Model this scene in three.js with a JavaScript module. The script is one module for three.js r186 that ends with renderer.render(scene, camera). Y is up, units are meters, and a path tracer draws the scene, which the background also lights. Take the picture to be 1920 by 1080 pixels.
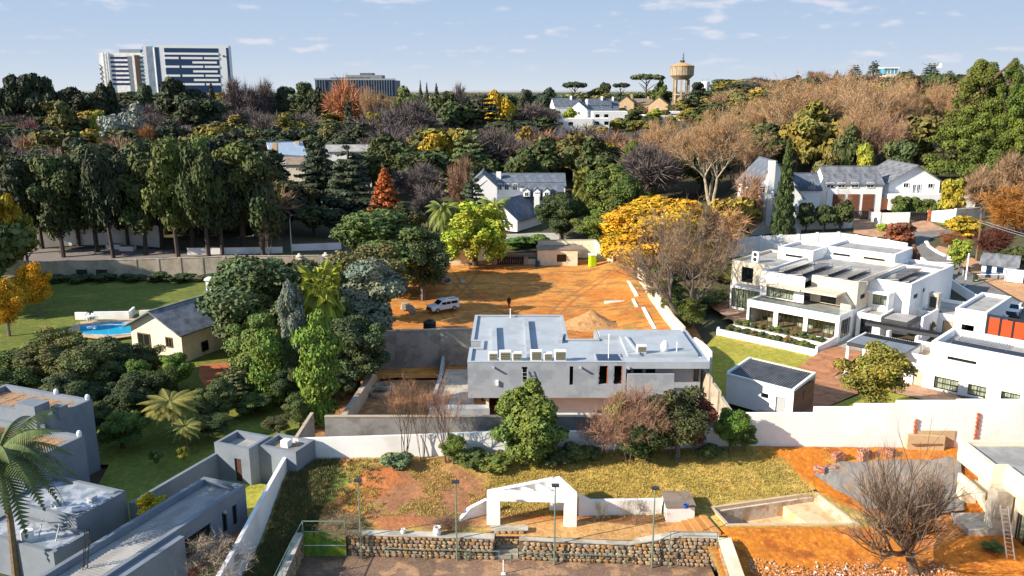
import * as THREE from 'three';
import { mergeGeometries } from 'three/addons/utils/BufferGeometryUtils.js';
import { ConvexGeometry } from 'three/addons/geometries/ConvexGeometry.js';

// ---------- camera, sky, sun, exposure ----------
const scene = new THREE.Scene();
const camera = new THREE.PerspectiveCamera(38.42, 1920 / 1080, 0.5, 30000);
camera.position.set(0, 34, 0);
camera.rotation.x = -13.4 * Math.PI / 180;
camera.updateMatrixWorld();
const renderer = new THREE.WebGLRenderer({ antialias: true });
renderer.toneMapping = THREE.LinearToneMapping;
renderer.toneMappingExposure = 1.72;
renderer.shadowMap.enabled = true;

// deterministic noise
function mulberry(a) { return () => { a |= 0; a = a + 0x6D2B79F5 | 0; let t = Math.imul(a ^ a >>> 15, 1 | a); t = t + Math.imul(t ^ t >>> 7, 61 | t) ^ t; return ((t ^ t >>> 14) >>> 0) / 4294967296; }; }
const HN = 512, HT = new Float32Array(HN * HN);
{ const r = mulberry(77); for (let i = 0; i < HN * HN; i++) HT[i] = r(); }
function vn(x, y) {
  const xi = Math.floor(x), yi = Math.floor(y); let fx = x - xi, fy = y - yi;
  fx = fx * fx * (3 - 2 * fx); fy = fy * fy * (3 - 2 * fy);
  const a = (xi & 511), b = (xi + 1 & 511), c = (yi & 511) * HN, d = (yi + 1 & 511) * HN;
  return (HT[c + a] * (1 - fx) + HT[c + b] * fx) * (1 - fy) + (HT[d + a] * (1 - fx) + HT[d + b] * fx) * fy;
}
function fbm(x, y, o = 4) { let s = 0, a = 0.5, n = 0; for (let i = 0; i < o; i++) { s += a * vn(x, y); n += a; x = x * 2.03 + 17.3; y = y * 2.03 + 31.7; a *= 0.5; } return s / n; }
const sstep = (a, b, v) => { v = Math.min(1, Math.max(0, (v - a) / (b - a))); return v * v * (3 - 2 * v); };
const lerp = (a, b, t) => a + (b - a) * t;

// computed sky: clear winter air, pale towards the horizon, a few small flat cumulus far away
{
  const W = 4096, HH = 2048, d = new Float32Array(W * HH * 4);
  for (let j = 0; j < HH; j++) {
    const el = (j + 0.5) / HH * 180 - 90;                       // row 0 is straight down
    const e = Math.max(0, el);
    const k = 1 - Math.exp(-e / 14), k2 = 1 - Math.exp(-e / 3.2);
    const r0 = lerp(lerp(0.405, 0.30, k2), 0.15, k), g0 = lerp(lerp(0.44, 0.38, k2), 0.25, k), b0 = lerp(lerp(0.485, 0.485, k2), 0.42, k);
    for (let i = 0; i < W; i++) {
      const o = (j * W + i) * 4; let r = r0, g = g0, b = b0;
      if (el > 0.6 && el < 40) {
        const az = (i + 0.5) / W * 360, dist = 1 / Math.tan((el + 1.2) * Math.PI / 180);
        // clouds on a flat layer, seen edge-on near the horizon
        const cx = az * 0.30, cy = el * 1.9;
        let c = fbm(cx + 3.1, cy * 1.2 + 5, 5) * 0.62 + fbm(cx * 3.1, cy * 2.4 + 9, 4) * 0.38;
        c = sstep(0.585, 0.76, c) * sstep(1.0, 2.2, el) * sstep(40, 12, el) * 0.6;
        const lit = 0.5 + 0.5 * fbm(cx * 2.2 + 40, cy * 3 + 7, 3);
        r = lerp(r, 0.47 + 0.07 * lit, c); g = lerp(g, 0.455 + 0.06 * lit, c); b = lerp(b, 0.49 + 0.05 * lit, c);
      }
      if (el < 0) { r = 0.30; g = 0.30; b = 0.30; }
      d[o] = r; d[o + 1] = g; d[o + 2] = b; d[o + 3] = 1;
    }
  }
  const t = new THREE.DataTexture(d, W, HH, THREE.RGBAFormat, THREE.FloatType);
  t.mapping = THREE.EquirectangularReflectionMapping; t.magFilter = THREE.LinearFilter; t.minFilter = THREE.LinearFilter; t.needsUpdate = true;
  scene.background = t; scene.environment = t;
}
const sun = new THREE.DirectionalLight(new THREE.Color(1, 0.90, 0.76), 5);
sun.position.set(-200, 110 + 10, 80 - 90); sun.target.position.set(0, 10, -90);
sun.castShadow = true; sun.shadow.mapSize.set(4096, 4096);
Object.assign(sun.shadow.camera, { left: -160, right: 160, top: 120, bottom: -120, near: 1, far: 600 });
sun.name = 'sun'; sun.target.name = 'sun_target';
scene.add(sun, sun.target);

// ---------- terrain ----------
const TX = [-600, -120, -60, -25, 0, 25, 45, 70, 120, 300, 700], TD = [0, 66, 90, 120, 145, 170, 250, 400, 500, 700, 1000, 12000], TH = [[2, 2, 2, 2, 2, 2, 2, 2.5, 3, 3, 3], [2, 2, 2, 2.6, 2.4, 3, 3.6, 4, 5, 6, 7], [2.5, 2.5, 2.5, 2.4, 2.4, 2.6, 3.6, 5, 8, 10, 12], [3, 3, 3, 2.5, 2.5, 3, 4.6, 7, 11, 14, 16], [4, 4, 3.5, 3.5, 3.5, 4, 6.5, 9.3, 13.5, 18, 20], [6, 6, 5, 5, 5.5, 6, 9, 11.5, 15.5, 22, 24], [12, 11, 10, 9, 10, 11.5, 14, 17, 22, 27, 29], [21, 19, 18, 18, 18, 19, 20, 22.5, 27, 34, 37], [25, 23, 21, 21, 21, 22, 24, 27, 33, 42, 45], [22, 21, 20, 20, 20, 20, 22, 25, 30, 40, 42], [18, 18, 18, 18, 18, 18, 18, 18, 20, 25, 25], [14, 14, 14, 14, 14, 14, 14, 14, 14, 14, 14]];
function terr(x, z) {
  const D = Math.min(Math.max(-z, 0), 12000), xx = Math.min(Math.max(x, TX[0]), TX[TX.length - 1]);
  let i = 0, j = 0; while (i < TX.length - 2 && xx > TX[i + 1]) i++; while (j < TD.length - 2 && D > TD[j + 1]) j++;
  const fx = (xx - TX[i]) / (TX[i + 1] - TX[i]), fd = (D - TD[j]) / (TD[j + 1] - TD[j]);
  return lerp(lerp(TH[j][i], TH[j][i + 1], fx), lerp(TH[j + 1][i], TH[j + 1][i + 1], fx), fd);
}

// ---------- scene helpers ----------
const used = new Map();
function numbered(n) { const k = used.get(n) ?? 0; used.set(n, k + 1); return k ? n + '_' + String(k).padStart(3, '0') : n; }
function mesh(name, geo, mat, parent = scene) {
  const m = new THREE.Mesh(geo, mat); m.name = parent === scene ? numbered(name) : name; m.castShadow = m.receiveShadow = true; parent.add(m); return m;
}
function tag(o, label, category, group) { o.userData.label = label; o.userData.category = category; if (group) o.userData.group = group; return o; }
function thing(name, label, category, x = 0, y = 0, z = 0, ry = 0, group) {
  const o = new THREE.Group(); o.name = numbered(name); o.position.set(x, y, z); o.rotation.y = ry; scene.add(o); return tag(o, label, category, group);
}
function struct(name, geo, mat) { const m = mesh(name, geo, mat); m.userData.kind = 'structure'; return m; }
function stuff(m) { m.userData.kind = 'stuff'; return m; }

// flat-shaded polygon collector, uv in metres
class G {
  constructor() { this.p = []; this.c = null; }
  tri(a, b, c) { this.p.push(a[0], a[1], a[2], b[0], b[1], b[2], c[0], c[1], c[2]); return this; }
  quad(a, b, c, d) { return this.tri(a, b, c).tri(a, c, d); }
  // prism over an xz polygon (any winding), y0 and y1 numbers or arrays per corner
  prism(pts, y0, y1, bottom = true) {
    let s = 0; const n = pts.length; for (let i = 0; i < n; i++) { const a = pts[i], b = pts[(i + 1) % n]; s += a[0] * b[1] - b[0] * a[1]; }
    const lo = (i) => Array.isArray(y0) ? y0[i] : y0, hi = (i) => Array.isArray(y1) ? y1[i] : y1;
    const ids = pts.map((_, i) => i); if (s > 0) ids.reverse();
    const v = (i, y) => [pts[i][0], y, pts[i][1]];
    for (let k = 0; k < n; k++) { const i = ids[k], j = ids[(k + 1) % n]; this.quad(v(i, lo(i)), v(j, lo(j)), v(j, hi(j)), v(i, hi(i))); }
    const f = n === 3 ? [[0, 1, 2]] : n === 4 ? [[0, 1, 2], [0, 2, 3]] : THREE.ShapeUtils.triangulateShape(ids.map((i) => new THREE.Vector2(pts[i][0], -pts[i][1])), []);
    for (const [a, b, c] of f) { this.tri(v(ids[a], hi(ids[a])), v(ids[b], hi(ids[b])), v(ids[c], hi(ids[c]))); if (bottom) this.tri(v(ids[a], lo(ids[a])), v(ids[c], lo(ids[c])), v(ids[b], lo(ids[b]))); }
    return this;
  }
  box(x, y, z, sx, sy, sz, ry = 0) {           // centre on x,z; y is the bottom
    const c = Math.cos(ry), s = Math.sin(ry), q = [[-1, -1], [1, -1], [1, 1], [-1, 1]].map(([a, b]) => [x + a * sx / 2 * c + b * sz / 2 * s, z - a * sx / 2 * s + b * sz / 2 * c]);
    return this.prism(q, y, y + sy);
  }
  bar(a, b, w, h = w) {                        // square bar between two points
    const A = new THREE.Vector3(...a), B = new THREE.Vector3(...b), d = B.clone().sub(A).normalize();
    const s = new THREE.Vector3().crossVectors(d, Math.abs(d.y) > 0.95 ? new THREE.Vector3(1, 0, 0) : new THREE.Vector3(0, 1, 0)).normalize().multiplyScalar(w / 2);
    const u = new THREE.Vector3().crossVectors(s, d).normalize().multiplyScalar(h / 2);
    const k = (P, i, j) => P.clone().addScaledVector(s, i).addScaledVector(u, j).toArray();
    const q = [[-1, -1], [1, -1], [1, 1], [-1, 1]];
    for (let n = 0; n < 4; n++) { const [i, j] = q[n], [m, o] = q[(n + 1) % 4]; this.quad(k(A, i, j), k(A, m, o), k(B, m, o), k(B, i, j)); }
    this.quad(k(A, -1, -1), k(A, -1, 1), k(A, 1, 1), k(A, 1, -1)).quad(k(B, -1, -1), k(B, 1, -1), k(B, 1, 1), k(B, -1, 1));
    return this;
  }
  tube(pts, rs, n = 6, cap = true) {           // round tube through points with radii
    const rings = pts.map((p, i) => {
      const a = new THREE.Vector3(...pts[Math.max(0, i - 1)]), b = new THREE.Vector3(...pts[Math.min(pts.length - 1, i + 1)]), d = b.sub(a).normalize();
      const s = new THREE.Vector3().crossVectors(d, Math.abs(d.y) > 0.9 ? new THREE.Vector3(1, 0, 0) : new THREE.Vector3(0, 1, 0)).normalize(), u = new THREE.Vector3().crossVectors(s, d);
      const r = Array.isArray(rs) ? rs[i] : rs, o = [];
      for (let k = 0; k < n; k++) { const t = k / n * 2 * Math.PI; o.push([p[0] + r * (Math.cos(t) * s.x + Math.sin(t) * u.x), p[1] + r * (Math.cos(t) * s.y + Math.sin(t) * u.y), p[2] + r * (Math.cos(t) * s.z + Math.sin(t) * u.z)]); }
      return o;
    });
    for (let i = 0; i < rings.length - 1; i++) for (let k = 0; k < n; k++) { const m = (k + 1) % n; this.quad(rings[i][k], rings[i][m], rings[i + 1][m], rings[i + 1][k]); }
    if (cap) for (const [R, f] of [[rings[0], 1], [rings[rings.length - 1], 0]]) for (let k = 1; k < n - 1; k++) f ? this.tri(R[0], R[k + 1], R[k]) : this.tri(R[0], R[k], R[k + 1]);
    return this;
  }
  lathe(x, z, prof, n = 16) {                  // prof: [r,y] from the bottom up
    for (let i = 0; i < prof.length - 1; i++) for (let k = 0; k < n; k++) {
      const a = k / n * 2 * Math.PI, b = (k + 1) / n * 2 * Math.PI, f = ([r, y], t) => [x + r * Math.cos(t), y, z + r * Math.sin(t)];
      this.quad(f(prof[i], a), f(prof[i + 1], a), f(prof[i + 1], b), f(prof[i], b));
    }
    return this;
  }
  geo(smooth = false) {
    const g = new THREE.BufferGeometry(), n = this.p.length / 3, uv = new Float32Array(n * 2), P = this.p;
    g.setAttribute('position', new THREE.BufferAttribute(new Float32Array(P), 3));
    g.computeVertexNormals(); const N = g.attributes.normal.array;
    for (let i = 0; i < n; i++) {
      const x = P[i * 3], y = P[i * 3 + 1], z = P[i * 3 + 2], ax = Math.abs(N[i * 3]), ay = Math.abs(N[i * 3 + 1]), az = Math.abs(N[i * 3 + 2]);
      if (ay > ax && ay > az) { uv[i * 2] = x; uv[i * 2 + 1] = z; } else if (ax > az) { uv[i * 2] = z; uv[i * 2 + 1] = y; } else { uv[i * 2] = x; uv[i * 2 + 1] = y; }
    }
    g.setAttribute('uv', new THREE.BufferAttribute(uv, 2));
    return g;
  }
}
const g = () => new G();

// ---------- materials ----------
const lin = (hex) => new THREE.Color(hex);
function dataTex(w, h, fn, srgb = true, repeat = true) {
  const d = new Uint8Array(w * h * 4);
  for (let j = 0; j < h; j++) for (let i = 0; i < w; i++) { const c = fn(i, j), o = (j * w + i) * 4; d[o] = c[0]; d[o + 1] = c[1]; d[o + 2] = c[2]; d[o + 3] = 255; }
  const t = new THREE.DataTexture(d, w, h); if (srgb) t.colorSpace = THREE.SRGBColorSpace;
  t.magFilter = THREE.LinearFilter; t.minFilter = THREE.LinearMipmapLinearFilter; t.generateMipmaps = true;
  if (repeat) t.wrapS = t.wrapT = THREE.RepeatWrapping; t.needsUpdate = true; return t;
}
// tileable noise (period n cells)
function tfbm(u, v, n, o, seed = 0) {
  let s = 0, a = 0.5, k = 0, f = n;
  for (let q = 0; q < o; q++) {
    const x = u * f, y = v * f, xi = Math.floor(x), yi = Math.floor(y); let fx = x - xi, fy = y - yi; fx = fx * fx * (3 - 2 * fx); fy = fy * fy * (3 - 2 * fy);
    const h = (i, j) => HT[((((j % f) + seed * 13 + q * 57) & 511) * HN) + (((i % f) + seed * 29 + q * 91) & 511)];
    s += a * (lerp(lerp(h(xi, yi), h(xi + 1, yi), fx), lerp(h(xi, yi + 1), h(xi + 1, yi + 1), fx), fy)); k += a; a *= 0.5; f *= 2;
  }
  return s / k;
}
const clampb = (v) => v < 0 ? 0 : v > 255 ? 255 : v;
// a mottled surface: base hex, how much it varies, one tile is `size` metres
const grainBump = dataTex(512, 512, (i, j) => { const v = 255 * tfbm(i / 512, j / 512, 32, 4, 3); return [v, v, v]; }, false);
function mottled(hex, amount, size, seed, opt = {}) {
  const c = lin(hex).convertLinearToSRGB(), tint = opt.tint ? lin(opt.tint).convertLinearToSRGB() : null;
  const t = dataTex(256, 256, (i, j) => {
    const u = i / 256, v = j / 256, a = tfbm(u, v, 4, 4, seed), b = tfbm(u, v, 24, 3, seed + 5), k = 1 + amount * ((a - 0.5) * 1.4 + (b - 0.5) * 0.9);
    const w = tint ? sstep(0.5, 0.72, tfbm(u, v, 5, 4, seed + 9)) * (opt.tintAmount ?? 0.5) : 0;
    const f = (x, y) => clampb(255 * lerp(x, y ?? x, w) * k);
    return [f(c.r, tint?.r), f(c.g, tint?.g), f(c.b, tint?.b)];
  });
  t.repeat.set(1 / size, 1 / size);
  const bt = grainBump.clone(); bt.repeat.set(1 / (opt.bumpSize ?? 1.5), 1 / (opt.bumpSize ?? 1.5));
  return new THREE.MeshStandardMaterial({ map: t, roughness: opt.rough ?? 0.9, metalness: opt.metal ?? 0, bumpMap: bt, bumpScale: opt.bump ?? 0.006 });
}
const plain = (hex, rough = 0.8, metal = 0, extra = {}) => new THREE.MeshStandardMaterial({ color: lin(hex), roughness: rough, metalness: metal, ...extra });
// plaster with faint rain streaks and blotches
const M = {
  white: mottled('#f3f1ed', 0.04, 11, 1, { tint: '#d9d0c2', tintAmount: 0.25 }),
  white2: mottled('#efede9', 0.05, 13, 2, { tint: '#cbbfae', tintAmount: 0.35 }),
  whiteClean: mottled('#f3f2ef', 0.03, 6, 4),
  cream: mottled('#e6dac0', 0.06, 6, 5, { tint: '#c3b08c', tintAmount: 0.4 }),
  beige: mottled('#bdb09c', 0.08, 6, 6, { tint: '#94866f', tintAmount: 0.5 }),
  stonePlaster: mottled('#cfc4ae', 0.07, 5, 7),
  grey: mottled('#a2a7ac', 0.05, 6, 8, { tint: '#838a92', tintAmount: 0.5 }),
  greyRoof: mottled('#a9b0b6', 0.05, 9, 9, { tint: '#9aa0a4', tintAmount: 0.6 }),
  rawPlaster: mottled('#8d8882', 0.12, 5, 10, { tint: '#6f6a63', tintAmount: 0.6 }),
  rawWarm: mottled('#b3a48f', 0.10, 5, 11, { tint: '#8b7d69', tintAmount: 0.6 }),
  slateBlue: mottled('#788089', 0.06, 6, 12, { tint: '#69727c', tintAmount: 0.5 }),
  concrete: mottled('#b9b1a3', 0.10, 4, 13, { tint: '#8e8676', tintAmount: 0.6 }),
  flatRoof: mottled('#a29f9b', 0.08, 6, 14, { tint: '#8b8680', tintAmount: 0.6 }),
  slate: mottled('#5d6570', 0.22, 3, 15, { tint: '#7a8088', tintAmount: 0.7 }),
  slateGrey: mottled('#75777c', 0.22, 3, 16, { tint: '#54585e', tintAmount: 0.7 }),
  brownRoof: mottled('#8a7a6b', 0.15, 4, 17, { tint: '#6e6154', tintAmount: 0.6 }),
  tan: mottled('#c3a57f', 0.08, 6, 18),
  brick: mottled('#a65a3c', 0.22, 2, 19, { tint: '#c77f5c', tintAmount: 0.7 }),
  asphalt: mottled('#77736f', 0.10, 6, 20, { tint: '#656260', tintAmount: 0.6 }),
  pavingBrick: mottled('#b08a6c', 0.18, 4, 21, { tint: '#8f6b52', tintAmount: 0.6 }),
  darkMetal: plain('#2a2c2e', 0.5, 0.3), black: plain('#151617', 0.6), charcoal: plain('#3c3d40', 0.6, 0.2),
  frame: plain('#24282b', 0.5, 0.2), metal: plain('#a8adb2', 0.4, 0.6), galv: plain('#b9bdc0', 0.55, 0.4),
  glass: plain('#11171c', 0.06, 0), glassBlue: plain('#1b2f4a', 0.08, 0.1), glassSee: new THREE.MeshPhysicalMaterial({ color: 0xeef4f2, roughness: 0.03, transmission: 1, thickness: 0 }),
  curtain: mottled('#cfc7b0', 0.1, 1.2, 22), solar: plain('#2c2a33', 0.18, 0.2), solarFrame: plain('#c7c7c9', 0.4, 0.5),
  greenPaint: plain('#4f7d62', 0.6, 0.1), poleGreen: plain('#6f8a7a', 0.6, 0.2), timber: mottled('#7d6248', 0.2, 2, 23), orangeDoor: plain('#d2460e', 0.6),
  water: plain('#1f8fc0', 0.06), terracotta: mottled('#b4663c', 0.15, 3, 24), blueDrum: plain('#1e4f9a', 0.5), lime: plain('#b8e01c', 0.5),
  grate: plain('#1d1f20', 0.7),
};
// sheets that follow the ground: a polygon cut into small triangles, heights from fn
function sheet(poly, maxEdge, fn, holes = []) {
  const v2 = (a) => a.map(([x, z]) => new THREE.Vector2(x, z)); let contour = v2(poly); if (THREE.ShapeUtils.isClockWise(contour)) contour.reverse(); const hs = holes.map((h) => { const q = v2(h); return THREE.ShapeUtils.isClockWise(q) ? q : q.reverse(); });
  const f = THREE.ShapeUtils.triangulateShape(contour, hs), pts = contour.concat(...hs);
  let tris = f.map((t) => t.map((i) => [pts[i].x, pts[i].y])), guard = 0;
  const len = (a, b) => Math.hypot(a[0] - b[0], a[1] - b[1]), mid = (a, b) => [(a[0] + b[0]) / 2, (a[1] + b[1]) / 2];
  let longest = 0; for (const t of tris) longest = Math.max(longest, len(t[0], t[1]), len(t[1], t[2]), len(t[2], t[0]));
  while (longest > maxEdge && guard++ < 8) { const o = []; for (const [a, b, c] of tris) { const d = mid(a, b), e = mid(b, c), h = mid(c, a); o.push([a, d, h], [d, b, e], [h, e, c], [d, e, h]); } tris = o; longest /= 2; }
  const idx = new Map(), P = [], U = [], I = [];
  const key = (p) => { const k = p[0].toFixed(3) + ',' + p[1].toFixed(3); let n = idx.get(k); if (n === undefined) { n = P.length / 3; idx.set(k, n); P.push(p[0], fn(p[0], p[1]), p[1]); U.push(p[0], p[1]); } return n; };
  for (const [a, b, c] of tris) { const s = (b[0] - a[0]) * (c[1] - a[1]) - (b[1] - a[1]) * (c[0] - a[0]); const [i, j, k] = [key(a), key(b), key(c)]; s < 0 ? I.push(i, j, k) : I.push(i, k, j); }
  const q = new THREE.BufferGeometry(); q.setAttribute('position', new THREE.Float32BufferAttribute(P, 3)); q.setAttribute('uv', new THREE.Float32BufferAttribute(U, 2)); q.setIndex(I); q.computeVertexNormals(); return q;
}
// a ground material painted over a rectangle in metres: fn(x, z) returns srgb 0..255
function groundMat(x0, z0, x1, z1, w, h, fn, bump = 0.03) {
  const t = dataTex(w, h, (i, j) => fn(lerp(x0, x1, (i + 0.5) / w), lerp(z0, z1, (j + 0.5) / h)), true, false);
  t.repeat.set(1 / (x1 - x0), 1 / (z1 - z0)); t.offset.set(-x0 / (x1 - x0), -z0 / (z1 - z0));
  const bt = grainBump.clone(); bt.repeat.set(1 / 3, 1 / 3);
  return new THREE.MeshStandardMaterial({ map: t, roughness: 1, bumpMap: bt, bumpScale: bump });
}
const mixc = (a, b, t) => [lerp(a[0], b[0], t), lerp(a[1], b[1], t), lerp(a[2], b[2], t)];
const mulc = (a, k) => [clampb(a[0] * k), clampb(a[1] * k), clampb(a[2] * k)];
const rgb = (hex) => { const n = parseInt(hex.slice(1), 16); return [n >> 16, n >> 8 & 255, n & 255]; };

// ---------- vegetation ----------
const V3 = THREE.Vector3;
function rdir(r) { const z = r() * 2 - 1, t = r() * Math.PI * 2, s = Math.sqrt(1 - z * z); return [s * Math.cos(t), z, s * Math.sin(t)]; }
// leaf faces spread through lobes [x,y,z,rx,ry,rz]
function leaves(seed, lobes, n, size, o = {}) {
  const r = mulberry(seed), P = new Float32Array(n * 12), C = new Float32Array(n * 12), I = new Uint32Array(n * 6), w = [];
  let tot = 0; for (const l of lobes) { tot += Math.pow(l[3] * l[4] * l[5], 0.67); w.push(tot); }
  const asp = o.aspect ?? 1.35, vary = o.vary ?? 1, ox = seed * 3.7 % 91;
  for (let k = 0; k < n; k++) {
    let q = r() * tot, li = 0; while (w[li] < q) li++; const L = lobes[li], d = rdir(r); if (d[1] < -0.2 && r() < 0.5) d[1] = -d[1];
    const rough = 0.82 + 0.36 * fbm(d[0] * 2.3 + li * 7 + 20, d[1] * 2.3 + d[2] * 2.1 + ox, 2), f = rough * Math.pow(r(), o.fill ?? 0.22);
    const x = L[0] + d[0] * L[3] * f, y = L[1] + d[1] * L[4] * f, z = L[2] + d[2] * L[5] * f;
    const e = rdir(r), m = o.loose ?? 0.75; let nx = d[0] + e[0] * m, ny = d[1] + e[1] * m + 0.08, nz = d[2] + e[2] * m; const nl = Math.hypot(nx, ny, nz) || 1; nx /= nl; ny /= nl; nz /= nl;
    const u = rdir(r); let tx = u[1] * nz - u[2] * ny, ty = u[2] * nx - u[0] * nz, tz = u[0] * ny - u[1] * nx; const tl = Math.hypot(tx, ty, tz) || 1; tx /= tl; ty /= tl; tz /= tl;
    if (o.droop) { ty -= o.droop; const t2 = Math.hypot(tx, ty, tz); tx /= t2; ty /= t2; tz /= t2; }
    let bx = ny * tz - nz * ty, by = nz * tx - nx * tz, bz = nx * ty - ny * tx;
    const s = size * (0.55 + 0.8 * r()), a = s * asp * 0.5, b = s * 0.5 / asp, i = k * 12;
    // a kite-shaped leaf spray
    const pt = [[-1, 0], [-0.1, -1], [1, 0], [-0.1, 1]];
    for (let c = 0; c < 4; c++) { const [pa, pb] = pt[c], lift = c === 0 ? -0.12 * s : 0; P[i + c * 3] = x + tx * a * pa + bx * b * pb + nx * lift; P[i + c * 3 + 1] = y + ty * a * pa + by * b * pb + ny * lift; P[i + c * 3 + 2] = z + tz * a * pa + bz * b * pb + nz * lift; }
    const cl = fbm(x * 0.55 + ox, z * 0.55 + y * 0.6, 3), v = Math.max(0.25, 1 + vary * ((cl - 0.5) * 1.0 + (r() - 0.5) * 0.55)), h = vary * ((r() - 0.5) * 0.22 + (fbm(x * 0.4 + 50, y * 0.4 + z * 0.35 + ox, 2) - 0.5) * 0.5);
    for (let c = 0; c < 4; c++) { C[i + c * 3] = v * (1 + h); C[i + c * 3 + 1] = v; C[i + c * 3 + 2] = v * (1 - h * 0.8); }
    const j = k * 4; I.set([j, j + 1, j + 2, j, j + 2, j + 3], k * 6);
  }
  const q = new THREE.BufferGeometry(); q.setAttribute('position', new THREE.BufferAttribute(P, 3)); q.setAttribute('color', new THREE.BufferAttribute(C, 3)); q.setIndex(new THREE.BufferAttribute(I, 1)); q.computeVertexNormals(); return q;
}
// woody growth: tapered limbs and, at the ends, thin twigs
function wood(seed, o) {
  const r = mulberry(seed), b = new G(), tw = [], tc = [];
  const tip = (p, d, len, wd) => { const e = rdir(r), s = [d[1] * e[2] - d[2] * e[1], d[2] * e[0] - d[0] * e[2], d[0] * e[1] - d[1] * e[0]], l = Math.hypot(...s) || 1; const q = [p[0] + d[0] * len, p[1] + d[1] * len, p[2] + d[2] * len]; tw.push(p[0] - s[0] / l * wd, p[1] - s[1] / l * wd, p[2] - s[2] / l * wd, p[0] + s[0] / l * wd, p[1] + s[1] / l * wd, p[2] + s[2] / l * wd, ...q); const v = 0.65 + 0.7 * r(); for (let k = 0; k < 3; k++) tc.push(v * 1.03, v, v * 0.97); };
  const grow = (p, d, len, rad, lv) => {
    const pts = [p], rs = [rad], n = lv >= 2 ? 3 : 2; let c = p, e = d;
    for (let k = 1; k <= n; k++) {
      const w = rdir(r), bend = o.bend ?? 0.22; e = [e[0] + w[0] * bend, e[1] + w[1] * bend * 0.6 + (o.up ?? 0.1), e[2] + w[2] * bend]; const l = Math.hypot(...e); e = e.map((v) => v / l);
      c = [c[0] + e[0] * len / n, c[1] + e[1] * len / n, c[2] + e[2] * len / n]; pts.push(c); rs.push(rad * lerp(1, o.taper ?? 0.62, k / n));
      if (lv > 0 && lv < o.levels && k < n && r() < 0.8) side(c, e, len * 0.62, rs[k] * 0.6, lv - 1);
    }
    b.tube(pts, rs, lv >= o.levels - 1 ? 7 : lv >= 2 ? 5 : 3, false);
    if (lv === 0) { for (let k = 0; k < (o.twigs ?? 10); k++) { const f = pts[1 + Math.floor(r() * (pts.length - 1))], w = rdir(r), ts = o.twigSpread ?? 0.8, q = [e[0] * 0.8 + w[0] * ts, e[1] * 0.8 + w[1] * ts + (o.up ?? 0.1) * 2, e[2] * 0.8 + w[2] * ts], l = Math.hypot(...q); tip(f, q.map((v) => v / l), (o.twigLen ?? 0.8) * (0.5 + r()), o.twigW ?? 0.02); } return; }
    const k = lv === o.levels ? (o.limbs ?? 4) : 2 + (r() < 0.55 ? 1 : 0);
    for (let i = 0; i < k; i++) side(c, e, len * (o.shrink ?? 0.74), rs[n] * (k > 2 ? 0.66 : 0.78), lv - 1, i / k * 6.283 + r());
  };
  const side = (p, d, len, rad, lv, az = r() * 6.283) => {
    const a = (lv === o.levels - 1 ? o.angle0 ?? o.angle ?? 0.55 : o.angle ?? 0.55) * (0.6 + 0.7 * r()), u = Math.abs(d[1]) > 0.9 ? [1, 0, 0] : [0, 1, 0];
    let s = [d[1] * u[2] - d[2] * u[1], d[2] * u[0] - d[0] * u[2], d[0] * u[1] - d[1] * u[0]]; const l = Math.hypot(...s); s = s.map((v) => v / l);
    const t = [d[1] * s[2] - d[2] * s[1], d[2] * s[0] - d[0] * s[2], d[0] * s[1] - d[1] * s[0]], c = Math.cos(a), n = Math.sin(a);
    grow(p, [0, 1, 2].map((i) => d[i] * c + (s[i] * Math.cos(az) + t[i] * Math.sin(az)) * n), len * (0.75 + 0.5 * r()), rad, lv);
  };
  for (let k = 0; k < (o.stems ?? 1); k++) { const az = k * 2.4 + seed, a = (o.stems ?? 1) > 1 ? (o.stemAngle ?? 0.3) : 0.05; grow([Math.cos(az) * (o.stems > 1 ? 0.2 : 0), -0.3, Math.sin(az) * (o.stems > 1 ? 0.2 : 0)], [Math.sin(a) * Math.cos(az), Math.cos(a), Math.sin(a) * Math.sin(az)], o.trunk ?? 3, o.rad ?? 0.25, o.levels); }
  const q = new THREE.BufferGeometry(); q.setAttribute('position', new THREE.Float32BufferAttribute(tw, 3)); q.setAttribute('color', new THREE.Float32BufferAttribute(tc, 3)); q.computeVertexNormals();
  return { wood: b.geo(), twig: q };
}
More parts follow.
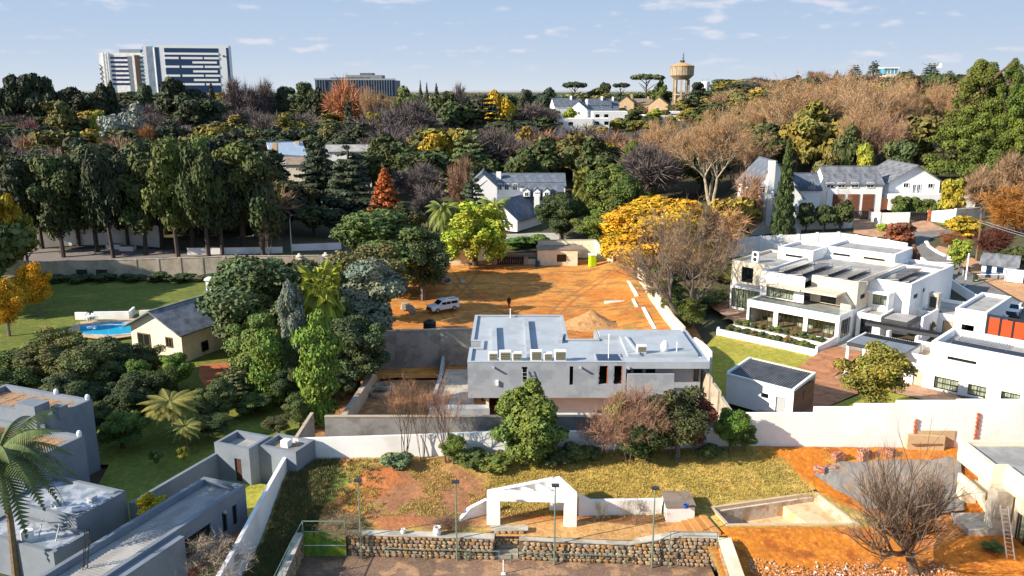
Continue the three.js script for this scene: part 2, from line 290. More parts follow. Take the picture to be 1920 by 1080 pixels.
// measure and rescale a pair of geometries to height 10, radius 4
function fit(pair, H = 10, R = 4) {
  let rr = [], tt = []; for (const q of pair) { const p = q.attributes.position.array; for (let i = 0; i < p.length; i += 3) { tt.push(p[i + 1]); rr.push(Math.hypot(p[i], p[i + 2])); } }
  rr.sort((a, b) => a - b); tt.sort((a, b) => a - b); const top = tt[Math.floor(tt.length * 0.996)]; const rad = rr[Math.floor(rr.length * 0.975)];
  for (const q of pair) { q.scale(R / rad, H / top, R / rad); q.computeVertexNormals(); } return pair;
}
function stem(seed, h, rad, o = {}) {           // trunk with a few limbs, hidden for the most part in the crown
  const r = mulberry(seed), b = new G(), n = o.limbs ?? 5, lean = o.lean ?? 0.25;
  const tx = (r() - 0.5) * lean * 2, tz = (r() - 0.5) * lean * 2;
  b.tube([[0, -0.4, 0], [tx * 0.3, h * 0.33, tz * 0.3], [tx, h * 0.7, tz], [tx * 1.6, h, tz * 1.6]], [rad * 1.25, rad * 0.9, rad * 0.65, rad * 0.3], 7);
  for (let k = 0; k < n; k++) { const t = lerp(o.from ?? 0.35, 0.9, k / n), a = k * 2.4 + seed, l = h * (o.reach ?? 0.32) * (0.7 + r() * 0.6), y = h * t; b.tube([[tx * t, y, tz * t], [tx * t + Math.cos(a) * l * 0.5, y + l * 0.45, tz * t + Math.sin(a) * l * 0.5], [tx * t + Math.cos(a) * l, y + l * 0.75, tz * t + Math.sin(a) * l]], [rad * 0.5, rad * 0.36, rad * 0.15], 5, false); }
  return b.geo();
}
function broadLobes(seed, n, y0, y1, R, o = {}) {
  const r = mulberry(seed), out = []; const cy = (y0 + y1) / 2, ry = (y1 - y0) / 2;
  for (let k = 0; k < n; k++) {
    const d = rdir(r), f = 0.35 + 0.42 * Math.sqrt(r()), s = R * (o.lobe ?? 0.42) * (0.65 + 0.6 * r());
    const t = d[1] * f, w = o.cone ? lerp(1.15, 0.5, (t + 0.8) / 1.6) : 1;
    out.push([d[0] * f * R * w, cy + t * ry, d[2] * f * R * w, s * w, s * (o.flat ?? 0.8), s * w]);
  }
  out.push([0, cy - ry * 0.1, 0, R * 0.55, ry * 0.6, R * 0.55]); return out;
}
const leafMats = new Map();
function leafMat(hex) { if (!leafMats.has(hex)) leafMats.set(hex, new THREE.MeshStandardMaterial({ color: lin(hex).multiplyScalar(1.22), roughness: 0.8, vertexColors: true, side: THREE.DoubleSide })); return leafMats.get(hex); }
const bark = { dark: mottled('#4a4038', 0.25, 1.2, 30), grey: mottled('#6f665c', 0.22, 1.2, 31), pale: mottled('#b3a48e', 0.2, 1.5, 32, { tint: '#7d705e', tintAmount: 0.6 }), brown: mottled('#63503f', 0.22, 1.2, 33), palm: mottled('#7e6a50', 0.3, 0.6, 34) };
const protos = {};
function proto(kind, make, barkMat) { protos[kind] = { make, bark: barkMat, v: null }; }
const S3 = [1, 2, 3];
const broadFar = (k, o = {}) => S3.map((s) => fit2(stem(k + s, o.stemTop ?? 7, 0.32, o.stem), leaves(k * 7 + s, broadLobes(k + s * 3, o.n ?? 18, o.y0 ?? 1.8, 10, 4, o), o.count ?? 3400, o.size ?? 0.72, o)));
function fit2(t, c) { fit([c]); return [t, c]; }
proto('broad', () => broadFar(100), bark.dark);
proto('open', () => broadFar(140, { n: 15, lobe: 0.34, count: 3000, y0: 2.2, fill: 0.4 }), bark.grey);
proto('pine', () => broadFar(180, { n: 13, lobe: 0.40, y0: 2.0, flat: 0.75, count: 7000, fill: 0.35, size: 0.42, stemTop: 9, stem: { lean: 0.9, from: 0.5, reach: 0.22 } }), bark.dark);
proto('broadNear', () => broadFar(220, { n: 34, lobe: 0.32, count: 25000, size: 0.27, y0: 0.7 }), bark.dark);
proto('coneNear', () => broadFar(240, { n: 44, lobe: 0.3, cone: true, count: 24000, size: 0.28, y0: -0.6 }), bark.dark);
proto('openNear', () => broadFar(260, { n: 26, lobe: 0.3, count: 16000, size: 0.25, y0: 1.4, fill: 0.45, loose: 1 }), bark.grey);
proto('shrub', () => broadFar(300, { n: 14, lobe: 0.42, count: 3600, size: 0.75, y0: 0.2, stemTop: 5, stem: { from: 0.1 } }), bark.brown);
proto('lobed', () => S3.map((s) => {            // clumpy crown hanging in rounded tufts
  const r = mulberry(340 + s), L = []; for (let k = 0; k < 95; k++) { const a = r() * 6.283, t = r(), y = lerp(2.2, 9.2, t), R = 3.6 * Math.sqrt(Math.max(0.1, 1 - Math.pow((y - 4.8) / 5.4, 2))) * (0.55 + 0.45 * Math.sqrt(r())); L.push([Math.cos(a) * R, y, Math.sin(a) * R, 0.72, 0.95, 0.72]); } L.push([0, 5, 0, 2.4, 3, 2.4]);
  return fit2(stem(340 + s, 8, 0.3, { from: 0.15 }), leaves(350 + s, L, 18000, 0.3, { fill: 0.3 }));
}), bark.dark);
proto('column', () => S3.map((s) => { const r = mulberry(380 + s), L = []; for (let k = 0; k < 30; k++) { const y = 0.8 + k * 0.3, w = 2.6 * (0.7 + 0.5 * r()) * (y > 8 ? 0.6 : 1); L.push([(r() - 0.5) * 2.8, y, (r() - 0.5) * 2.8, w, 0.9, w]); } return [stem(380 + s, 9, 0.3), leaves(390 + s, L, 12000, 0.42, { droop: 0.7 })]; }), bark.dark);
proto('conifer', () => S3.map((s) => { const r = mulberry(420 + s), L = []; for (let k = 0; k < 60; k++) { const t = k / 60, y = lerp(0.8, 9.7, t), R = 3.3 * Math.pow(1 - t, 0.85) + 0.15, a = k * 2.39996; L.push([Math.cos(a) * R * 0.75, y - 0.25 * R * 0.3, Math.sin(a) * R * 0.75, 0.38 * R + 0.35, 0.42, 0.38 * R + 0.35]); } return [stem(420 + s, 9, 0.28, { limbs: 0, lean: 0.05 }), leaves(430 + s, L, 7000, 0.42, { droop: 0.3 })]; }), bark.brown);
proto('bigConifer', () => [1, 2].map((s) => { const r = mulberry(460 + s), L = []; for (let k = 0; k < 120; k++) { const t = Math.pow(r(), 1.15), y = lerp(1.2, 9.75, t), R = 4 * Math.pow(1 - t, 0.62) * (0.85 + 0.3 * r()), a = r() * 6.283; L.push([Math.cos(a) * R * 0.8, y, Math.sin(a) * R * 0.8, 0.5 + 0.22 * (1 - t), 0.42, 0.5 + 0.22 * (1 - t)]); } L.push([0, 4, 0, 2.2, 3.4, 2.2]); return [stem(460 + s, 9.4, 0.3, { lean: 0.05 }), leaves(470 + s, L, 46000, 0.135, { fill: 0.25 })]; }), bark.brown);
proto('cypress', () => S3.map((s) => { const L = []; for (let k = 0; k < 14; k++) { const y = 0.6 + k * 0.68, w = 3.6 * Math.sin(Math.PI * Math.min(0.97, 0.12 + k / 15)) + 0.4; L.push([0, y, 0, w, 0.8, w]); } return [stem(500 + s, 8, 0.2, { limbs: 0 }), leaves(510 + s, L, 2200, 0.7, { droop: -0.8 })]; }), bark.brown);
proto('cedar', () => S3.map((s) => {            // flat tiers of needles
  const r = mulberry(540 + s), L = []; for (let k = 0; k < 11; k++) { const t = k / 10, y = lerp(1.1, 9.7, t), R = 4 * (1 - 0.72 * Math.pow(t, 1.4)); const m = t > 0.9 ? 2 : 5; for (let i = 0; i < m; i++) { const a = i / m * 6.283 + k * 1.3 + r(), f = R * (0.45 + 0.3 * r()); L.push([Math.cos(a) * f, y + (r() - 0.5) * 0.4, Math.sin(a) * f, R * 0.42, 0.2 + 0.08 * r(), R * 0.42]); } }
  return [stem(540 + s, 9.5, 0.34, { limbs: 9, from: 0.15, reach: 0.28, lean: 0.1 }), leaves(550 + s, L, 7000, 0.42, { loose: 0.35, fill: 0.35 })];
}), bark.dark);
proto('umbrella', () => S3.map((s) => { const r = mulberry(580 + s), L = []; for (let k = 0; k < 12; k++) { const a = r() * 6.283, f = 3.3 * Math.sqrt(r()); L.push([Math.cos(a) * f, 8.4 + 0.8 * (1 - f / 4) + r() * 0.3, Math.sin(a) * f, 1.3, 0.6, 1.3]); } return [stem(580 + s, 8.6, 0.25, { limbs: 7, from: 0.55, reach: 0.3 }), leaves(590 + s, L, 2200, 0.6)]; }), bark.dark);
const bareSet = (k, o, m = S3) => m.map((s) => { const w = wood(k + s, o); return fit([w.wood, w.twig]); });
proto('bareFar', () => bareSet(620, { levels: 4, trunk: 3, rad: 0.22, limbs: 5, angle: 0.5, up: 0.1, twigs: 13, twigLen: 1.5, twigW: 0.035, shrink: 0.78 }), bark.grey);
proto('plane', () => bareSet(660, { levels: 4, stems: 4, stemAngle: 0.3, trunk: 6.4, rad: 0.33, limbs: 4, angle: 0.42, up: 0.1, twigs: 11, twigLen: 1.4, twigW: 0.03, shrink: 0.72, taper: 0.7 }), bark.pale);
proto('fuzzy', () => bareSet(700, { levels: 4, trunk: 1.8, rad: 0.22, limbs: 5, angle: 0.6, up: 0.06, twigs: 26, twigLen: 1.3, twigW: 0.05, shrink: 0.82 }), bark.grey);
proto('bareNear', () => bareSet(740, { levels: 5, trunk: 1.7, rad: 0.34, limbs: 8, angle0: 0.95, angle: 0.42, up: 0.1, bend: 0.2, twigs: 3, twigLen: 0.9, twigW: 0.006, twigSpread: 0.5, shrink: 0.84, taper: 0.74 }, [1]), bark.brown);
proto('bareMulti', () => bareSet(780, { levels: 4, stems: 4, stemAngle: 0.42, trunk: 4.2, rad: 0.34, limbs: 3, angle: 0.5, up: 0.09, bend: 0.3, twigs: 16, twigLen: 1.0, twigW: 0.011, shrink: 0.76, taper: 0.72 }, [1]), bark.grey);
proto('thin', () => bareSet(820, { levels: 3, stems: 6, stemAngle: 0.16, trunk: 4.2, rad: 0.075, limbs: 3, angle: 0.3, up: 0.16, twigs: 9, twigLen: 0.9, twigW: 0.012, shrink: 0.62 }), bark.brown);
proto('scrub', () => bareSet(860, { levels: 4, stems: 6, stemAngle: 0.55, trunk: 2, rad: 0.08, limbs: 3, angle: 0.6, up: 0.08, twigs: 12, twigLen: 0.8, twigW: 0.016, shrink: 0.75 }), bark.brown);
proto('stick', () => bareSet(900, { levels: 4, stems: 3, stemAngle: 0.35, trunk: 2, rad: 0.1, limbs: 3, angle: 0.65, up: 0.05, twigs: 5, twigLen: 0.6, twigW: 0.014, shrink: 0.72, bend: 0.4 }), bark.grey);
// palms: a crown of single fronds, each a rib with leaflets
function frond(b, o, dir, len, w, rise, sag, n, fan) {
  const c = Math.cos(dir), s = Math.sin(dir), at = (t) => [o[0] + c * len * t, o[1] + rise * t - sag * t * t, o[2] + s * len * t];
  if (fan) { const p = at(0.55); b.bar(at(0), p, 0.07, 0.05); for (let k = 0; k < n; k++) { const a = lerp(-1.25, 1.25, k / (n - 1)), q = Math.cos(a) * len * 0.5, e = Math.sin(a) * len * 0.5, h = p[1] + rise * 0.35 * Math.cos(a) - sag * (0.55 + 0.35 * Math.abs(Math.sin(a))) * 0.8; const f = [p[0] + c * q - s * e, h, p[2] + s * q + c * e], m = 0.09 * w; b.tri([p[0] - s * m, p[1], p[2] + c * m], [(p[0] + f[0]) / 2 - s * m * 2.4, (p[1] + f[1]) / 2 + 0.12, (p[2] + f[2]) / 2 + c * m * 2.4], f).tri([p[0] + s * m, p[1], p[2] - c * m], f, [(p[0] + f[0]) / 2 + s * m * 2.4, (p[1] + f[1]) / 2 + 0.12, (p[2] + f[2]) / 2 - c * m * 2.4]); } return; }
  for (let k = 0; k < n; k++) { const t = 0.12 + 0.88 * k / n, p = at(t), q = at(t + 0.9 / n), l = w * Math.sin(Math.PI * Math.min(0.96, 0.15 + t * 0.85)), dn = l * 0.55; for (const e of [-1, 1]) b.tri(p, q, [p[0] - s * l * e + c * l * 0.45, p[1] - dn, p[2] + c * l * e + s * l * 0.45]); }
  b.bar(at(0), at(0.5), 0.06, 0.05); b.bar(at(0.5), at(1), 0.035, 0.03);
}
function withColor(q, v = 1, seed = 5) { const n = q.attributes.position.count, r = mulberry(seed), c = new Float32Array(n * 3); for (let i = 0; i < n; i += 3) { const k = v * (0.75 + 0.5 * r()); for (let j = 0; j < 9; j++) c[i * 3 + j] = k; } q.setAttribute('color', new THREE.BufferAttribute(c, 3)); return q; }
proto('palmFan', () => S3.map((s) => { const r = mulberry(940 + s), b = g(), t = g(), y = 7.6; t.tube([[0, -0.3, 0], [0.1, 4, 0.1], [0, y, 0]], [0.42, 0.32, 0.34], 9); for (let k = 0; k < 44; k++) { const v = k / 44; frond(b, [0, y + 0.3, 0], k * 2.39996, 3.9 * (0.8 + 0.3 * r()), 1.5, lerp(3.2, -0.6, v), lerp(0.6, 3.4, v), 15, true); } return [t.geo(), withColor(b.geo(), 1, s)]; }), bark.palm);
proto('palmFeather', () => S3.map((s) => { const r = mulberry(980 + s), b = g(), t = g(), y = 7.4; t.tube([[0, -0.3, 0], [0.15, 4, 0.1], [0, y, 0]], [0.3, 0.22, 0.2], 8); t.tube([[0, y, 0], [0, y + 0.8, 0]], [0.24, 0.1], 8); for (let k = 0; k < 44; k++) { const v = k / 44; frond(b, [0, y + 0.5, 0], k * 2.39996, 4.2 * (0.8 + 0.3 * r()), 1.05, lerp(3.8, 0.2, v), lerp(2.4, 4.4, v), 26, false); } return [t.geo(), withColor(b.geo(), 1, s)]; }), bark.palm);

const hash = (x, z) => { const v = Math.sin(x * 12.9898 + z * 78.233) * 43758.5453; return v - Math.floor(v); };
// plant one: kind, colour of the leaves, then x, z, height, radius
function plant(name, kind, hex, x, z, h, r, label, category, group, o = {}) {
  const P = protos[kind]; P.v ??= P.make(); const k = hash(x, z), [t, c] = P.v[(o.variant ?? Math.floor(k * 997)) % P.v.length];
  const T = thing(name, label, category, x, o.y ?? terr(x, z), z, o.turn ?? k * 6.283, group); T.scale.set(r / 4, h / 10, r / 4);
  mesh('trunk', t, o.bark ? bark[o.bark] : P.bark, T); mesh(o.crown ?? 'crown', c, leafMat(hex), T); return T;
}

// ---------- ground ----------
{ // one sheet to the horizon, lying under the plots
  const xs = [], ds = []; for (let x = -9000; x < -400; x += 860) xs.push(x); for (let x = -400; x <= 400; x += 4) xs.push(x); for (let x = 430; x < 9500; x += 900) xs.push(x);
  for (let d = -20; d < 180; d += 3) ds.push(d); for (let d = 180; d < 700; d += 8) ds.push(d); for (let d = 700; d < 12500; d *= 1.12) ds.push(d);
  const P = [], U = [], I = [], n = xs.length;
  for (const d of ds) for (const x of xs) { const near = sstep(150, 165, d), low = (d < 152 && x > -27 && x < 27) || (d < 97 && x >= 27 && x < 52) || (d < 84 && x > -64 && x <= -27) ? 0.9 : 0; let y = terr(x, -d) - low + near * (fbm(x * 0.05, d * 0.05, 3) - 0.5) * 1.2; if (d < 68 && x > -21 && x < 60) y = -0.6;  P.push(x, y, -d); U.push(x, -d); }
  for (let j = 0; j < ds.length - 1; j++) for (let i = 0; i < n - 1; i++) { const a = j * n + i; I.push(a, a + 1, a + n, a + 1, a + n + 1, a + n); }
  const q = new THREE.BufferGeometry(); q.setAttribute('position', new THREE.Float32BufferAttribute(P, 3)); q.setAttribute('uv', new THREE.Float32BufferAttribute(U, 2)); q.setIndex(I); q.computeVertexNormals();
  struct('ground', q, mottled('#4d4a30', 0.35, 30, 40, { tint: '#5e4a33', tintAmount: 0.8, bump: 0.05 }));
}
// height of the front plot above the tennis court
function fp(x, z) {
  const D = -z, back = 3.0 + 1.1 * sstep(-17, 22, x), t = sstep(58.5, 66.5, D);
  let y = lerp(1.75, back, t); y += (fbm(x * 0.35, z * 0.35, 3) - 0.5) * 0.35 * (0.3 + t);
  if (x > 14) y -= 0.5 * sstep(55.5, 49, D);
  if (x < -13.5) y = lerp(y, lerp(0.9, back, sstep(54, 65, D)), sstep(-13.5, -16, x));
  return y;
}

// ---------- building helpers ----------
// walls round a footprint, mitred at the corners; openings: {edge: [[s0, s1, bottom, top, kind, options]]}
function inward(pts) { let s = 0; for (let i = 0; i < pts.length; i++) { const a = pts[i], b = pts[(i + 1) % pts.length]; s += a[0] * b[1] - b[0] * a[1]; } return s > 0 ? 1 : -1; }
function inset(pts, t) {
  const w = inward(pts), n = pts.length; return pts.map((p, i) => {
    const a = pts[(i + n - 1) % n], b = pts[(i + 1) % n]; const d1 = [p[0] - a[0], p[1] - a[1]], d2 = [b[0] - p[0], b[1] - p[1]], l1 = Math.hypot(...d1), l2 = Math.hypot(...d2);
    const n1 = [-d1[1] / l1 * w, d1[0] / l1 * w], n2 = [-d2[1] / l2 * w, d2[0] / l2 * w], m = [n1[0] + n2[0], n1[1] + n2[1]], k = t / Math.max(0.2, (1 + n1[0] * n2[0] + n1[1] * n2[1]));
    return [p[0] + m[0] * k, p[1] + m[1] * k];
  });
}
function windowIn(parent, A, d, nIn, s0, s1, b, top, o = {}) {
  const at = (s, y, r) => [A[0] + d[0] * s + nIn[0] * r, y, A[1] + d[1] * s + nIn[1] * r], r = o.recess ?? 0.1, w = o.bar ?? 0.07, f = g(), cols = o.cols ?? 1, rows = o.rows ?? 1;
  f.bar(at(s0, b + w / 2, r), at(s1, b + w / 2, r), w).bar(at(s0, top - w / 2, r), at(s1, top - w / 2, r), w);
  for (let c = 0; c <= cols; c++) { const s = lerp(s0 + w / 2, s1 - w / 2, c / cols); f.bar(at(s, b + w, r), at(s, top - w, r), w); }
  for (let k = 1; k < rows; k++) f.bar(at(s0 + w, lerp(b, top, k / rows), r + 0.005), at(s1 - w, lerp(b, top, k / rows), r + 0.005), w * 0.8);
  const W = mesh(o.name ?? 'window', f.geo(), o.frame ?? M.frame, parent);
  for (let c = 0; c < cols; c++) for (let k = 0; k < rows; k++) { const a = lerp(s0, s1, c / cols) + w * 0.6, e = lerp(s0, s1, (c + 1) / cols) - w * 0.6, y0 = lerp(b, top, k / rows) + w * 0.6, y1 = lerp(b, top, (k + 1) / rows) - w * 0.6; mesh('pane', g().prism([at(a, 0, r - 0.01), at(e, 0, r - 0.01), at(e, 0, r + 0.01), at(a, 0, r + 0.01)].map((p) => [p[0], p[2]]), y0, y1).geo(), o.glass ?? M.glass, W); }
  if (o.curtain) { const c = g(), n = Math.max(4, Math.round((s1 - s0) / 0.18)); for (let i = 0; i < n; i++) { if (o.gapAt !== undefined && Math.abs(i / n - o.gapAt) < 0.12) continue; const a = lerp(s0, s1, i / n), e = lerp(s0, s1, (i + 1) / n), q = (i & 1) ? 0.1 : 0; c.quad(at(a, b, r + 0.3 + q), at(e, b, r + 0.3 + 0.1 - q), at(e, top, r + 0.3 + 0.1 - q), at(a, top, r + 0.3 + q)); } mesh('curtain', c.geo(), M.curtain, W); }
  return W;
}
function walls(parent, pts, y0, y1, t, mat, openings = {}, name = 'wall', skip = []) {
  const I = inset(pts, t), w = inward(pts), n = pts.length;
  for (let i = 0; i < n; i++) {
    if (skip.includes(i)) continue;
    const A = pts[i], B = pts[(i + 1) % n], L = Math.hypot(B[0] - A[0], B[1] - A[1]), d = [(B[0] - A[0]) / L, (B[1] - A[1]) / L], nI = [-d[1] * w, d[0] * w], q = g();
    const out = (s) => [A[0] + d[0] * s, A[1] + d[1] * s], inn = (s) => s <= 0 ? I[i] : s >= L ? I[(i + 1) % n] : [A[0] + d[0] * s + nI[0] * t, A[1] + d[1] * s + nI[1] * t];
    const col = (a, b, lo, hi) => { if (b - a > 1e-3 && hi - lo > 1e-3) q.prism([out(a), out(b), inn(b), inn(a)], lo, hi); };
    const ops = (openings[i] ?? []).map((o) => [Math.max(0.02, o[0]), Math.min(L - 0.02, o[1]), o[2], o[3], o[4], o[5]]), cuts = [0, L]; for (const o of ops) cuts.push(o[0], o[1]); cuts.sort((a, b) => a - b);
    for (let k = 0; k < cuts.length - 1; k++) { const a = cuts[k], b = cuts[k + 1], m = (a + b) / 2; if (b - a < 1e-3) continue; let y = y0; for (const o of ops.filter((o) => o[0] < m && o[1] > m).sort((p, q) => p[2] - q[2])) { col(a, b, y, o[2]); y = o[3]; } col(a, b, y, y1); }
    const wall = mesh(name, q.geo(), Array.isArray(mat) ? mat[i] : mat, parent);
    for (const o of ops) if (o[4] !== 'hole') windowIn(parent, A, d, nI, o[0], o[1], o[2], o[3], { name: o[4] === 'door' ? 'door' : 'window', recess: t * 0.45, ...(o[5] ?? {}) });
  }
}
// free-standing wall along a polyline of [x, z, base, top], with a coping
function wallRun(parent, pts, t, mat, o = {}) {
  for (let i = 0; i < pts.length - 1; i++) {
    const a = pts[i], b = pts[i + 1], L = Math.hypot(b[0] - a[0], b[1] - a[1]), n = [-(b[1] - a[1]) / L * t / 2, (b[0] - a[0]) / L * t / 2];
    const q = [[a[0] + n[0], a[1] + n[1]], [b[0] + n[0], b[1] + n[1]], [b[0] - n[0], b[1] - n[1]], [a[0] - n[0], a[1] - n[1]]];
    mesh(o.name ?? 'panel', g().prism(q, [a[2], b[2], b[2], a[2]], [a[3], b[3], b[3], a[3]]).geo(), mat, parent);
    if (o.coping) { const k = 1 + 0.12 / t, c = q.map((p, j) => { const m = j === 0 || j === 3 ? a : b; return [m[0] + (p[0] - m[0]) * k, m[1] + (p[1] - m[1]) * k]; }); mesh('coping', g().prism(c, [a[3] + 0.003, b[3] + 0.003, b[3] + 0.003, a[3] + 0.003], [a[3] + 0.08, b[3] + 0.08, b[3] + 0.08, a[3] + 0.08]).geo(), o.coping, parent); }
    if (o.pier) mesh('pier', g().box(a[0], a[2], a[1], t + 0.14, a[3] - a[2] + 0.12, t + 0.14, Math.atan2(-(b[1] - a[1]), b[0] - a[0])).geo(), o.pierMat ?? mat, parent);
  }
}
// gabled block: base rectangle with the ridge along its length; returns the thing
function gabled(T, x, y, z, L, W, h, rise, ry, wallMat, roofMat, o = {}) {     // local x is the ridge direction
  const c = Math.cos(ry), s = Math.sin(ry), at = (a, b) => [x + a * c + b * s, z - a * s + b * c], ov = o.over ?? 0.4, w = g();
  const q = [at(-L / 2, -W / 2), at(L / 2, -W / 2), at(L / 2, W / 2), at(-L / 2, W / 2)];
  w.prism(q, y, y + h);
  for (const e of [-1, 1]) { const a = at(e * L / 2, -W / 2), b = at(e * L / 2, W / 2), m = at(e * L / 2, 0), k = (p, f) => { const r = at(e * (L / 2 - 0.25), 0), v = [r[0] - m[0], r[1] - m[1]]; return f ? [p[0] + v[0], p[1] + v[1]] : p; };
    const P = (p, yy, f) => { const u = k(p, f); return [u[0], yy, u[1]]; };
    w.tri(P(a, y + h), P(b, y + h), P(m, y + h + rise)).tri(P(a, y + h, 1), P(m, y + h + rise, 1), P(b, y + h, 1)).quad(P(a, y + h), P(m, y + h + rise), P(m, y + h + rise, 1), P(a, y + h, 1)).quad(P(m, y + h + rise), P(b, y + h), P(b, y + h, 1), P(m, y + h + rise, 1)); }
  const wl = mesh('wall', w.geo(), wallMat, T);
  const R = g(), sl = rise / (W / 2), th = 0.16, Lo = L / 2 + (o.gableOver ?? 0.25);
  for (const e of [-1, 1]) {
    const r0 = at(-Lo, 0), r1 = at(Lo, 0), e0 = at(-Lo, e * (W / 2 + ov)), e1 = at(Lo, e * (W / 2 + ov)), yr = y + h + rise + 0.02, ye = y + h - sl * ov + 0.02;
    R.prism([r0, r1, e1, e0], [yr, yr, ye, ye], [yr + th, yr + th, ye + th, ye + th]);
  }
  const rf = mesh('roof', R.geo(), roofMat, T); const rd = g().bar([...[at(-Lo, 0)[0], y + h + rise + th + 0.03, at(-Lo, 0)[1]]], [at(Lo, 0)[0], y + h + rise + th + 0.03, at(Lo, 0)[1]], 0.3, 0.1); mesh('ridge', rd.geo(), o.ridge ?? roofMat, rf);
  return { at, wl, rf };
}
// small window set just proud of a plain wall face, for houses far away
function farWindow(T, at, a, b, y, w, h, along, o = {}) {
  const p = at(a, b), q = along ? at(a + 1, b) : at(a, b + 1), d = [q[0] - p[0], q[1] - p[1]], f = g(), e = (k, yy) => [p[0] + d[0] * k, yy, p[1] + d[1] * k];
  const W = mesh(o.name ?? 'window', f.bar(e(-w / 2, y + h / 2), e(w / 2, y + h / 2), 0.12, h).geo(), o.glass ?? M.glass, T);
  mesh('frame', g().bar(e(-w / 2 - 0.06, y - 0.03), e(w / 2 + 0.06, y - 0.03), 0.2, 0.1).bar(e(-w / 2 - 0.06, y + h + 0.03), e(w / 2 + 0.06, y + h + 0.03), 0.2, 0.1).bar(e(-w / 2 - 0.03, y), e(-w / 2 - 0.03, y + h), 0.18, 0.1).bar(e(w / 2 + 0.03, y), e(w / 2 + 0.03, y + h), 0.18, 0.1).bar(e(0, y), e(0, y + h), 0.16, 0.06).geo(), o.frame ?? M.whiteClean, W); return W;
}

// ---------- the house under construction ----------
const GY = 2.3;
{
  const T = thing('grey_house', 'grey flat-roofed house under construction with air conditioners along its roof edge', 'house', 0, 0, 0);
  const F = -76, yt = 8.5, yu = 4.87, X = (px) => px;
  // upper storey
  const up = [[-4.3, F], [11.05, F], [11.05, -77.3], [18.6, -77.3], [18.6, -86.4], [8.9, -86.4], [8.9, -83.6], [5.9, -83.6], [5.9, -93.2], [-4.3, -93.2], [-4.3, -83], [-3.2, -83], [-3.2, -80.6], [-4.3, -80.6]];
  const O = (a) => a + 4.3, yb = 6.25, y9 = 8.16;
  walls(T, up, yu, yt, 0.28, M.grey, {
    0: [[O(0.93), O(1.5), 6.52, 8.05, 'window', { cols: 1 }], [O(5.58), O(5.94), 6.19, 8.1, 'hole'],
      [O(8.37), O(9.3), yb, y9, 'hole'], [O(9.82), O(10.7), yb, y9, 'hole']],
    2: [[11.39 - 11.05, 11.7 - 11.05, 6.94, 7.66, 'window'], [11.96 - 11.05, 12.86 - 11.05, 6.94, 7.66, 'window'], [13.17 - 11.05, 14.12 - 11.05, 6.94, 7.66, 'window'],
      [17.89 - 11.05, 18.42 - 11.05, 6.11, 7.66, 'window']],
  });
  // ragged brick edges of the two knocked-out openings
  const r = mulberry(9);
  for (const [a, b] of [[8.37, 9.3], [9.82, 10.7]]) {
    for (let y = yb; y < y9 - 0.1; y += 0.16) { mesh('broken_edge', g().box(a, y, F - 0.13, 0.06 + r() * 0.2, 0.155, 0.24).geo(), M.grey, T); mesh('broken_brick', g().box(b, y, F - 0.12, 0.05 + r() * 0.12, 0.15, 0.22).geo(), M.terracotta, T); }
  }
  // floor slab, dark storey inside, roof
  mesh('floor_slab', g().prism(inset(up, 0.29), yu + 0.02, yu + 0.28).geo(), M.concrete, T);
  mesh('roof', g().prism(inset(up, 0.29), yt - 0.45, yt - 0.12).geo(), M.greyRoof, T);
  const cop = g(); const ci = inset(up, 0.32), cu = inset(up, -0.03); for (let i = 0; i < up.length; i++) { if (i === 1 || i === 2) continue; const j = (i + 1) % up.length; cop.prism([cu[i], cu[j], ci[j], ci[i]], yt + 0.003, yt + 0.07); } mesh('coping', cop.geo(), M.greyRoof, T);
  // right-hand roof: a wide flat edge and a raised deck behind it
  mesh('roof_overhang', g().prism([[11.06, F + 0.05], [19.1, F + 0.05], [19.1, -86.9], [18.62, -86.9], [18.62, -77.28], [11.06, -77.28]], yt - 0.62, yt + 0.06).geo(), M.greyRoof, T);
  mesh('roof_deck', g().prism([[11.4, -77.55], [18.3, -77.55], [18.3, -86.1], [9.3, -86.1], [9.3, -83.9], [11.4, -83.9]], yt - 0.11, yt + 0.34).geo(), M.greyRoof, T);
  // ground storey
  walls(T, [[-2.6, -77.6], [12, -77.6], [12, -86], [-2.6, -86]], GY - 0.3, yu + 0.02, 0.25, M.white2, { 0: [[8.54 + 2.6, 9.55 + 2.6, 2.56, 3.01, 'window'], [0.3, 2.2, GY, GY + 2.2, 'hole']] });
  mesh('plinth', g().box(4.8, GY - 0.3, -77.4, 15.5, 0.5, 0.3).geo(), M.rawPlaster, T);
  walls(T, [[12.02, -79.5], [18.4, -79.5], [18.4, -86], [12.02, -86]], GY - 0.3, yu - 0.02, 0.25, M.grey);
  mesh('balcony_slab', g().prism([[12.2, -76.4], [18.7, -76.4], [18.7, -79.4], [12.2, -79.4]], yu - 0.05, yu + 0.18).geo(), M.whiteClean, T);
  mesh('pillar', g().box(18.2, GY - 0.3, -77, 0.55, yu - GY + 0.25, 0.8).geo(), M.cream, T);
  mesh('screen_wall', g().box((11.15 + 15.65) / 2, GY - 0.3, -75.7, 15.65 - 11.15, 7.45 - GY + 0.3, 0.25).geo(), M.grey, T);
  // ducts and pipes on the roof
  const y = yt - 0.115, duct = (x0, z0, x1, z1, w, h) => mesh('roof_duct', g().prism([[x0 - w / 2, z0], [x0 + w / 2, z0], [x1 + w / 2, z1], [x1 - w / 2, z1]], y, y + h).geo(), M.greyRoof, T);
  duct(-1.68,-77.75, -2.01,-88.15, 0.55, 0.4); duct(1.68,-77.75, 1.58,-90.78, 0.5, 0.42); duct(5.01,-82.56, 5.33,-85.27, 0.45, 0.35);
  mesh('roof_duct', g().prism([[12.35,-77.37], [12.55,-77.37], [12.08,-83.15], [11.86,-83.15]], y + 0.46, y + 0.66).geo(), M.greyRoof, T);
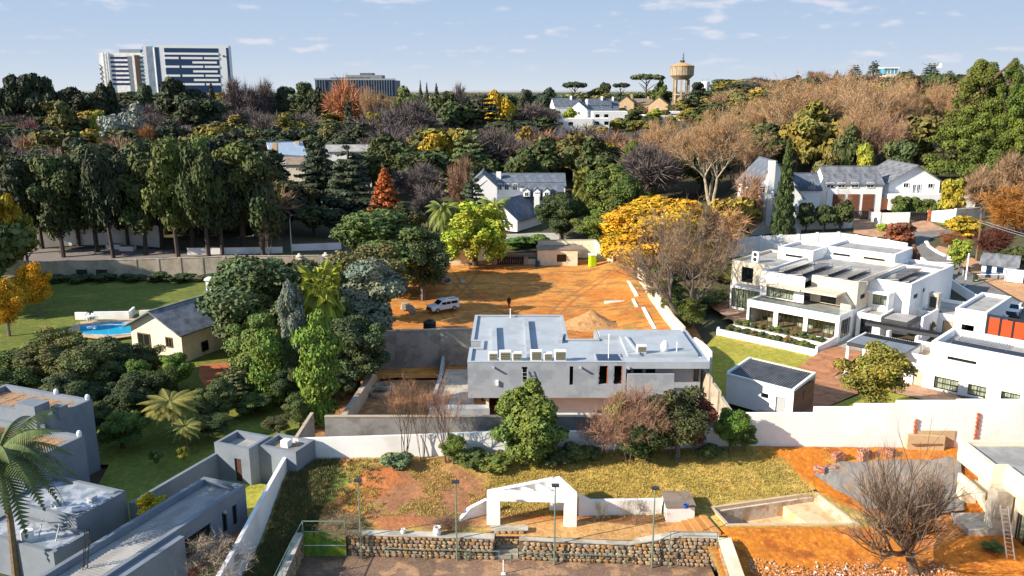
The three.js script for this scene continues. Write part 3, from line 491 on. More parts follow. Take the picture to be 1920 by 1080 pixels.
  mesh('skylight', g().prism([[8.16,-76.76], [10.81,-76.76], [10.73,-78.95], [8.22,-78.95]], y, y + 0.14).geo(), M.greyRoof, T);
  for (const [a, b] of [[0.03, 0.5], [0.52, 0.97]]) { const A = [8.25,-76.62], B = [10.69,-76.62], C = [10.56,-78.47], E = [8.27,-78.47], m = (p, q, t) => [lerp(p[0], q[0], t), lerp(p[1], q[1], t)]; mesh('skylight_pane', g().prism([m(A, B, a), m(A, B, b), m(E, C, b), m(E, C, a)], y + 0.143, y + 0.17).geo(), M.glassBlue, T); }
  for (const [px, pz, h] of [[-0.19,-92.61, 1.1], [9.47,-77.25, 2.6], [16.36,-78.4, 1.4]]) mesh('vent_pipe', g().tube([[px, y, pz], [px, y + h, pz]], 0.06, 6).geo(), M.whiteClean, T);
  mesh('wall_lamp', g().box(-1.45, 6.19, -75.9, 0.28, 0.5, 0.2).geo(), M.whiteClean, T);
  for (const px of [-1.8, 6.6, 11.24]) mesh('spout', g().bar([px, 8.05, -76], [px, 7.98, -75.5], 0.22, 0.12).geo(), M.grey, T);
}
// air conditioners standing on its roof
const acGrille = plain('#4d5138', 0.8);
[[-1.87,-76.73, 'first, small, at the front roof edge from the house corner'], [-0.68,-76.73, 'second from the house corner, large'], [0.47,-76.73, 'third from the house corner'], [2.34,-76.73, 'fourth, large, beside the long duct'], [3.48,-76.73, 'fifth, low and pale'], [4.68,-76.73, 'sixth, nearest the skylight'], [12.74,-77.85, 'alone on the raised roof deck']].forEach(([x, z, w], i) => {
  const s = [0.9, 1.15, 0.95, 1.1, 0.85, 1.15, 0.95][i], hh = [0.85, 1, 0.85, 1.05, 0.8, 1.05, 0.75][i], T = thing('air_conditioner', 'beige roof air conditioner, ' + w, 'air conditioner', x, i === 6 ? 8.84 : 8.385, i < 6 ? -76.75 : z, 0, 'air conditioners on the grey house roof');
  mesh('casing', g().box(0, 0.08, 0, s, hh, 0.5).geo(), M.whiteClean, T); for (const k of [-1, 1]) mesh('foot', g().box(k * s * 0.35, 0, 0, 0.1, 0.079, 0.5).geo(), M.galv, T);
  mesh('fan_grille', g().box(0.04, 0.08 + hh * 0.12, 0.262, s * 0.8, hh * 0.76, 0.02).geo(), acGrille, T); for (let k = 0; k < 4; k++) mesh('grille_bar', g().box(0.04, 0.08 + hh * (0.2 + k * 0.19), 0.277, s * 0.8, 0.03, 0.012).geo(), M.beige, T);
});
{ // white sack on the roof
  const q = new THREE.SphereGeometry(0.5, 14, 10), p = q.attributes.position; for (let i = 0; i < p.count; i++) { const k = 1 + 0.3 * (fbm(p.getX(i) * 4 + 9, p.getY(i) * 4 + p.getZ(i) * 3, 3) - 0.5); p.setXYZ(i, p.getX(i) * k * (1 - 0.35 * (p.getY(i) + 0.5)), (p.getY(i) + 0.45) * 1.15 * k, p.getZ(i) * k * 0.8); } q.computeVertexNormals();
  const m = mesh('white_sack', q, M.whiteClean); m.position.set(15.17,8.85,-78.55); tag(m, 'white slumped sack on the raised roof deck of the grey house', 'sack');
}
{ // metal ladder leaning on the front
  const T = thing('ladder', 'silver ladder leaning in the narrow opening of the grey house', 'ladder', 1.23, GY, -75);
  const h = 7.94 - GY; for (const s of [-0.25, 0.25]) mesh('rail', g().bar([s, 0, 0.35], [s, h, -0.72], 0.06, 0.09).geo(), M.galv, T);
  for (let k = 1; k < 16; k++) mesh('rung', g().bar([-0.22, h * k / 16, lerp(0.35, -0.72, k / 16)], [0.22, h * k / 16, lerp(0.35, -0.72, k / 16)], 0.04).geo(), M.galv, T);
}
{ // forecourt terrace on the left of the house
  const T = thing('forecourt', 'pale concrete forecourt slab with low kerb beside the grey house', 'terrace');
  mesh('slab', g().prism([[-7.96,-78.31], [-3.87,-78.31], [-4.43,-90.69], [-7.63,-90.69]], GY - 0.2, 2.75).geo(), M.concrete, T);
  wallRun(T, [[-8.22,-77.63, GY, 3.1], [-7.99,-87.66, GY, 3.1], [-8.07,-94.73, GY, 4.2], [-5.13,-94.73, GY, 4.2]], 0.35, M.grey, { name: 'kerb_wall' });
  mesh('step_slab', g().prism([[-8.19,-77.31], [-2.23,-77.31], [-2.26,-78.46], [-8.3,-78.46]], GY - 0.2, 3.2).geo(), M.grey, T);
}
// ---------- walls of the building site ----------
const D1 = 66.5;
{ const T = thing('rough_plaster_wall', 'unpainted rough grey plaster wall behind the white garden wall', 'wall'); const a = -16.59, b = 18.2, n = 9; const pts = []; for (let i = 0; i <= n; i++) pts.push([lerp(a, b, i / n), -68.6, 2, 5.95 + (i > 6 ? 0.1 : 0)]); wallRun(T, pts, 0.3, M.rawPlaster, { coping: M.rawWarm }); }
{ const T = thing('white_garden_wall', 'long low white wall along the back of the front plot, stained at its foot', 'wall');
  wallRun(T, [[-18.95, -D1, 1.5, 4.79], [-8.29, -D1, 1.5, 5.14], [-0.92, -D1, 1.5, 5.48], [6.9, -D1, 1.8, 5.48], [19.86, -D1, 2, 5.73]], 0.28, M.white2, { }); }
{ const T = thing('tall_white_wall', 'tall white boundary wall stepping up to the right behind the brick piles', 'wall');
  const s = [[1392, 1526, 774], [1526, 1602, 763], [1602, 1681, 757], [1681, 1810, 750], [1810, 1990, 749]];
  const X = [19.75, 25.88, 29.31, 32.89, 38.06, 49.22], Y = [7.15, 7.69, 7.98, 8.27, 8.37];
  for (let i = 0; i < 5; i++) wallRun(T, [[X[i] + (i ? 0 : 0.01), -D1, 2.5, Y[i]], [X[i + 1], -D1, 2.5, Y[i]]], i === 4 ? 0.34 : 0.3, M.white);
  const q = g(); for (let k = 0; k < 14; k++) q.box(34.65 + (k % 2 ? 0.04 : -0.03), 4.0 + k * 0.19, -66.28, 0.24, 0.17, 0.16); mesh('brick_pier', q.geo(), M.brick, T);
  const q2 = g(); for (let k = 0; k < 17; k++) q2.box(39.92 + (k % 2 ? 0.04 : -0.03), 4.0 + k * 0.19, -66.28, 0.24, 0.17, 0.16); mesh('brick_pier', q2.geo(), M.brick, T);
  mesh('unpainted_patch', g().box((34.8 + 38.11) / 2, 3.8, -66.3, 38.11 - 34.8, 5.61 - 3.8, 0.12).geo(), M.tan, T);
}
{ const T = thing('side_wall', 'white side wall running towards the camera beside the grass strip', 'wall'); const p = []; for (let i = 0; i <= 7; i++) { const z = -66.3 + i * 3; p.push([-19.0 - 0.03 * i, z, -0.5, lerp(4.22, 3.15, sstep(-66, -45, z)) + (i % 2 ? 0.0 : 0)]); } wallRun(T, p, 0.3, M.white2); }
{ const T = thing('courtyard_wall', 'bare plaster wall across the back of the walled courtyard', 'wall');
  wallRun(T, [[-16.02,-91.77, 2, 6.94], [-13.26,-92.15, 2, 6.94], [-8.16,-92.54, 2, 7.01], [-4.22,-92.73, 2, 7.07]], 0.3, M.rawPlaster, { coping: M.rawWarm, pier: true }); }
{ const T = thing('courtyard_side_wall', 'low unplastered wall along the dark side of the courtyard', 'wall');
  wallRun(T, [[-16.05,-73.69, 2, 3.9], [-15.35,-86.13, 2, 3.9], [-15.47,-88.65, 2, 5.4]], 0.45, M.rawWarm, { coping: M.rawWarm }); }
{ const T = thing('brown_boundary_wall', 'short tan wall sloping down beside the leafy column trees', 'wall'); wallRun(T, [[-18.61,-66.48, 2, 5.0], [-18.56,-71.95, 2, 5.0]], 0.3, M.rawWarm); }
{ const T = thing('site_boundary_wall', 'cream wall running back along the building site below the bare tree', 'wall'); const p = [[1281, 628], [1262, 600], [1238, 562], [1222, 540], [1206, 512], [1192, 490]].map(() => 0); wallRun(T, [[21.63,-99.71, 2, 5.2], [21.22,-104.99, 2, 5.3], [21.12,-113.27, 2, 5.5], [21.01,-120.89, 2, 5.8], [20.92,-129.26, 2, 6], [20.8,-139.86, 2.5, 6.2]], 0.3, M.cream); }
{ const T = thing('retaining_kerb', 'broken white kerb along the upper edge of the orange yard', 'kerb'); wallRun(T, [[19.01,-105.71, 2, 3.3], [19.12,-116.54, 2, 3.4]], 0.45, M.white2); wallRun(T, [[18.33,-117.46, 2, 3.3], [18.42,-121.93, 2, 3.3]], 0.4, M.white2); wallRun(T, [[19.16,-123.15, 2, 3.6], [19.04,-135.81, 2, 3.8]], 0.5, M.white2); wallRun(T, [[14.11,-121.8, 2, 2.95], [18.21,-122.13, 2, 2.95]], 0.3, M.white2); }
{ const T = thing('lane_wall', 'tan wall stepping down between the grey house and the shed lawn', 'wall'); wallRun(T, [[19.73,-69.6, 2, 6.0], [19.69,-73.72, 2, 6.1], [19.5,-73.21, 2, 6.6], [19.37,-75.78, 2, 6.7], [19.13,-75.28, 2, 7.2], [19.03,-78.74, 2, 7.2]], 0.3, M.rawWarm); }
{ const T = thing('planter_wall', 'curved white planter wall at the corner of the grey house', 'wall'); wallRun(T, [[22.38,-96.95, 2.4, 4.7], [22.92,-93.9, 2.4, 4.7], [23.04,-91.42, 2.4, 4.7], [22.4,-88.68, 2.4, 4.7]], 0.3, M.white2); }
// soil of the yard, raked by tyres
const soilO = rgb('#d08a45'), soilB = rgb('#a9643a'), soilD = rgb('#7d5036'), soilP = rgb('#d9a76c'), grassY = rgb('#b29a45'), grassG = rgb('#7d8030'), litter = rgb('#6b5a40');
const yardH = (x, z) => GY + 0.1 + 1.2 * sstep(120, 145, -z) + 0.9 * sstep(12, 21, x) + (fbm(x * 0.25 + 9, z * 0.25, 3) - 0.5) * 0.4;
{
  const fn = (x, z) => {
    const n = fbm(x * 0.22, z * 0.22, 4), f = fbm(x * 2.2, z * 2.2, 4), t = fbm(x * 0.35 + z * 0.12, z * 1.6, 3), s = fbm(x * 7, z * 7, 2);
    let c = mixc(rgb('#c2762c'), rgb('#d08f42'), sstep(0.35, 0.7, n)); c = mixc(c, rgb('#96602f'), sstep(0.5, 0.72, t) * 0.6);
    c = mixc(c, litter, sstep(0.56, 0.7, fbm(x * 0.6 + 90, z * 0.6, 4)) * 0.28); c = mixc(c, soilP, sstep(0.64, 0.78, f) * 0.25);
    c = mixc(c, grassG, sstep(0.62, 0.7, fbm(x * 0.5 + 40, z * 0.5, 3)) * sstep(13, 17, x) * 0.6);
    for (const [a, b, k] of [[4, 0.5, 0.06], [-5, 0.25, 0.1], [10, -0.3, 0.08]]) { const cx = a + b * (z + 115) + 5 * Math.sin((z + 100) * k), d = Math.min(Math.abs(x - cx), Math.abs(x - cx - 1.6)); c = mixc(c, rgb('#9a5f2c'), (1 - sstep(0.12, 0.4, d)) * (0.25 + 0.5 * f)); }
    return mulc(c, 0.84 + 0.2 * f + 0.12 * s);
  };
  struct('building_site_soil', sheet([[-26, -150], [-26, -84], [-14.9, -84], [-14.9, -88.4], [-3, -88.4], [-3, -80], [19, -80], [24, -95], [25, -120], [24, -150]], 1.6, yardH), groundMat(-28, -152, 28, -78, 1024, 1400, fn, 0.05));
  const fn2 = (x, z) => { const n = fbm(x * 0.5, z * 0.5, 4), f = fbm(x * 3, z * 3, 3); let c = mixc(rgb('#93653f'), rgb('#a9774a'), n); c = mixc(c, rgb('#b98f62'), sstep(0.58, 0.7, fbm(x * 0.9 + 5, z * 0.9, 3)) * 0.6); return mulc(c, 0.75 + 0.5 * f); };
  struct('courtyard_soil', sheet([[-19, -88.2], [-19, -66.8], [19.2, -66.8], [19.2, -82], [-3.2, -82], [-4, -88.2]], 2, (x, z) => GY + (fbm(x * 0.4, z * 0.4, 3) - 0.5) * 0.3), groundMat(-20, -89, 20, -66, 512, 400, fn2, 0.06));
}

// ---------- front plot ----------
const poolRim = [[15.54,-59.18], [24.8,-61.76], [26.21,-56.47], [16.16,-56.31]];
const courtL = -15.6, courtR = 14.4;
const stoneLine = [[-15.7,-56.04], [-12.37,-55.89], [-1.31,-55.31], [0.6,-55.31], [8.6,-54.74], [15.08,-54.32]];
const edgeZ = (x) => { let i = 0; while (i < 4 && x > stoneLine[i + 1][0]) i++; const a = stoneLine[i], b = stoneLine[i + 1]; return lerp(a[1], b[1], (x - a[0]) / (b[0] - a[0])); };
const fpH = (x, z) => { let y = fp(x, z); const d = Math.hypot(Math.max(0, Math.abs(x - 22.5) - 6), Math.max(0, Math.abs(z + 58.2) - 2)); y = lerp(2.17, y, sstep(0.2, 2.5, d)); return y; };
{
  const fn = (x, z) => {
    const D = -z, n = fbm(x * 0.3, z * 0.3, 4), m = fbm(x * 0.9 + 20, z * 0.9, 4), f = fbm(x * 4, z * 4, 3), s = fbm(x * 11, z * 11, 2);
    let c = mixc(rgb('#b0934a'), rgb('#9a863e'), n); c = mixc(c, rgb('#bfa055'), sstep(0.5, 0.7, m));              // dry grass
    const el = (cx, cz, rx, rz) => 1 - sstep(0.7, 1.15, Math.hypot((x - cx) / rx, (z - cz) / rz) + (n - 0.5) * 0.9 + (m - 0.5) * 0.5);
    const dirt = Math.max(el(-6.89,-61.03, 6, 4.2), el(-9.42,-64.03, 4.2, 2.6), el(-2.49,-58.55, 5, 1.6));
    c = mixc(c, mixc(rgb('#8a5f42'), rgb('#a8754e'), m), dirt);
    c = mixc(c, rgb('#bb6f3c'), Math.max(el(-11.5,-62.96, 2.2, 2.2), el(-13.51,-59.64, 2.3, 2.6) * 0.8, el(-14.68,-65.65, 2.4, 0.9) * 0.9, el(-9.03,-57.73, 2.2, 1) * 0.7) * 0.8);
    c = mixc(c, rgb('#6f7a2c'), Math.max(el(-14.38,-62.96, 1.6, 1.6), el(-15.07,-61.03, 0.9, 2)) * sstep(0.38, 0.55, m));
    const terrace = sstep(58.8, 57.4, D + (n - 0.5) * 1.5) * sstep(-4, 0, x) * sstep(15.5, 13, x);
    c = mixc(c, mixc(rgb('#d2a468'), rgb('#b9874f'), m), terrace);
    c = mixc(c, mixc(rgb('#8a623f'), rgb('#76502f'), m), el(8.72,-58.55, 4.5, 1.0) * 0.9);
    c = mixc(c, mixc(rgb('#b8602a'), rgb('#9c4d22'), m), sstep(60.2, 59, D + (n - 0.5)) * sstep(-2, 2, x) * sstep(12, 8, x) * sstep(57.6, 58.4, D) * 0.5);
    const path = 1 - sstep(0.8, 2.0, Math.abs(x - lerp(24.5, 29.5, sstep(66, 56, D))) + (n - 0.5) * 2.2);
    const org = Math.max(sstep(56.6, 55.9, D + (m - 0.5) * 0.8) * sstep(14.2, 15.0, x), path * sstep(55, 57, D), sstep(63.8, 64.9, D + (n - 0.5) * 1.6) * sstep(20, 23, x), sstep(28, 30, x + (n - 0.5) * 2));
    let o = mixc(rgb('#bd6c18'), rgb('#c97d26'), n); o = mixc(o, rgb('#9c5216'), sstep(0.5, 0.72, m) * 0.8); o = mixc(o, rgb('#cf9550'), sstep(0.64, 0.78, f) * 0.3);
    c = mixc(c, o, org);
    c = mixc(c, rgb('#d09257'), el(13.37,-56.93, 2.2, 1.2));
    return mulc(c, 0.74 + 0.34 * f + 0.18 * s);
  };
  const b0 = stoneLine.map(([x, z]) => [x, z - 0.3]);
  const poly = [[-18.85, -66.3], [-18.85, -44], [courtL - 0.25, -44], [courtL - 0.25, b0[0][1]], ...b0, [courtR - 0.2, b0[5][1]], [courtR + 0.3, -44], [46, -44], [46, -66.3]].filter((p, i, a) => !i || Math.hypot(p[0] - a[i - 1][0], p[1] - a[i - 1][1]) > 0.05);
  struct('front_plot_soil', sheet(poly, 0.75, fpH, [poolRim]), groundMat(-20, -67, 47, -43, 2048, 740, fn, 0.035));
  const cf = (x, z) => { const n = fbm(x * 0.3 + 70, z * 0.3, 4), m = fbm(x * 1.1, z * 1.1 + 30, 4), f = fbm(x * 9, z * 9, 3); let c = mixc(rgb('#8d6e59'), rgb('#77614f'), n); c = mixc(c, rgb('#b08a66'), sstep(0.52, 0.68, m) * 0.8); c = mixc(c, rgb('#5c4c40'), sstep(0.56, 0.7, fbm(x * 0.5 + 7, z * 0.7, 4)) * 0.6); return mulc(c, 0.8 + 0.4 * f); };
  struct('tennis_court', sheet([[courtL - 0.4, -57], [courtR + 0.2, -57], [courtR + 0.2, -40], [courtL - 0.4, -40]], 3, () => 0), groundMat(-17, -58, 16, -40, 1024, 560, cf, 0.012));
}
// ---------- stone walls: every stone its own piece ----------
const stoneGeos = [], stoneMats = ['#a98d6a', '#8d7b66', '#b89c74', '#7a6c5c', '#a0784a', '#94887a'].map((h, i) => mottled(h, 0.3, 0.9, 50 + i, { bump: 0.02, bumpSize: 0.6 }));
{ const r = mulberry(31); for (let k = 0; k < 12; k++) { const p = []; for (let i = 0; i < 9; i++) { const a = i / 9 * 6.283, R = 0.5 * (0.82 + 0.3 * r()); const cx = Math.cos(a), cy = Math.sin(a), m = Math.pow(Math.pow(Math.abs(cx), 3) + Math.pow(Math.abs(cy), 3), -1 / 3); p.push(new V3(cx * m * R, cy * m * R, 0)); p.push(new V3(cx * m * R * 0.72, cy * m * R * 0.72, 0.42 + 0.16 * r())); } stoneGeos.push(new ConvexGeometry(p)); } }
const mortar = mottled('#6b5d4a', 0.2, 1.5, 57);
function stoneWall(T, A, B, y0, ta, tb, seed, thick = 0.5, capMat = M.concrete) {
  const L = Math.hypot(B[0] - A[0], B[1] - A[1]), d = [(B[0] - A[0]) / L, (B[1] - A[1]) / L], n = [-d[1], d[0]], ry = Math.atan2(-d[1], d[0]), r = mulberry(seed), rest = [];   // n points out of the face
  const q = [A, B, [B[0] - n[0] * thick, B[1] - n[1] * thick], [A[0] - n[0] * thick, A[1] - n[1] * thick]];
  mesh('core', g().prism(q, y0 - 0.5, [ta, tb, tb, ta]).geo(), mortar, T);
  const k = q.map((p, i) => [p[0] + (i < 2 ? n[0] : -n[0]) * 0.1, p[1] + (i < 2 ? n[1] : -n[1]) * 0.1]); mesh('coping', g().prism(k, [ta + 0.004, tb + 0.004, tb + 0.004, ta + 0.004], [ta + 0.1, tb + 0.1, tb + 0.1, ta + 0.1]).geo(), capMat, T);
  const rows = 7, cell = []; let row = 0;
  for (let s = 0, j = 0; row < 40; row++) {
    const h = 0.27 + 0.06 * r(), yb = y0 + row * 0.285; if (yb > Math.max(ta, tb)) break; s = -r() * 0.3;
    while (s < L - 0.05) { const w = 0.26 + 0.3 * r(), u = s + w / 2, yy = yb + h / 2 + (r() - 0.5) * 0.06, top = lerp(ta, tb, Math.min(1, Math.max(0, u / L))); if (u > 0.1 && u < L - 0.1 && yy < top - 0.08) cell.push([u, yy, w, Math.min(h, (top - yy) * 2), r(), r()]); s += w + 0.02; }
  }
  for (const [u, yy, w, h, a, b] of cell) { const m = mesh('stone', stoneGeos[Math.floor(a * 12)], stoneMats[Math.floor(b * 6)], T); m.position.set(A[0] + d[0] * u + n[0] * -0.02, yy, A[1] + d[1] * u + n[1] * -0.02); m.rotation.set(0, ry, 0); m.scale.set(w * 1.02, h * 1.05, 0.26); }
}
{ const top = 1.8; const S = stoneLine, seg = (a, b, ta, tb, seed, label) => stoneWall(thing('stone_wall', label, 'wall', 0, 0, 0, 0, 'stone retaining walls of the tennis court'), a, b, 0, ta, tb, seed);
  seg(S[1], S[2], 1.72, 1.7, 11, 'rubble stone retaining wall between the green board and the court steps');
  seg([-1.57,-56.01], [1.2,-56.01], 2.0, 2.0, 12, 'short stone wall set back behind the court steps, in shade');
  seg([0.52,-55.31], S[4], 1.62, 1.55, 13, 'rubble stone retaining wall in front of the white pergola terrace');
  seg(S[4], [11.87,-54.53], 1.55, 2.3, 14, 'stone wall whose top climbs beside the orange steps');
  seg([11.88,-54.53], S[5], 2.3, 2.35, 15, 'tallest stone wall below the orange steps at the court corner');
  const T = thing('court_side_wall', 'pale capped stone wall running towards the camera beside the orange soil', 'wall'); stoneWall(T, [S[5][0], S[5][1]], [courtR + 0.1, -44], 0, 2.3, 1.9, 16, 0.75, M.cream);
  const T2 = thing('court_end_wall', 'dark shaded stone wall below the green railing at the court end', 'wall'); stoneWall(T2, [courtL, -44], [S[0][0], S[0][1]], 0, 1.4, 1.7, 17, 0.4);
  const T3 = thing('court_steps', 'stone steps climbing from the court through a gap in the stone wall', 'steps'); for (let k = 0; k < 5; k++) mesh('step', g().box((-1.31 + 0.51) / 2, 0, -55.55 - k * 0.3, 1.7, 0.28 * (k + 1), 0.3).geo(), M.concrete, T3);
}
{ // practice board
  const a = [-15.6,-55.97], b = [-12.45,-55.89], T = thing('practice_board', 'mossy green painted hitting board at the court end', 'board'); const z = a[1] + 0.25, y = 2.0;
  const gm = groundMat(-16, 0, -12, 2.2, 256, 160, (x, yy) => { const n = fbm(x * 1.5, yy * 0.6, 4), m = fbm(x * 5, yy * 0.8 + 9, 3); let c = mixc(rgb('#4f7a2c'), rgb('#7b8a24'), sstep(0.35, 0.65, n)); c = mixc(c, rgb('#5b4a26'), sstep(0.6, 0.75, m) * sstep(0.9, 2, yy)); return mulc(c, 0.85 + 0.3 * fbm(x * 12, yy * 12, 2)); }, 0.01);
  mesh('panel', g().prism([[a[0], z], [b[0], z], [b[0], z - 0.12], [a[0], z - 0.12]], 0.02, y).geo(), gm, T);
  mesh('white_line', g().box((a[0] + b[0]) / 2, 0.9, z + 0.004, b[0] - a[0], 0.05, 0.006).geo(), M.whiteClean, T);
  for (const x of [a[0], b[0]]) mesh('post', g().tube([[x, 0, z - 0.06], [x, 2.9, z - 0.06]], 0.045, 6).geo(), M.poleGreen, T);
  mesh('top_rail', g().tube([[a[0], 2.88, z - 0.06], [b[0], 2.88, z - 0.06]], 0.04, 6).geo(), M.poleGreen, T); mesh('middle_rail', g().tube([[a[0], 2.03, z - 0.06], [b[0], 2.03, z - 0.06]], 0.04, 6).geo(), M.poleGreen, T);
}
// lamp poles round the court
[[-11.23,-55.6, 'nearest the green board'], [-4.1,-55.38, 'in front of the sloping white wall'], [3.12,-54.81, 'in front of the white pergola'], [10.24,-54.39, 'beside the white pump house']].forEach(([x, z, w]) => {
  const T = thing('court_lamp_pole', 'slim green court lamp pole ' + w, 'lamp pole', x, 0, z + 0.2, 0, 'lamp poles along the tennis court');
  mesh('pole', g().tube([[0, -0.1, 0], [0, 6.35, 0]], [0.07, 0.045], 7).geo(), M.poleGreen, T); mesh('lamp_head', g().box(0, 6.35, 0.08, 0.55, 0.14, 0.34).geo(), M.charcoal, T);
});
// railings
function railing(label, pts, h, name = 'court_railing') { const T = thing(name, label, 'railing', 0, 0, 0, 0, 'green pipe railings of the court'); for (let i = 0; i < pts.length; i++) { const p = pts[i]; mesh('post', g().tube([[p[0], p[1] - 0.05, p[2]], [p[0], p[1] + h, p[2]]], 0.035, 6).geo(), M.poleGreen, T); if (i) { const o = pts[i - 1]; mesh('rail', g().tube([[o[0], o[1] + h, o[2]], [p[0], p[1] + h, p[2]]], 0.035, 6).geo(), M.poleGreen, T); mesh('wire', g().tube([[o[0], o[1] + h * 0.5, o[2]], [p[0], p[1] + h * 0.5, p[2]]], 0.01, 3).geo(), M.poleGreen, T); } } }
railing('low green railing in front of the stone wall beside the board', [[-9.49,0,-55.46], [-6.48,0,-55.24], [-3.45,0,-55.17]], 0.85);
railing('short low green railing left of the court steps', [[-3.33,0,-55.09], [-0.95,0,-55.02]], 0.85);
railing('low green railing below the white pergola', [[-0.08,0,-54.95], [2.76,0,-54.74], [5.51,0,-54.6], [8.47,0,-54.39]], 0.85);
railing('tall green wire fence on the tall stone wall at the court corner', [[11.48,0,-54.11], [14.84,0,-53.97]], 3.0);
railing('green pipe fence on the dark end wall of the court', [[-15.54,1.75,-55.64], [courtL - 0.1, 1.6, -52.5], [courtL - 0.15, 1.5, -49], [courtL - 0.2, 1.4, -45]], 1.25);
{ const T = thing('net_post', 'thin white net post standing on the court', 'post', -0.62,0,-53.42); mesh('shaft', g().tube([[0, 0, 0], [0, 1.1, 0]], 0.045, 6).geo(), M.whiteClean, T); mesh('foot', g().box(0, 0, 0, 0.3, 0.03, 0.3).geo(), M.whiteClean, T); }
{ // white pergola, a triangle of beams on posts
  const T = thing('pergola', 'white triangular concrete pergola with open rafters on the terrace', 'pergola'), y0 = 1.7, yt = 4.37, bh = 0.62;
  const fl = [-1.91,-57.25], fr = [4.91,-56.93], ap = [3.45,-60.08], w = 0.9;
  mesh('post', g().prism([[fl[0] - 0.02, fl[1]], [fl[0] + 1.0, fl[1] + 0.02], [fl[0] + 1.0, fl[1] - 0.6], [fl[0] - 0.02, fl[1] - 0.6]], y0, yt - bh - 0.003).geo(), M.white, T); mesh('post', g().prism([[fr[0] - 0.95, fr[1]], [fr[0], fr[1]], [fr[0], fr[1] - 0.6], [fr[0] - 0.95, fr[1] - 0.6]], y0, yt - bh - 0.003).geo(), M.white, T);
  mesh('front_beam', g().prism([fl, fr, [fr[0], fr[1] - 0.6], [fl[0], fl[1] - 0.6]], yt - bh, yt).geo(), M.white, T);
  mesh('back_post', g().box(ap[0] + 0.1, y0, ap[1] + 0.5, 1.2, yt - bh - y0 - 0.003, 0.5).geo(), M.white2, T);
  const beam = (n, a, b, wd, h) => { const L = Math.hypot(b[0] - a[0], b[1] - a[1]), m = [-(b[1] - a[1]) / L * wd, (b[0] - a[0]) / L * wd]; mesh(n, g().prism([a, b, [b[0] + m[0], b[1] + m[1]], [a[0] + m[0], a[1] + m[1]]], yt - h - 0.004, yt - 0.004).geo(), M.white, T); };
  beam('side_beam', [fl[0], fl[1] - 0.62], [ap[0] - 0.2, ap[1]], 0.5, bh); beam('side_beam', [ap[0] + 0.3, ap[1] - 0.1], [fr[0], fr[1] - 0.62], 1.3, bh);
  for (const t of [0.28, 0.5, 0.72]) { const a = [lerp(fl[0], ap[0], t) + 0.1, lerp(fl[1] - 0.6, ap[1], t) + 0.55], b = [a[0] + 0.9 * (0.4 + t), fl[1] - 0.62]; beam('rafter', [a[0], a[1]], [b[0], b[1]], 0.28, 0.42); }
}
{ const T = thing('sloping_white_wall', 'low white wall with a sloping top left of the pergola', 'wall'); wallRun(T, [[-4.03,-57.87, 1.3, 1.95], [-3.32,-58.44, 1.3, 2.55], [-2.01,-59.01, 1.3, 3.0]], 0.35, M.white2); }
{ const T = thing('terrace_wall', 'white retaining wall between the pergola and the pump house', 'wall'); wallRun(T, [[5.19,-58.69, 1.3, 3.6], [6.17,-58.84, 1.3, 3.0], [11.7,-59.01, 1.4, 3.0]], 0.35, M.white2); }
{ const T = thing('pump_house', 'small white pump house with a rusty brown flat roof beside the pool', 'pump house'); const q = [[11.84,-57.63], [14.04,-57.79], [14.02,-60.07], [11.94,-60.07]]; walls(T, q, 1.6, 2.98, 0.15, M.white, { 3: [[0.4, 1.1, 1.8, 2.7, 'door', { glass: M.blueDrum, frame: M.charcoal }]] }); mesh('roof', g().prism(inset(q, -0.08), 2.983, 3.1).geo(), M.brownRoof, T); }
{ const T = thing('blue_bucket', 'small blue bucket lying on the pump house roof', 'bucket', 13.25,3.11,-57.4); mesh('pail', g().lathe(0, 0, [[0.0, 0], [0.17, 0], [0.22, 0.32], [0.2, 0.32], [0.15, 0.03], [0, 0.03]], 12).geo(), M.blueDrum, T); mesh('handle', g().tube([[-0.21, 0.3, 0], [-0.12, 0.42, 0.05], [0.12, 0.42, 0.05], [0.21, 0.3, 0]], 0.012, 4).geo(), M.galv, T); }
const stepA = mottled('#c98d50', 0.12, 2, 71), stepB = mottled('#be7f42', 0.12, 2, 72);
{ const T = thing('orange_steps', 'broad flight of soil-covered steps between pump house and pool', 'steps'); for (let k = 0; k < 6; k++) { const a = k * 11.5, y = 1.55 + k * 0.115; const X = [[12.02,-57.49], [14.89,-57.94], [15.48,-55.33], [12.02,-55.76]], m = (p, q, t) => [lerp(p[0], q[0], t), lerp(p[1], q[1], t)]; mesh('step', g().prism([m(X[0], X[1], k / 6), m(X[0], X[1], (k + 0.985) / 6), m(X[3], X[2], (k + 0.985) / 6), m(X[3], X[2], k / 6)], 1.2, y + 0.12).geo(), k % 2 ? stepA : stepB, T); } }
{ // empty swimming pool
  const T = thing('empty_pool', 'empty stained swimming pool with a shallow shelf at one end', 'pool'), rim = poolRim, inn = inset(rim, 0.24), yb = 0.75;
  const cop = g(); for (let i = 0; i < 4; i++) { const j = (i + 1) % 4; cop.prism([rim[i], rim[j], inn[j], inn[i]], 1.6, 2.26); } mesh('coping', cop.geo(), mottled('#cdb594', 0.12, 2, 73), T);
  walls(T, inset(rim, 0.22), 0.3, 1.98, 0.2, mottled('#cdbfae', 0.14, 3, 60, { tint: '#a5805c', tintAmount: 0.7 }), {}, 'pool_wall');
  mesh('pool_floor', g().prism(inset(rim, 0.24), 0.4, yb).geo(), mottled('#d6b98f', 0.12, 3, 61, { tint: '#c08a50', tintAmount: 0.7 }), T);
  const i2 = inset(rim, 0.43), m = (p, q, t) => [lerp(p[0], q[0], t), lerp(p[1], q[1], t)]; mesh('shelf', g().prism([m(i2[0], i2[1], 0.68), i2[1], i2[2], m(i2[3], i2[2], 0.72)], yb + 0.003, 1.6).geo(), mottled('#d9bf97', 0.1, 3, 62, { tint: '#c79a62', tintAmount: 0.6 }), T);
}
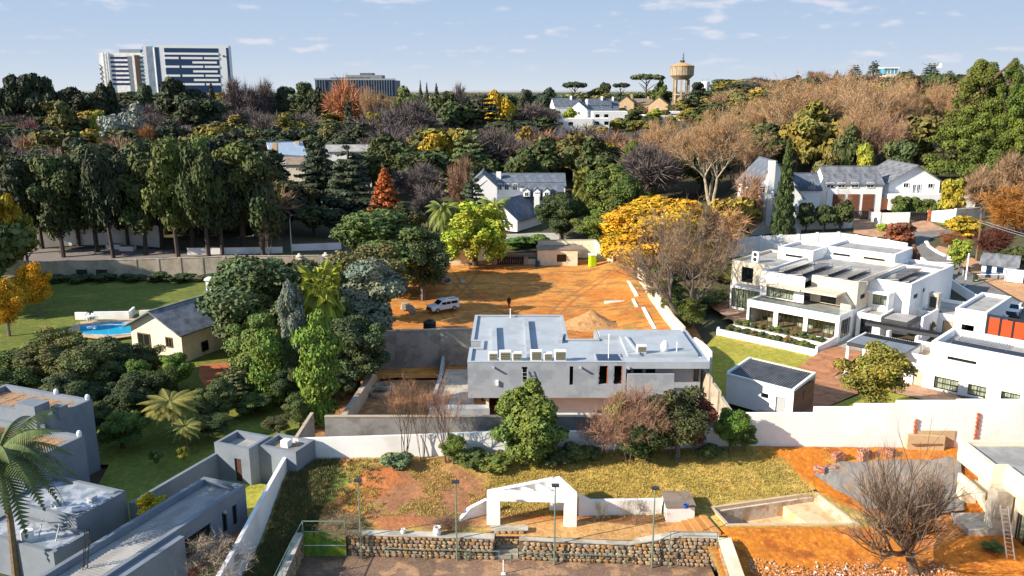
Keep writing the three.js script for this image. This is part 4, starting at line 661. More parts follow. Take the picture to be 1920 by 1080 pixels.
// stacked bricks on the orange soil
{ const bg = new THREE.BoxGeometry(0.3, 0.145, 0.145), bm = ['#b57a60', '#a5654c', '#c99a80', '#94604c'].map((h, i) => mottled(h, 0.2, 0.6, 64 + i));
  [[25.44,-63.15, 4, 3, 6, 'nearest the grey tarpaulin, with broken top'], [26.61,-63.45, 4, 3, 4, 'lowest of the group beside the tarpaulin'], [27.51,-64.46, 4, 3, 7, 'standing behind the two low piles'], [29.76,-64.67, 5, 3, 8, 'largest, alone in front of the white wall'], [32.14,-65.09, 3, 3, 6, 'small, near the leaning board'], [34.52,-61.29, 4, 3, 5, 'behind the bare tree branches'], [38.74,-65.84, 4, 3, 5, 'beside the corner of the cream house']].forEach(([x, z, a, b, c, w], i) => {
    const T = thing('brick_pile', 'pile of red bricks ' + w, 'brick pile', x, fpH(x, z) - 0.05, z, i * 0.3 - 0.4, 'brick piles behind the pool'), r = mulberry(i + 90); T.scale.setScalar(0.72);
    for (let y = 0; y < c; y++) for (let u = 0; u < a; u++) for (let v = 0; v < b * 2; v++) { if (y === c - 1 && r() < 0.45) continue; if (u > 0 && u < a - 1 && v > 0 && v < b * 2 - 1 && y < c - 1) continue; const m = mesh('brick', bg, bm[Math.floor(r() * 4)], T); m.position.set((u - a / 2 + 0.5) * 0.31 + (r() - 0.5) * 0.03, y * 0.15 + 0.07, (v - b + 0.5) * 0.15 + (r() - 0.5) * 0.02); m.rotation.y = (r() - 0.5) * 0.12; }
  }); }
{ const T = thing('plywood_sheet', 'tan board leaning on blocks against the unpainted wall patch', 'board', 35.55,4,-65.95); mesh('board', g().prism([[-1.6, 0], [1.5, 0.2], [1.5, -0.15], [-1.6, -0.35]], 0, [1.35, 1.25, 1.25, 1.35]).geo(), M.tan, T); mesh('batten', g().box(0, 0.5, 0.2, 2.6, 0.12, 0.08).geo(), M.timber, T); }
{ const q = sheet([[24.91,-62.77], [27.49,-63.97], [31.37,-64.17], [37.76,-64.38], [35.53,-59.05], [30.34,-57.85], [27.91,-58.69], [26.8,-60.93], [25.7,-62.11]], 0.5, (x, z) => fpH(x, z) + 0.12 + 0.28 * Math.pow(fbm(x * 0.8 + 5, z * 0.9, 4), 2) * 1.6);
  const m = mesh('tarpaulin', q, mottled('#8d8882', 0.16, 3, 70, { tint: '#b5895a', tintAmount: 0.5, rough: 0.7, bump: 0.04 })); tag(m, 'crumpled dark grey tarpaulin spread behind the bare tree', 'tarpaulin'); m.material.side = THREE.DoubleSide; }
{ // cream modern house at the edge
  const T = thing('cream_house', 'cream flat-roofed house with deep balconies and a pale grey roof at the plot edge', 'house'), x = 35.6;
  const up = [[x, -61.2], [x, -56.4], [x + 0.9, -56.4], [x + 0.9, -42], [x + 14, -42], [x + 14, -61.2]], y1 = 7.0;
  walls(T, up, 5.6, y1, 0.4, M.cream); mesh('roof', g().prism(inset(up, 0.41), 6.3, 6.62).geo(), M.flatRoof, T);
  mesh('ceiling_slab', g().prism(inset(up, 0.02), 5.3, 5.597).geo(), M.stonePlaster, T);
  walls(T, [[x + 1.6, -60.6], [x + 1.6, -43], [x + 13, -43], [x + 13, -60.6]], 1.5, 5.3, 0.3, M.cream, { 0: [[0.8, 3.6, 4.2, 5.2, 'window', { cols: 3 }], [5.2, 8.2, 1.7, 3.9, 'window', { cols: 3, curtain: true, glass: M.glassSee }]] });
  mesh('balcony_slab', g().prism([[x + 0.1, -60.9], [x + 0.1, -56.8], [x + 1.58, -56.8], [x + 1.58, -60.9]], 3.4, 3.7).geo(), M.stonePlaster, T);
  mesh('balcony_parapet', g().prism([[x + 0.1, -60.9], [x + 0.1, -57.4], [x + 0.35, -57.4], [x + 0.35, -60.9]], 3.703, 4.3).geo(), M.cream, T);
  mesh('pier', g().prism([[x + 0.2, -56.9], [x + 1.4, -56.9], [x + 1.4, -55.7], [x + 0.2, -55.7]], 1.2, 5.3).geo(), M.concrete, T); mesh('lower_slab', g().prism([[x - 1.6, -58.2], [x + 1.58, -58.2], [x + 1.58, -55.6], [x - 1.6, -55.6]], 1.4, 2.25).geo(), M.concrete, T);
  mesh('pier', g().prism([[x + 0.2, -61.0], [x + 1.4, -61.0], [x + 1.4, -60.2], [x + 0.2, -60.2]], 1.6, 3.397).geo(), M.cream, T);
}
{ const T = thing('aluminium_ladder', 'silver ladder leaning on the pier of the cream house', 'ladder', 35.39,1.7,-52.61); for (const s of [-0.22, 0.22]) mesh('rail', g().bar([s, 0, s * 0.4], [s - 0.4, 3.6, s * 0.4 - 1.0], 0.06, 0.08).geo(), M.galv, T); for (let k = 1; k < 13; k++) { const t = k / 13; mesh('rung', g().bar([-0.22 - 0.4 * t, 3.6 * t, -0.09 - t], [0.22 - 0.4 * t, 3.6 * t, 0.09 - t], 0.04).geo(), M.galv, T); } }
// clay pots at the wall edge
[[-5.57,1.8,-55.78, 'white rounded garden pot on the edge of the stone wall', 0.34], [-8.14,1.8,-55.93, 'small pale dish lying at the edge of the stone wall', 0.2]].forEach(([x, y, z, l, s]) => { const m = mesh('garden_pot', g().lathe(0, 0, [[0.01, 0], [s * 0.7, 0], [s, s * 0.8], [s * 0.75, s * 1.7], [s * 0.85, s * 1.8], [s * 0.6, s * 1.78], [s * 0.6, s * 0.6], [0, s * 0.5]], 16).geo(), M.white2); m.position.set(x, y, z); tag(m, l, 'pot'); });
// rubble heaps
function scatter(name, label, cat, n, geo, mat, place, tint) { const im = new THREE.InstancedMesh(geo, mat, n), o = new THREE.Object3D(), c = new THREE.Color(), r = mulberry(n + 3); for (let i = 0; i < n; i++) { const p = place(r, i); o.position.set(p[0], p[1], p[2]); o.rotation.set(p[4] ?? r() * 6, r() * 6.283, p[4] ?? r() * 6); o.scale.set(p[3], p[3] * (p[5] ?? 1), p[3]); o.updateMatrix(); im.setMatrixAt(i, o.matrix); if (tint) im.setColorAt(i, tint(r, c, p)); } im.name = numbered(name); im.castShadow = im.receiveShadow = true; scene.add(im); tag(im, label, cat); return stuff(im); }
const chunk = new ConvexGeometry([...Array(12)].map((_, i) => { const r = mulberry(i + 5), d = rdir(r); return new V3(d[0], d[1] * 0.6, d[2]).multiplyScalar(0.5); }));
const white1 = new THREE.MeshStandardMaterial({ color: 0xffffff, roughness: 0.95 });
scatter('rubble', 'pale broken rubble heaped along the bottom of the orange soil', 'rubble', 2200, chunk, white1, (r) => { const x = lerp(16.5, 31, r()), z = -52.6 + (r() + r()) * 1.6 + 0.4 * Math.sin(x); return [x, fpH(x, z) + 0.05 + 0.25 * r() * sstep(-52.5, -50.5, z), z, 0.05 + 0.17 * Math.pow(r(), 3)]; }, (r, c) => { const k = r(); return k < 0.35 ? c.setRGB(0.5, 0.36, 0.26) : k < 0.5 ? c.setRGB(0.58, 0.52, 0.46) : c.setRGB(0.5, 0.22, 0.06); });
scatter('rubble', 'broken brick and stone rubble in the notch behind the grey house', 'rubble', 900, chunk, white1, (r) => { const x = lerp(5.5, 11, r()), z = lerp(-93, -88, r()); return [x, yardH(x, z) + 0.1 + r() * 0.35, z, 0.1 + 0.3 * Math.pow(r(), 2)]; }, (r, c) => r() < 0.5 ? c.setRGB(0.6, 0.4, 0.28) : c.setRGB(0.5, 0.45, 0.4));
// dry grass
function tuft(seed, n, h, w) { const r = mulberry(seed), b = g(); for (let k = 0; k < n; k++) { const a = r() * 6.283, l = h * (0.5 + r()), o = 0.25 * r(), s = w * (0.6 + r()), x = Math.cos(a) * o, z = Math.sin(a) * o, t = 0.5 * l * r(); b.tri([x - Math.sin(a) * s, 0, z + Math.cos(a) * s], [x + Math.sin(a) * s, 0, z - Math.cos(a) * s], [x + Math.cos(a) * t, l, z + Math.sin(a) * t]); } return b.geo(); }
const tg = tuft(3, 9, 0.10, 0.022), grassMat = new THREE.MeshStandardMaterial({ color: 0xffffff, roughness: 0.9, side: THREE.DoubleSide });
scatter('dry_grass', 'short yellow winter grass on the front plot', 'grass', 12000, tg, grassMat, (r) => { for (;;) { const x = lerp(-14, 27, r()), z = lerp(-66, -58.6, r()), n = fbm(x * 0.3, z * 0.3, 4); const left = x < -2; if (left && fbm(x * 0.6 + 8, z * 0.6, 3) < 0.56) continue; if (Math.hypot((x - 22.5) / 7, (z + 58.2) / 3) < 1) continue; if (x > 22 && Math.abs(x - lerp(24.5, 29.5, sstep(66, 56, -z))) < 2.2) continue; return [x, fpH(x, z) - 0.01, z, 0.6 + 0.9 * r(), 0, 0.5 + 0.9 * fbm(x * 0.8, z * 0.8 + 4, 3)]; } }, (r, c, p) => { const k = fbm(p[0] * 0.5 + 3, p[2] * 0.5, 3), v = 0.85 + 0.35 * r(); return c.setRGB(lerp(0.60, 0.44, k) * v, lerp(0.44, 0.38, k) * v, lerp(0.13, 0.10, k) * v); });
scatter('weeds', 'dark green weeds on the shaded strip beside the white side wall', 'weeds', 6000, tuft(5, 9, 0.15, 0.03), grassMat, (r) => { const z = lerp(-66, -46, r()), x = z > -56.5 ? lerp(-18.7, -16.1, r()) : lerp(-18.7, -15, r()) + (r() < 0.15 ? 5 * r() : 0); return [x, fpH(x, z) - 0.01, z, 0.5 + r(), 0]; }, (r, c) => { const v = 0.6 + 0.6 * r(); return r() < 0.6 ? c.setRGB(0.12 * v, 0.15 * v, 0.035 * v) : c.setRGB(0.22 * v, 0.16 * v, 0.07 * v); });

// ---------- white villa on the right and its outbuildings (all share one turned plan) ----------
const VT = -43.7 * Math.PI / 180;
const vthing = (name, label, cat, group) => thing(name, label, cat, 39.8, 0, -96.8, VT, group);
const vw = (a, b) => [39.8 + 0.7235 * a - 0.691 * b, -96.8 + 0.691 * a + 0.7235 * b];      // plan to world
const curt = { curtain: true, glass: M.glassSee };
{
  const T = vthing('white_villa', 'large white two-storey villa with rows of solar panels on its flat roof', 'villa');
  const R4 = (x0, x1, z0, z1) => [[x0, z1], [x1, z1], [x1, z0], [x0, z0]];       // z1 is the front
  const y0 = 3.2, y1 = 7.4, y2 = 10.8;
  // ground floor, three glazed bays to the garden
  walls(T, R4(-12.25, 0, -8.4, 0), y0, y1, 0.4, M.white, { 0: [[0.35, 3.75, 4.35, 6.45, 'window', { cols: 4, glass: M.glassSee, name: 'bifold_door' }], [4.35, 7.75, 4.35, 6.45, 'window', { cols: 5, glass: M.glassSee, name: 'bifold_door' }], [8.3, 11.8, 4.35, 6.45, 'window', { cols: 5, glass: M.glassSee, name: 'bifold_door' }]], 1: [[0.7, 3.6, 4.35, 6.7, 'window', { cols: 5, glass: M.glassSee, name: 'bifold_door' }]] });
  mesh('lounge_floor', g().prism(R4(-11.8, -0.45, -8, -0.45), 4.0, 4.3).geo(), M.pavingBrick, T);
  mesh('balcony_floor', g().prism(R4(-11.8, -0.45, -8, -0.45), 6.85, 7.15).geo(), M.flatRoof, T);
  for (const [x, z, s] of [[-9.8, -3, 1.5], [-5.6, -3.4, 2.2], [-2.4, -2.8, 1.6], [-6.5, -5.5, 2]]) { mesh('sofa', g().box(x, 4.303, z, s, 0.42, 0.9).box(x, 4.724, z - 0.36, s, 0.4, 0.18).geo(), M.stonePlaster, T); }
  // glazed wing on the left with a roof terrace
  walls(T, R4(-18.2, -12.27, -10, -6.2), y0, 7.3, 0.35, M.white, { 0: [[0.25, 4.6, 4.3, 7.0, 'window', { cols: 5, ...curt, name: 'sliding_door' }]] }); mesh('terrace_floor', g().prism(R4(-17.8, -12.7, -9.6, -6.6), 6.9, 7.2).geo(), M.flatRoof, T);
  // first floor
  walls(T, R4(-12.1, -6.02, -20.4, -3), y1 - 0.01, y2, 0.35, M.white, { 0: [[0.9, 4.7, 7.5, 9.05, 'window', { cols: 4, ...curt }]] }, 'wall', [1]);
  walls(T, R4(-6, 0, -20.4, -4.9), y1 + 0.005, y2 + 0.05, 0.35, M.stonePlaster, { 0: [[1.35, 3.4, 7.5, 9.0, 'window', { cols: 2 }]], 1: [[1.1, 2.7, 8.4, 9.0, 'window', { cols: 3 }]] }, 'wall', [3]);
  walls(T, R4(0.02, 5.1, -20.4, -8.5), y0, y2, 0.35, M.white, { 0: [[0.6, 2.5, 7.5, 9.05, 'window', { cols: 2, ...curt, name: 'balcony_door' }]], 1: [[1.3, 2.9, 8.6, 9.2, 'window', { cols: 2 }], [4.6, 5.5, 8.9, 9.4, 'window', {}], [0.6, 1.6, 4.8, 5.6, 'window', {}]] });
  mesh('roof', g().prism(R4(-11.74, -0.36, -20.05, -5.3), 10.0, 10.3).prism(R4(0.4, 4.74, -20.05, -8.87), 10.0, 10.3).prism(R4(-11.74, -6.4, -5.299, -3.37), 10.0, 10.3).geo(), M.flatRoof, T);
  mesh('balcony_canopy', g().prism(R4(-11.6, -6.05, -2.98, -1.7), 9.15, 9.4).prism(R4(-6.02, -1.4, -4.88, -1.9), 9.15, 9.4).geo(), M.stonePlaster, T);
  mesh('slatted_gable', g().prism([[-1.6, -4.88], [-0.3, -4.88], [-0.3, -3.9], [-1.6, -3.9]], 7.2, [9.3, 7.9, 7.9, 9.3]).geo(), M.stonePlaster, T);
  mesh('door_canopy', g().prism(R4(0.2, 3.3, -8.48, -7.2), 9.15, 9.35).geo(), M.whiteClean, T);
  mesh('balcony_side_wall', g().box(3.2, 7.4, -7.4, 0.2, 2.2, 2.1).geo(), M.whiteClean, T);
  // glass balustrades
  for (const [a, b, c, d] of [[-12.1, -0.2, -6.1, -0.2], [-6.0, -0.2, -0.15, -0.2], [-0.2, -0.3, -0.2, -4.7]]) mesh('glass_balustrade', g().prism([[a, b], [c, d], [c + 0.02, d + 0.02], [a + 0.02, b + 0.02]], 7.403, 8.1).geo(), M.glassSee, T);
  // ground floor behind the front bay, entrance
  walls(T, R4(0.41, 3.35, -8.48, -4.3), y0, y1 - 0.2, 0.3, M.white, { 0: [[0.5, 2.0, 4.4, 6.5, 'window', { cols: 2 }]] }); mesh('entrance_roof', g().prism(R4(0.75, 3.0, -8.47, -4.65), 6.5, 6.8).geo(), M.flatRoof, T);
  mesh('entrance_canopy', g().prism(R4(3.4, 6.7, -8.3, -4.05), 6.75, 7.0).geo(), M.charcoal, T); mesh('entrance_canopy_top', g().prism(R4(3.7, 6.4, -8.0, -4.35), 7.003, 7.06).geo(), M.flatRoof, T);
  mesh('canopy_beam', g().bar([6.9, 6.95, -3.2], [6.9, 6.95, -11], 0.3, 0.35).bar([6.9, 4, -8], [6.9, 6.75, -8], 0.25).geo(), M.darkMetal, T);
  // back-left wing and the two upper boxes
  walls(T, R4(-19.6, -12.13, -20.4, -8.8), y0, 10.35, 0.35, M.stonePlaster, { 0: [[1.6, 3.4, 7.4, 9.6, 'window', { cols: 2 }]] }); mesh('wing_roof', g().prism(R4(-19.2, -12.5, -20, -9.2), 9.7, 10.0).geo(), M.flatRoof, T);
  walls(T, R4(-16.2, -10.9, -22.8, -16), 10.0, 11.8, 0.35, M.whiteClean, { 0: [[1.2, 4.1, 10.5, 10.85, 'window', { cols: 2 }]] }); mesh('upper_roof', g().prism(R4(-15.8, -11.3, -22.4, -16.4), 11.1, 11.4).geo(), M.flatRoof, T);
  walls(T, R4(-11.2, -1.3, -28.4, -20.8), y0, 11.9, 0.35, M.whiteClean, { 0: [[1.2, 3.7, 10.7, 11.05, 'window', { cols: 2 }], [5.6, 8.6, 10.7, 11.05, 'window', { cols: 2 }]] }); mesh('upper_roof', g().prism(R4(-10.8, -1.7, -28, -21.2), 11.2, 11.5).geo(), M.flatRoof, T);
  walls(T, R4(-1.28, 4.9, -26, -20.42), y0, 10.6, 0.3, M.whiteClean); mesh('rear_roof', g().prism(R4(-0.95, 4.6, -25.7, -20.75), 9.9, 10.2).geo(), M.flatRoof, T);
  // service yard and garage
  walls(T, R4(5.12, 9.7, -20, -11.5), y0, 7.0, 0.3, M.whiteClean, { 0: [[1.5, 2.6, 4.2, 6.2, 'door', { glass: M.tan }], [3.2, 4.4, 4.2, 6.2, 'door', { glass: M.tan }]] }); mesh('yard_roof', g().prism(R4(5.45, 9.4, -19.7, -11.8), 6.3, 6.6).geo(), M.flatRoof, T);
  walls(T, R4(9.72, 13.2, -22, -10.9), y0, 8.2, 0.3, M.whiteClean, { 0: [[0.9, 2.3, 4.6, 6.3, 'hole']] }); mesh('garage_roof', g().prism(R4(10.05, 12.9, -21.7, -11.2), 7.5, 7.8).geo(), M.flatRoof, T);
  mesh('service_wall', g().box(7.6, y0, -8.6, 0.25, 4.4, 5.6).geo(), M.whiteClean, T);
}
// solar panels: rows across the roof
{ let n = 0; const row = (x0, x1, z0, z1, y, nx, nz, label) => { const T = vthing('solar_array', label, 'solar panels', 'solar rows on the villa roof'); for (let i = 0; i < nx; i++) for (let j = 0; j < nz; j++) { const a = lerp(x0, x1, i / nx) + 0.02, b = lerp(x0, x1, (i + 1) / nx) - 0.02, c = lerp(z0, z1, j / nz) - 0.02, d = lerp(z0, z1, (j + 1) / nz) + 0.02, ya = y + 0.28 * (a - x0) / (x1 - x0), yb = y + 0.28 * (b - x0) / (x1 - x0); const p = mesh('panel', g().prism([[a, c], [b, c], [b, d], [a, d]], [ya, yb, yb, ya], [ya + 0.05, yb + 0.05, yb + 0.05, ya + 0.05]).geo(), M.solar, T); mesh('panel_frame', g().prism([[a - 0.01, c + 0.012], [b + 0.01, c + 0.012], [b + 0.01, c - 0.03], [a - 0.01, c - 0.03]], [ya - 0.02, yb - 0.02, yb - 0.02, ya - 0.02], [ya + 0.058, yb + 0.058, yb + 0.058, ya + 0.058]).geo(), M.solarFrame, p); } const s = g(); for (const z of [z0 - 0.3, z1 + 0.3]) s.bar([x1 - 0.1, y - 0.15, z], [x1 - 0.1, y + 0.2, z], 0.06); mesh('stand', s.geo(), M.galv, T); };
  const names = ['first solar row from the rounded end of the villa roof', 'second solar row of the villa roof', 'third solar row of the villa roof', 'fourth solar row of the villa roof', 'fifth solar row, behind the beige wall of the villa', 'sixth solar row, at the white end block of the villa', 'last solar row, short, at the villa roof corner'];
  [[-11.4, -9.3], [-8.9, -6.8], [-6.3, -4.2], [-3.8, -1.7], [-1.3, 0.8]].forEach(([a, b], i) => row(a, b, i < 2 ? -3.7 : -5.6, -13.6, 10.66, 2, i < 2 ? 9 : 8, names[i])); row(1.2, 3.3, -9.1, -18.6, 10.66, 2, 8, names[5]); row(3.5, 4.6, -9.1, -13.4, 10.66, 1, 4, names[6]);
}
{ const T = vthing('rooftop_unit', 'tall grey rooftop cooling unit above the villa service yard', 'air conditioner'); mesh('casing', g().box(6.6, 6.75, -13.2, 1.2, 2.4, 1.1).geo(), M.concrete, T); mesh('louvre', g().box(6.6, 7.3, -12.64, 0.8, 1.4, 0.04).geo(), M.charcoal, T); mesh('base', g().box(6.6, 6.6, -13.2, 1.5, 0.148, 1.4).geo(), M.darkMetal, T); }
{ const T = vthing('twin_fan_unit', 'white twin-fan cooling unit on the rounded back roof of the villa', 'air conditioner'); mesh('casing', g().box(-17.2, 10.05, -11.2, 1.0, 1.5, 0.5).geo(), M.whiteClean, T); for (const y of [10.45, 11.15]) mesh('fan_grille', g().lathe(0, 0, [[0.02, 0], [0.27, 0.02], [0.29, 0]], 12).geo().rotateX(Math.PI / 2).translate(-17.2, y, -10.93), M.grate, T); mesh('foot', g().box(-17.2, 10.0, -11.2, 0.9, 0.049, 0.5).geo(), M.galv, T); }
{ // planter terraces
  const T = vthing('planter_terrace', 'two-tier white planter wall below the villa bays', 'planter');
  wallRun(T, [[-13.9, 4.5, 2.5, 4.0], [-0.7, 4.2, 2.5, 3.95]], 0.3, M.whiteClean, { name: 'lower_wall' }); wallRun(T, [[-13.0, 2.5, 2.5, 4.35], [-1.0, 2.3, 2.5, 4.35]], 0.25, M.whiteClean, { name: 'upper_wall' });
  wallRun(T, [[-0.7, 4.36, 2.5, 4.4], [-0.25, 2.6, 2.5, 4.7], [-0.15, 0.2, 2.5, 4.9]], 0.3, M.whiteClean, { name: 'end_wall' }); wallRun(T, [[-14.2, 3.6, 2.5, 4.0], [-13.9, 4.3, 2.5, 4.0]], 0.3, M.whiteClean, { name: 'end_wall' });
  mesh('lower_soil', g().prism([[-13.8, 4.34], [-0.75, 4.04], [-0.9, 2.44], [-13.1, 2.64]], 2.5, 3.75).geo(), M.brownRoof, T); mesh('upper_soil', g().prism([[-13, 2.36], [-0.6, 2.16], [-0.5, 0.05], [-13, 0.05]], 2.5, 4.15).geo(), M.brownRoof, T);
}
{ const T = vthing('louvred_carport', 'grey louvred carport roof beside the olive garden tree', 'carport'); mesh('roof', g().prism([[4, 7.1], [10, 6.9], [10, 3.4], [4, 3.4]], 6.45, 6.55).geo(), M.slateBlue, T); for (let k = 0; k < 26; k++) mesh('louvre', g().box(4.2 + k * 0.23, 6.42, 2.6, 0.09, 0.16, 1.5).geo(), M.darkMetal, T); mesh('front_beam', g().bar([3.9, 6.4, 7.2], [10.1, 6.4, 7.0], 0.15, 0.4).geo(), M.charcoal, T); mesh('side_beam', g().bar([3.9, 6.4, 7.1], [3.9, 6.4, 1.8], 0.15, 0.4).geo(), M.whiteClean, T); for (const [x, z] of [[4, 7], [4, 2]]) mesh('post', g().box(x, 2.6, z, 0.3, 3.5, 0.3).geo(), M.whiteClean, T); mesh('rear_wall', g().box(7.1, 2.6, 1.7, 6.2, 3.9, 0.25).geo(), M.whiteClean, T); mesh('joint', g().bar([7, 6.56, 6.9], [7, 6.56, 3.5], 0.05, 0.03).geo(), M.charcoal, T); }
{ const T = vthing('slatted_pergola', 'long dark slatted pergola between villa entrance and white annexe', 'pergola'); mesh('beam', g().bar([2.8, 6.85, -0.8], [12.0, 6.85, -1.2], 0.12, 0.35).geo(), M.charcoal, T); mesh('beam', g().bar([2.8, 6.85, -2.1], [12.0, 6.85, -2.5], 0.12, 0.35).geo(), M.charcoal, T); for (let k = 0; k < 34; k++) { const x = 2.95 + k * 0.27, z = -0.8 - 0.4 * k / 34; mesh('slat', g().bar([x, 7.0, z], [x, 7.0, z - 1.3], 0.08, 0.16).geo(), M.charcoal, T); } for (const x of [5.6, 8.8]) mesh('wall_fin', g().box(x, 3, -0.9, 0.3, 3.6, 1.0).geo(), M.whiteClean, T); mesh('garden_wall', g().box(11.4, 3, -0.4, 5, 3.2, 0.25).geo(), M.whiteClean, T); }
{ // long annexe at the right edge
  const T = vthing('white_annexe', 'long white single-storey annexe with solar panels at the frame edge', 'house'), f = 5.4;
  const top = 8.05; walls(T, [[12.1, f], [34, f], [34, -1.6], [12.1, -1.6]], 2.2, top, 0.4, M.whiteClean, { 0: [[1.7, 4.5, 6.4, 6.75, 'window', { cols: 4 }], [0.7, 3.1, 2.95, 4.3, 'window', { cols: 3, rows: 2, ...curt }], [4.0, 5.75, 3.05, 4.25, 'window', { cols: 2, rows: 2, ...curt }], [7.1, 8.8, 3.05, 4.25, 'window', { cols: 2, rows: 2, ...curt }], [10.2, 11.9, 3.05, 4.25, 'window', { cols: 2, rows: 2, ...curt }]] });
  mesh('roof', g().prism([[12.5, f - 0.4], [33.6, f - 0.4], [33.6, -1.2], [12.5, -1.2]], 7.1, 7.35).geo(), M.flatRoof, T);
  walls(T, [[9.7, f], [12.08, f], [12.08, 0.4], [9.7, 0.4]], 2.2, 6.25, 0.3, M.whiteClean, { 0: [[0.95, 1.9, 2.7, 4.45, 'door', { glass: M.beige }]] }); mesh('yard_floor', g().prism([[10.2, f - 0.3], [11.78, f - 0.3], [11.78, 0.7], [10.2, 0.7]], 5.3, 5.5).geo(), M.tan, T);
  for (let k = 0; k < 20; k++) mesh('roof_slat', g().bar([13.2 + k * 0.26, 7.6, -1.0], [13.2 + k * 0.26, 7.6, 1.0], 0.1, 0.05).geo(), M.galv, T);
}
{ const T = vthing('solar_array', 'two rows of solar panels lying on the white annexe roof', 'solar panels', 'solar rows on the annexe roof'); for (let i = 0; i < 12; i++) for (let j = 0; j < 2; j++) { const a = 13.4 + i * 1.7, c = 4.5 - j * 1.15; mesh('panel', g().prism([[a, c], [a + 1.66, c], [a + 1.66, c - 1.1], [a, c - 1.1]], [7.45 + j * 0.12, 7.45 + j * 0.12, 7.56 + j * 0.12, 7.56 + j * 0.12], [7.5 + j * 0.12, 7.5 + j * 0.12, 7.61 + j * 0.12, 7.61 + j * 0.12]).geo(), M.solar, T); } }
{ const T = vthing('orange_gate', 'bright orange boarded gate panels in dark frames beside the garage', 'gate'); for (let k = 0; k < 7; k++) { const x = 13.5 + k * 1.35; mesh('frame_post', g().box(x, 3.4, -10.5, 0.22, 4.6, 0.2).geo(), M.darkMetal, T); for (let j = 0; j < 14; j++) mesh('board', g().box(x + 0.68, 4.0 + j * 0.27, -10.5, 1.1, 0.25, 0.08).geo(), M.orangeDoor, T); } mesh('top_rail', g().box(18.3, 7.95, -10.5, 9.8, 0.2, 0.22).geo(), M.darkMetal, T); }
{ // shed with a ribbed roof
  const T = vthing('garden_shed', 'white shed with a dark ribbed metal roof and a brown brick end', 'shed'); const x0 = -1.9, x1 = 5.4, z0 = 18.7, z1 = 23.4, y0 = 2.4, yb = 6.05, yf = 5.55;
  walls(T, [[x0, z1], [x1, z1], [x1, z0], [x0, z0]], y0, 5.4, 0.25, [M.whiteClean, mottled('#7d5f4e', 0.2, 1.5, 80), M.whiteClean, M.whiteClean], { 0: [[3.9, 4.7, 4.0, 4.5, 'window', {}], [5.5, 6.5, 2.6, 4.5, 'door', { glass: M.galv, frame: M.charcoal }]], 1: [[2.2, 2.4, 3.9, 5.0, 'window', {}]] });
  mesh('roof', g().prism([[x0 + 0.2, z1 - 0.1], [x1 - 0.2, z1 - 0.1], [x1 - 0.2, z0 + 0.1], [x0 + 0.2, z0 + 0.1]], [yf - 0.05, yf - 0.05, yb - 0.05, yb - 0.05], [yf, yf, yb, yb]).geo(), M.charcoal, T);
  for (let k = 0; k < 26; k++) { const x = lerp(x0 + 0.35, x1 - 0.35, k / 25); mesh('roof_rib', g().bar([x, yf + 0.05, z1 - 0.12], [x, yb + 0.05, z0 + 0.12], 0.1, 0.1).geo(), M.slateGrey, T); }
  mesh('fascia', g().prism([[x0, z0], [x1, z0], [x1, z0 - 0.2], [x0, z0 - 0.2]], 5.3, 6.2).geo(), M.cream, T); for (const x of [x0 + 0.06, x1 - 0.06]) mesh('gutter_edge', g().bar([x, yf + 0.06, z1], [x, yb + 0.06, z0], 0.22, 0.3).geo(), M.whiteClean, T); mesh('gutter_edge', g().bar([x0, yf - 0.02, z1 + 0.02], [x1, yf - 0.02, z1 + 0.02], 0.2, 0.2).geo(), M.whiteClean, T);
}
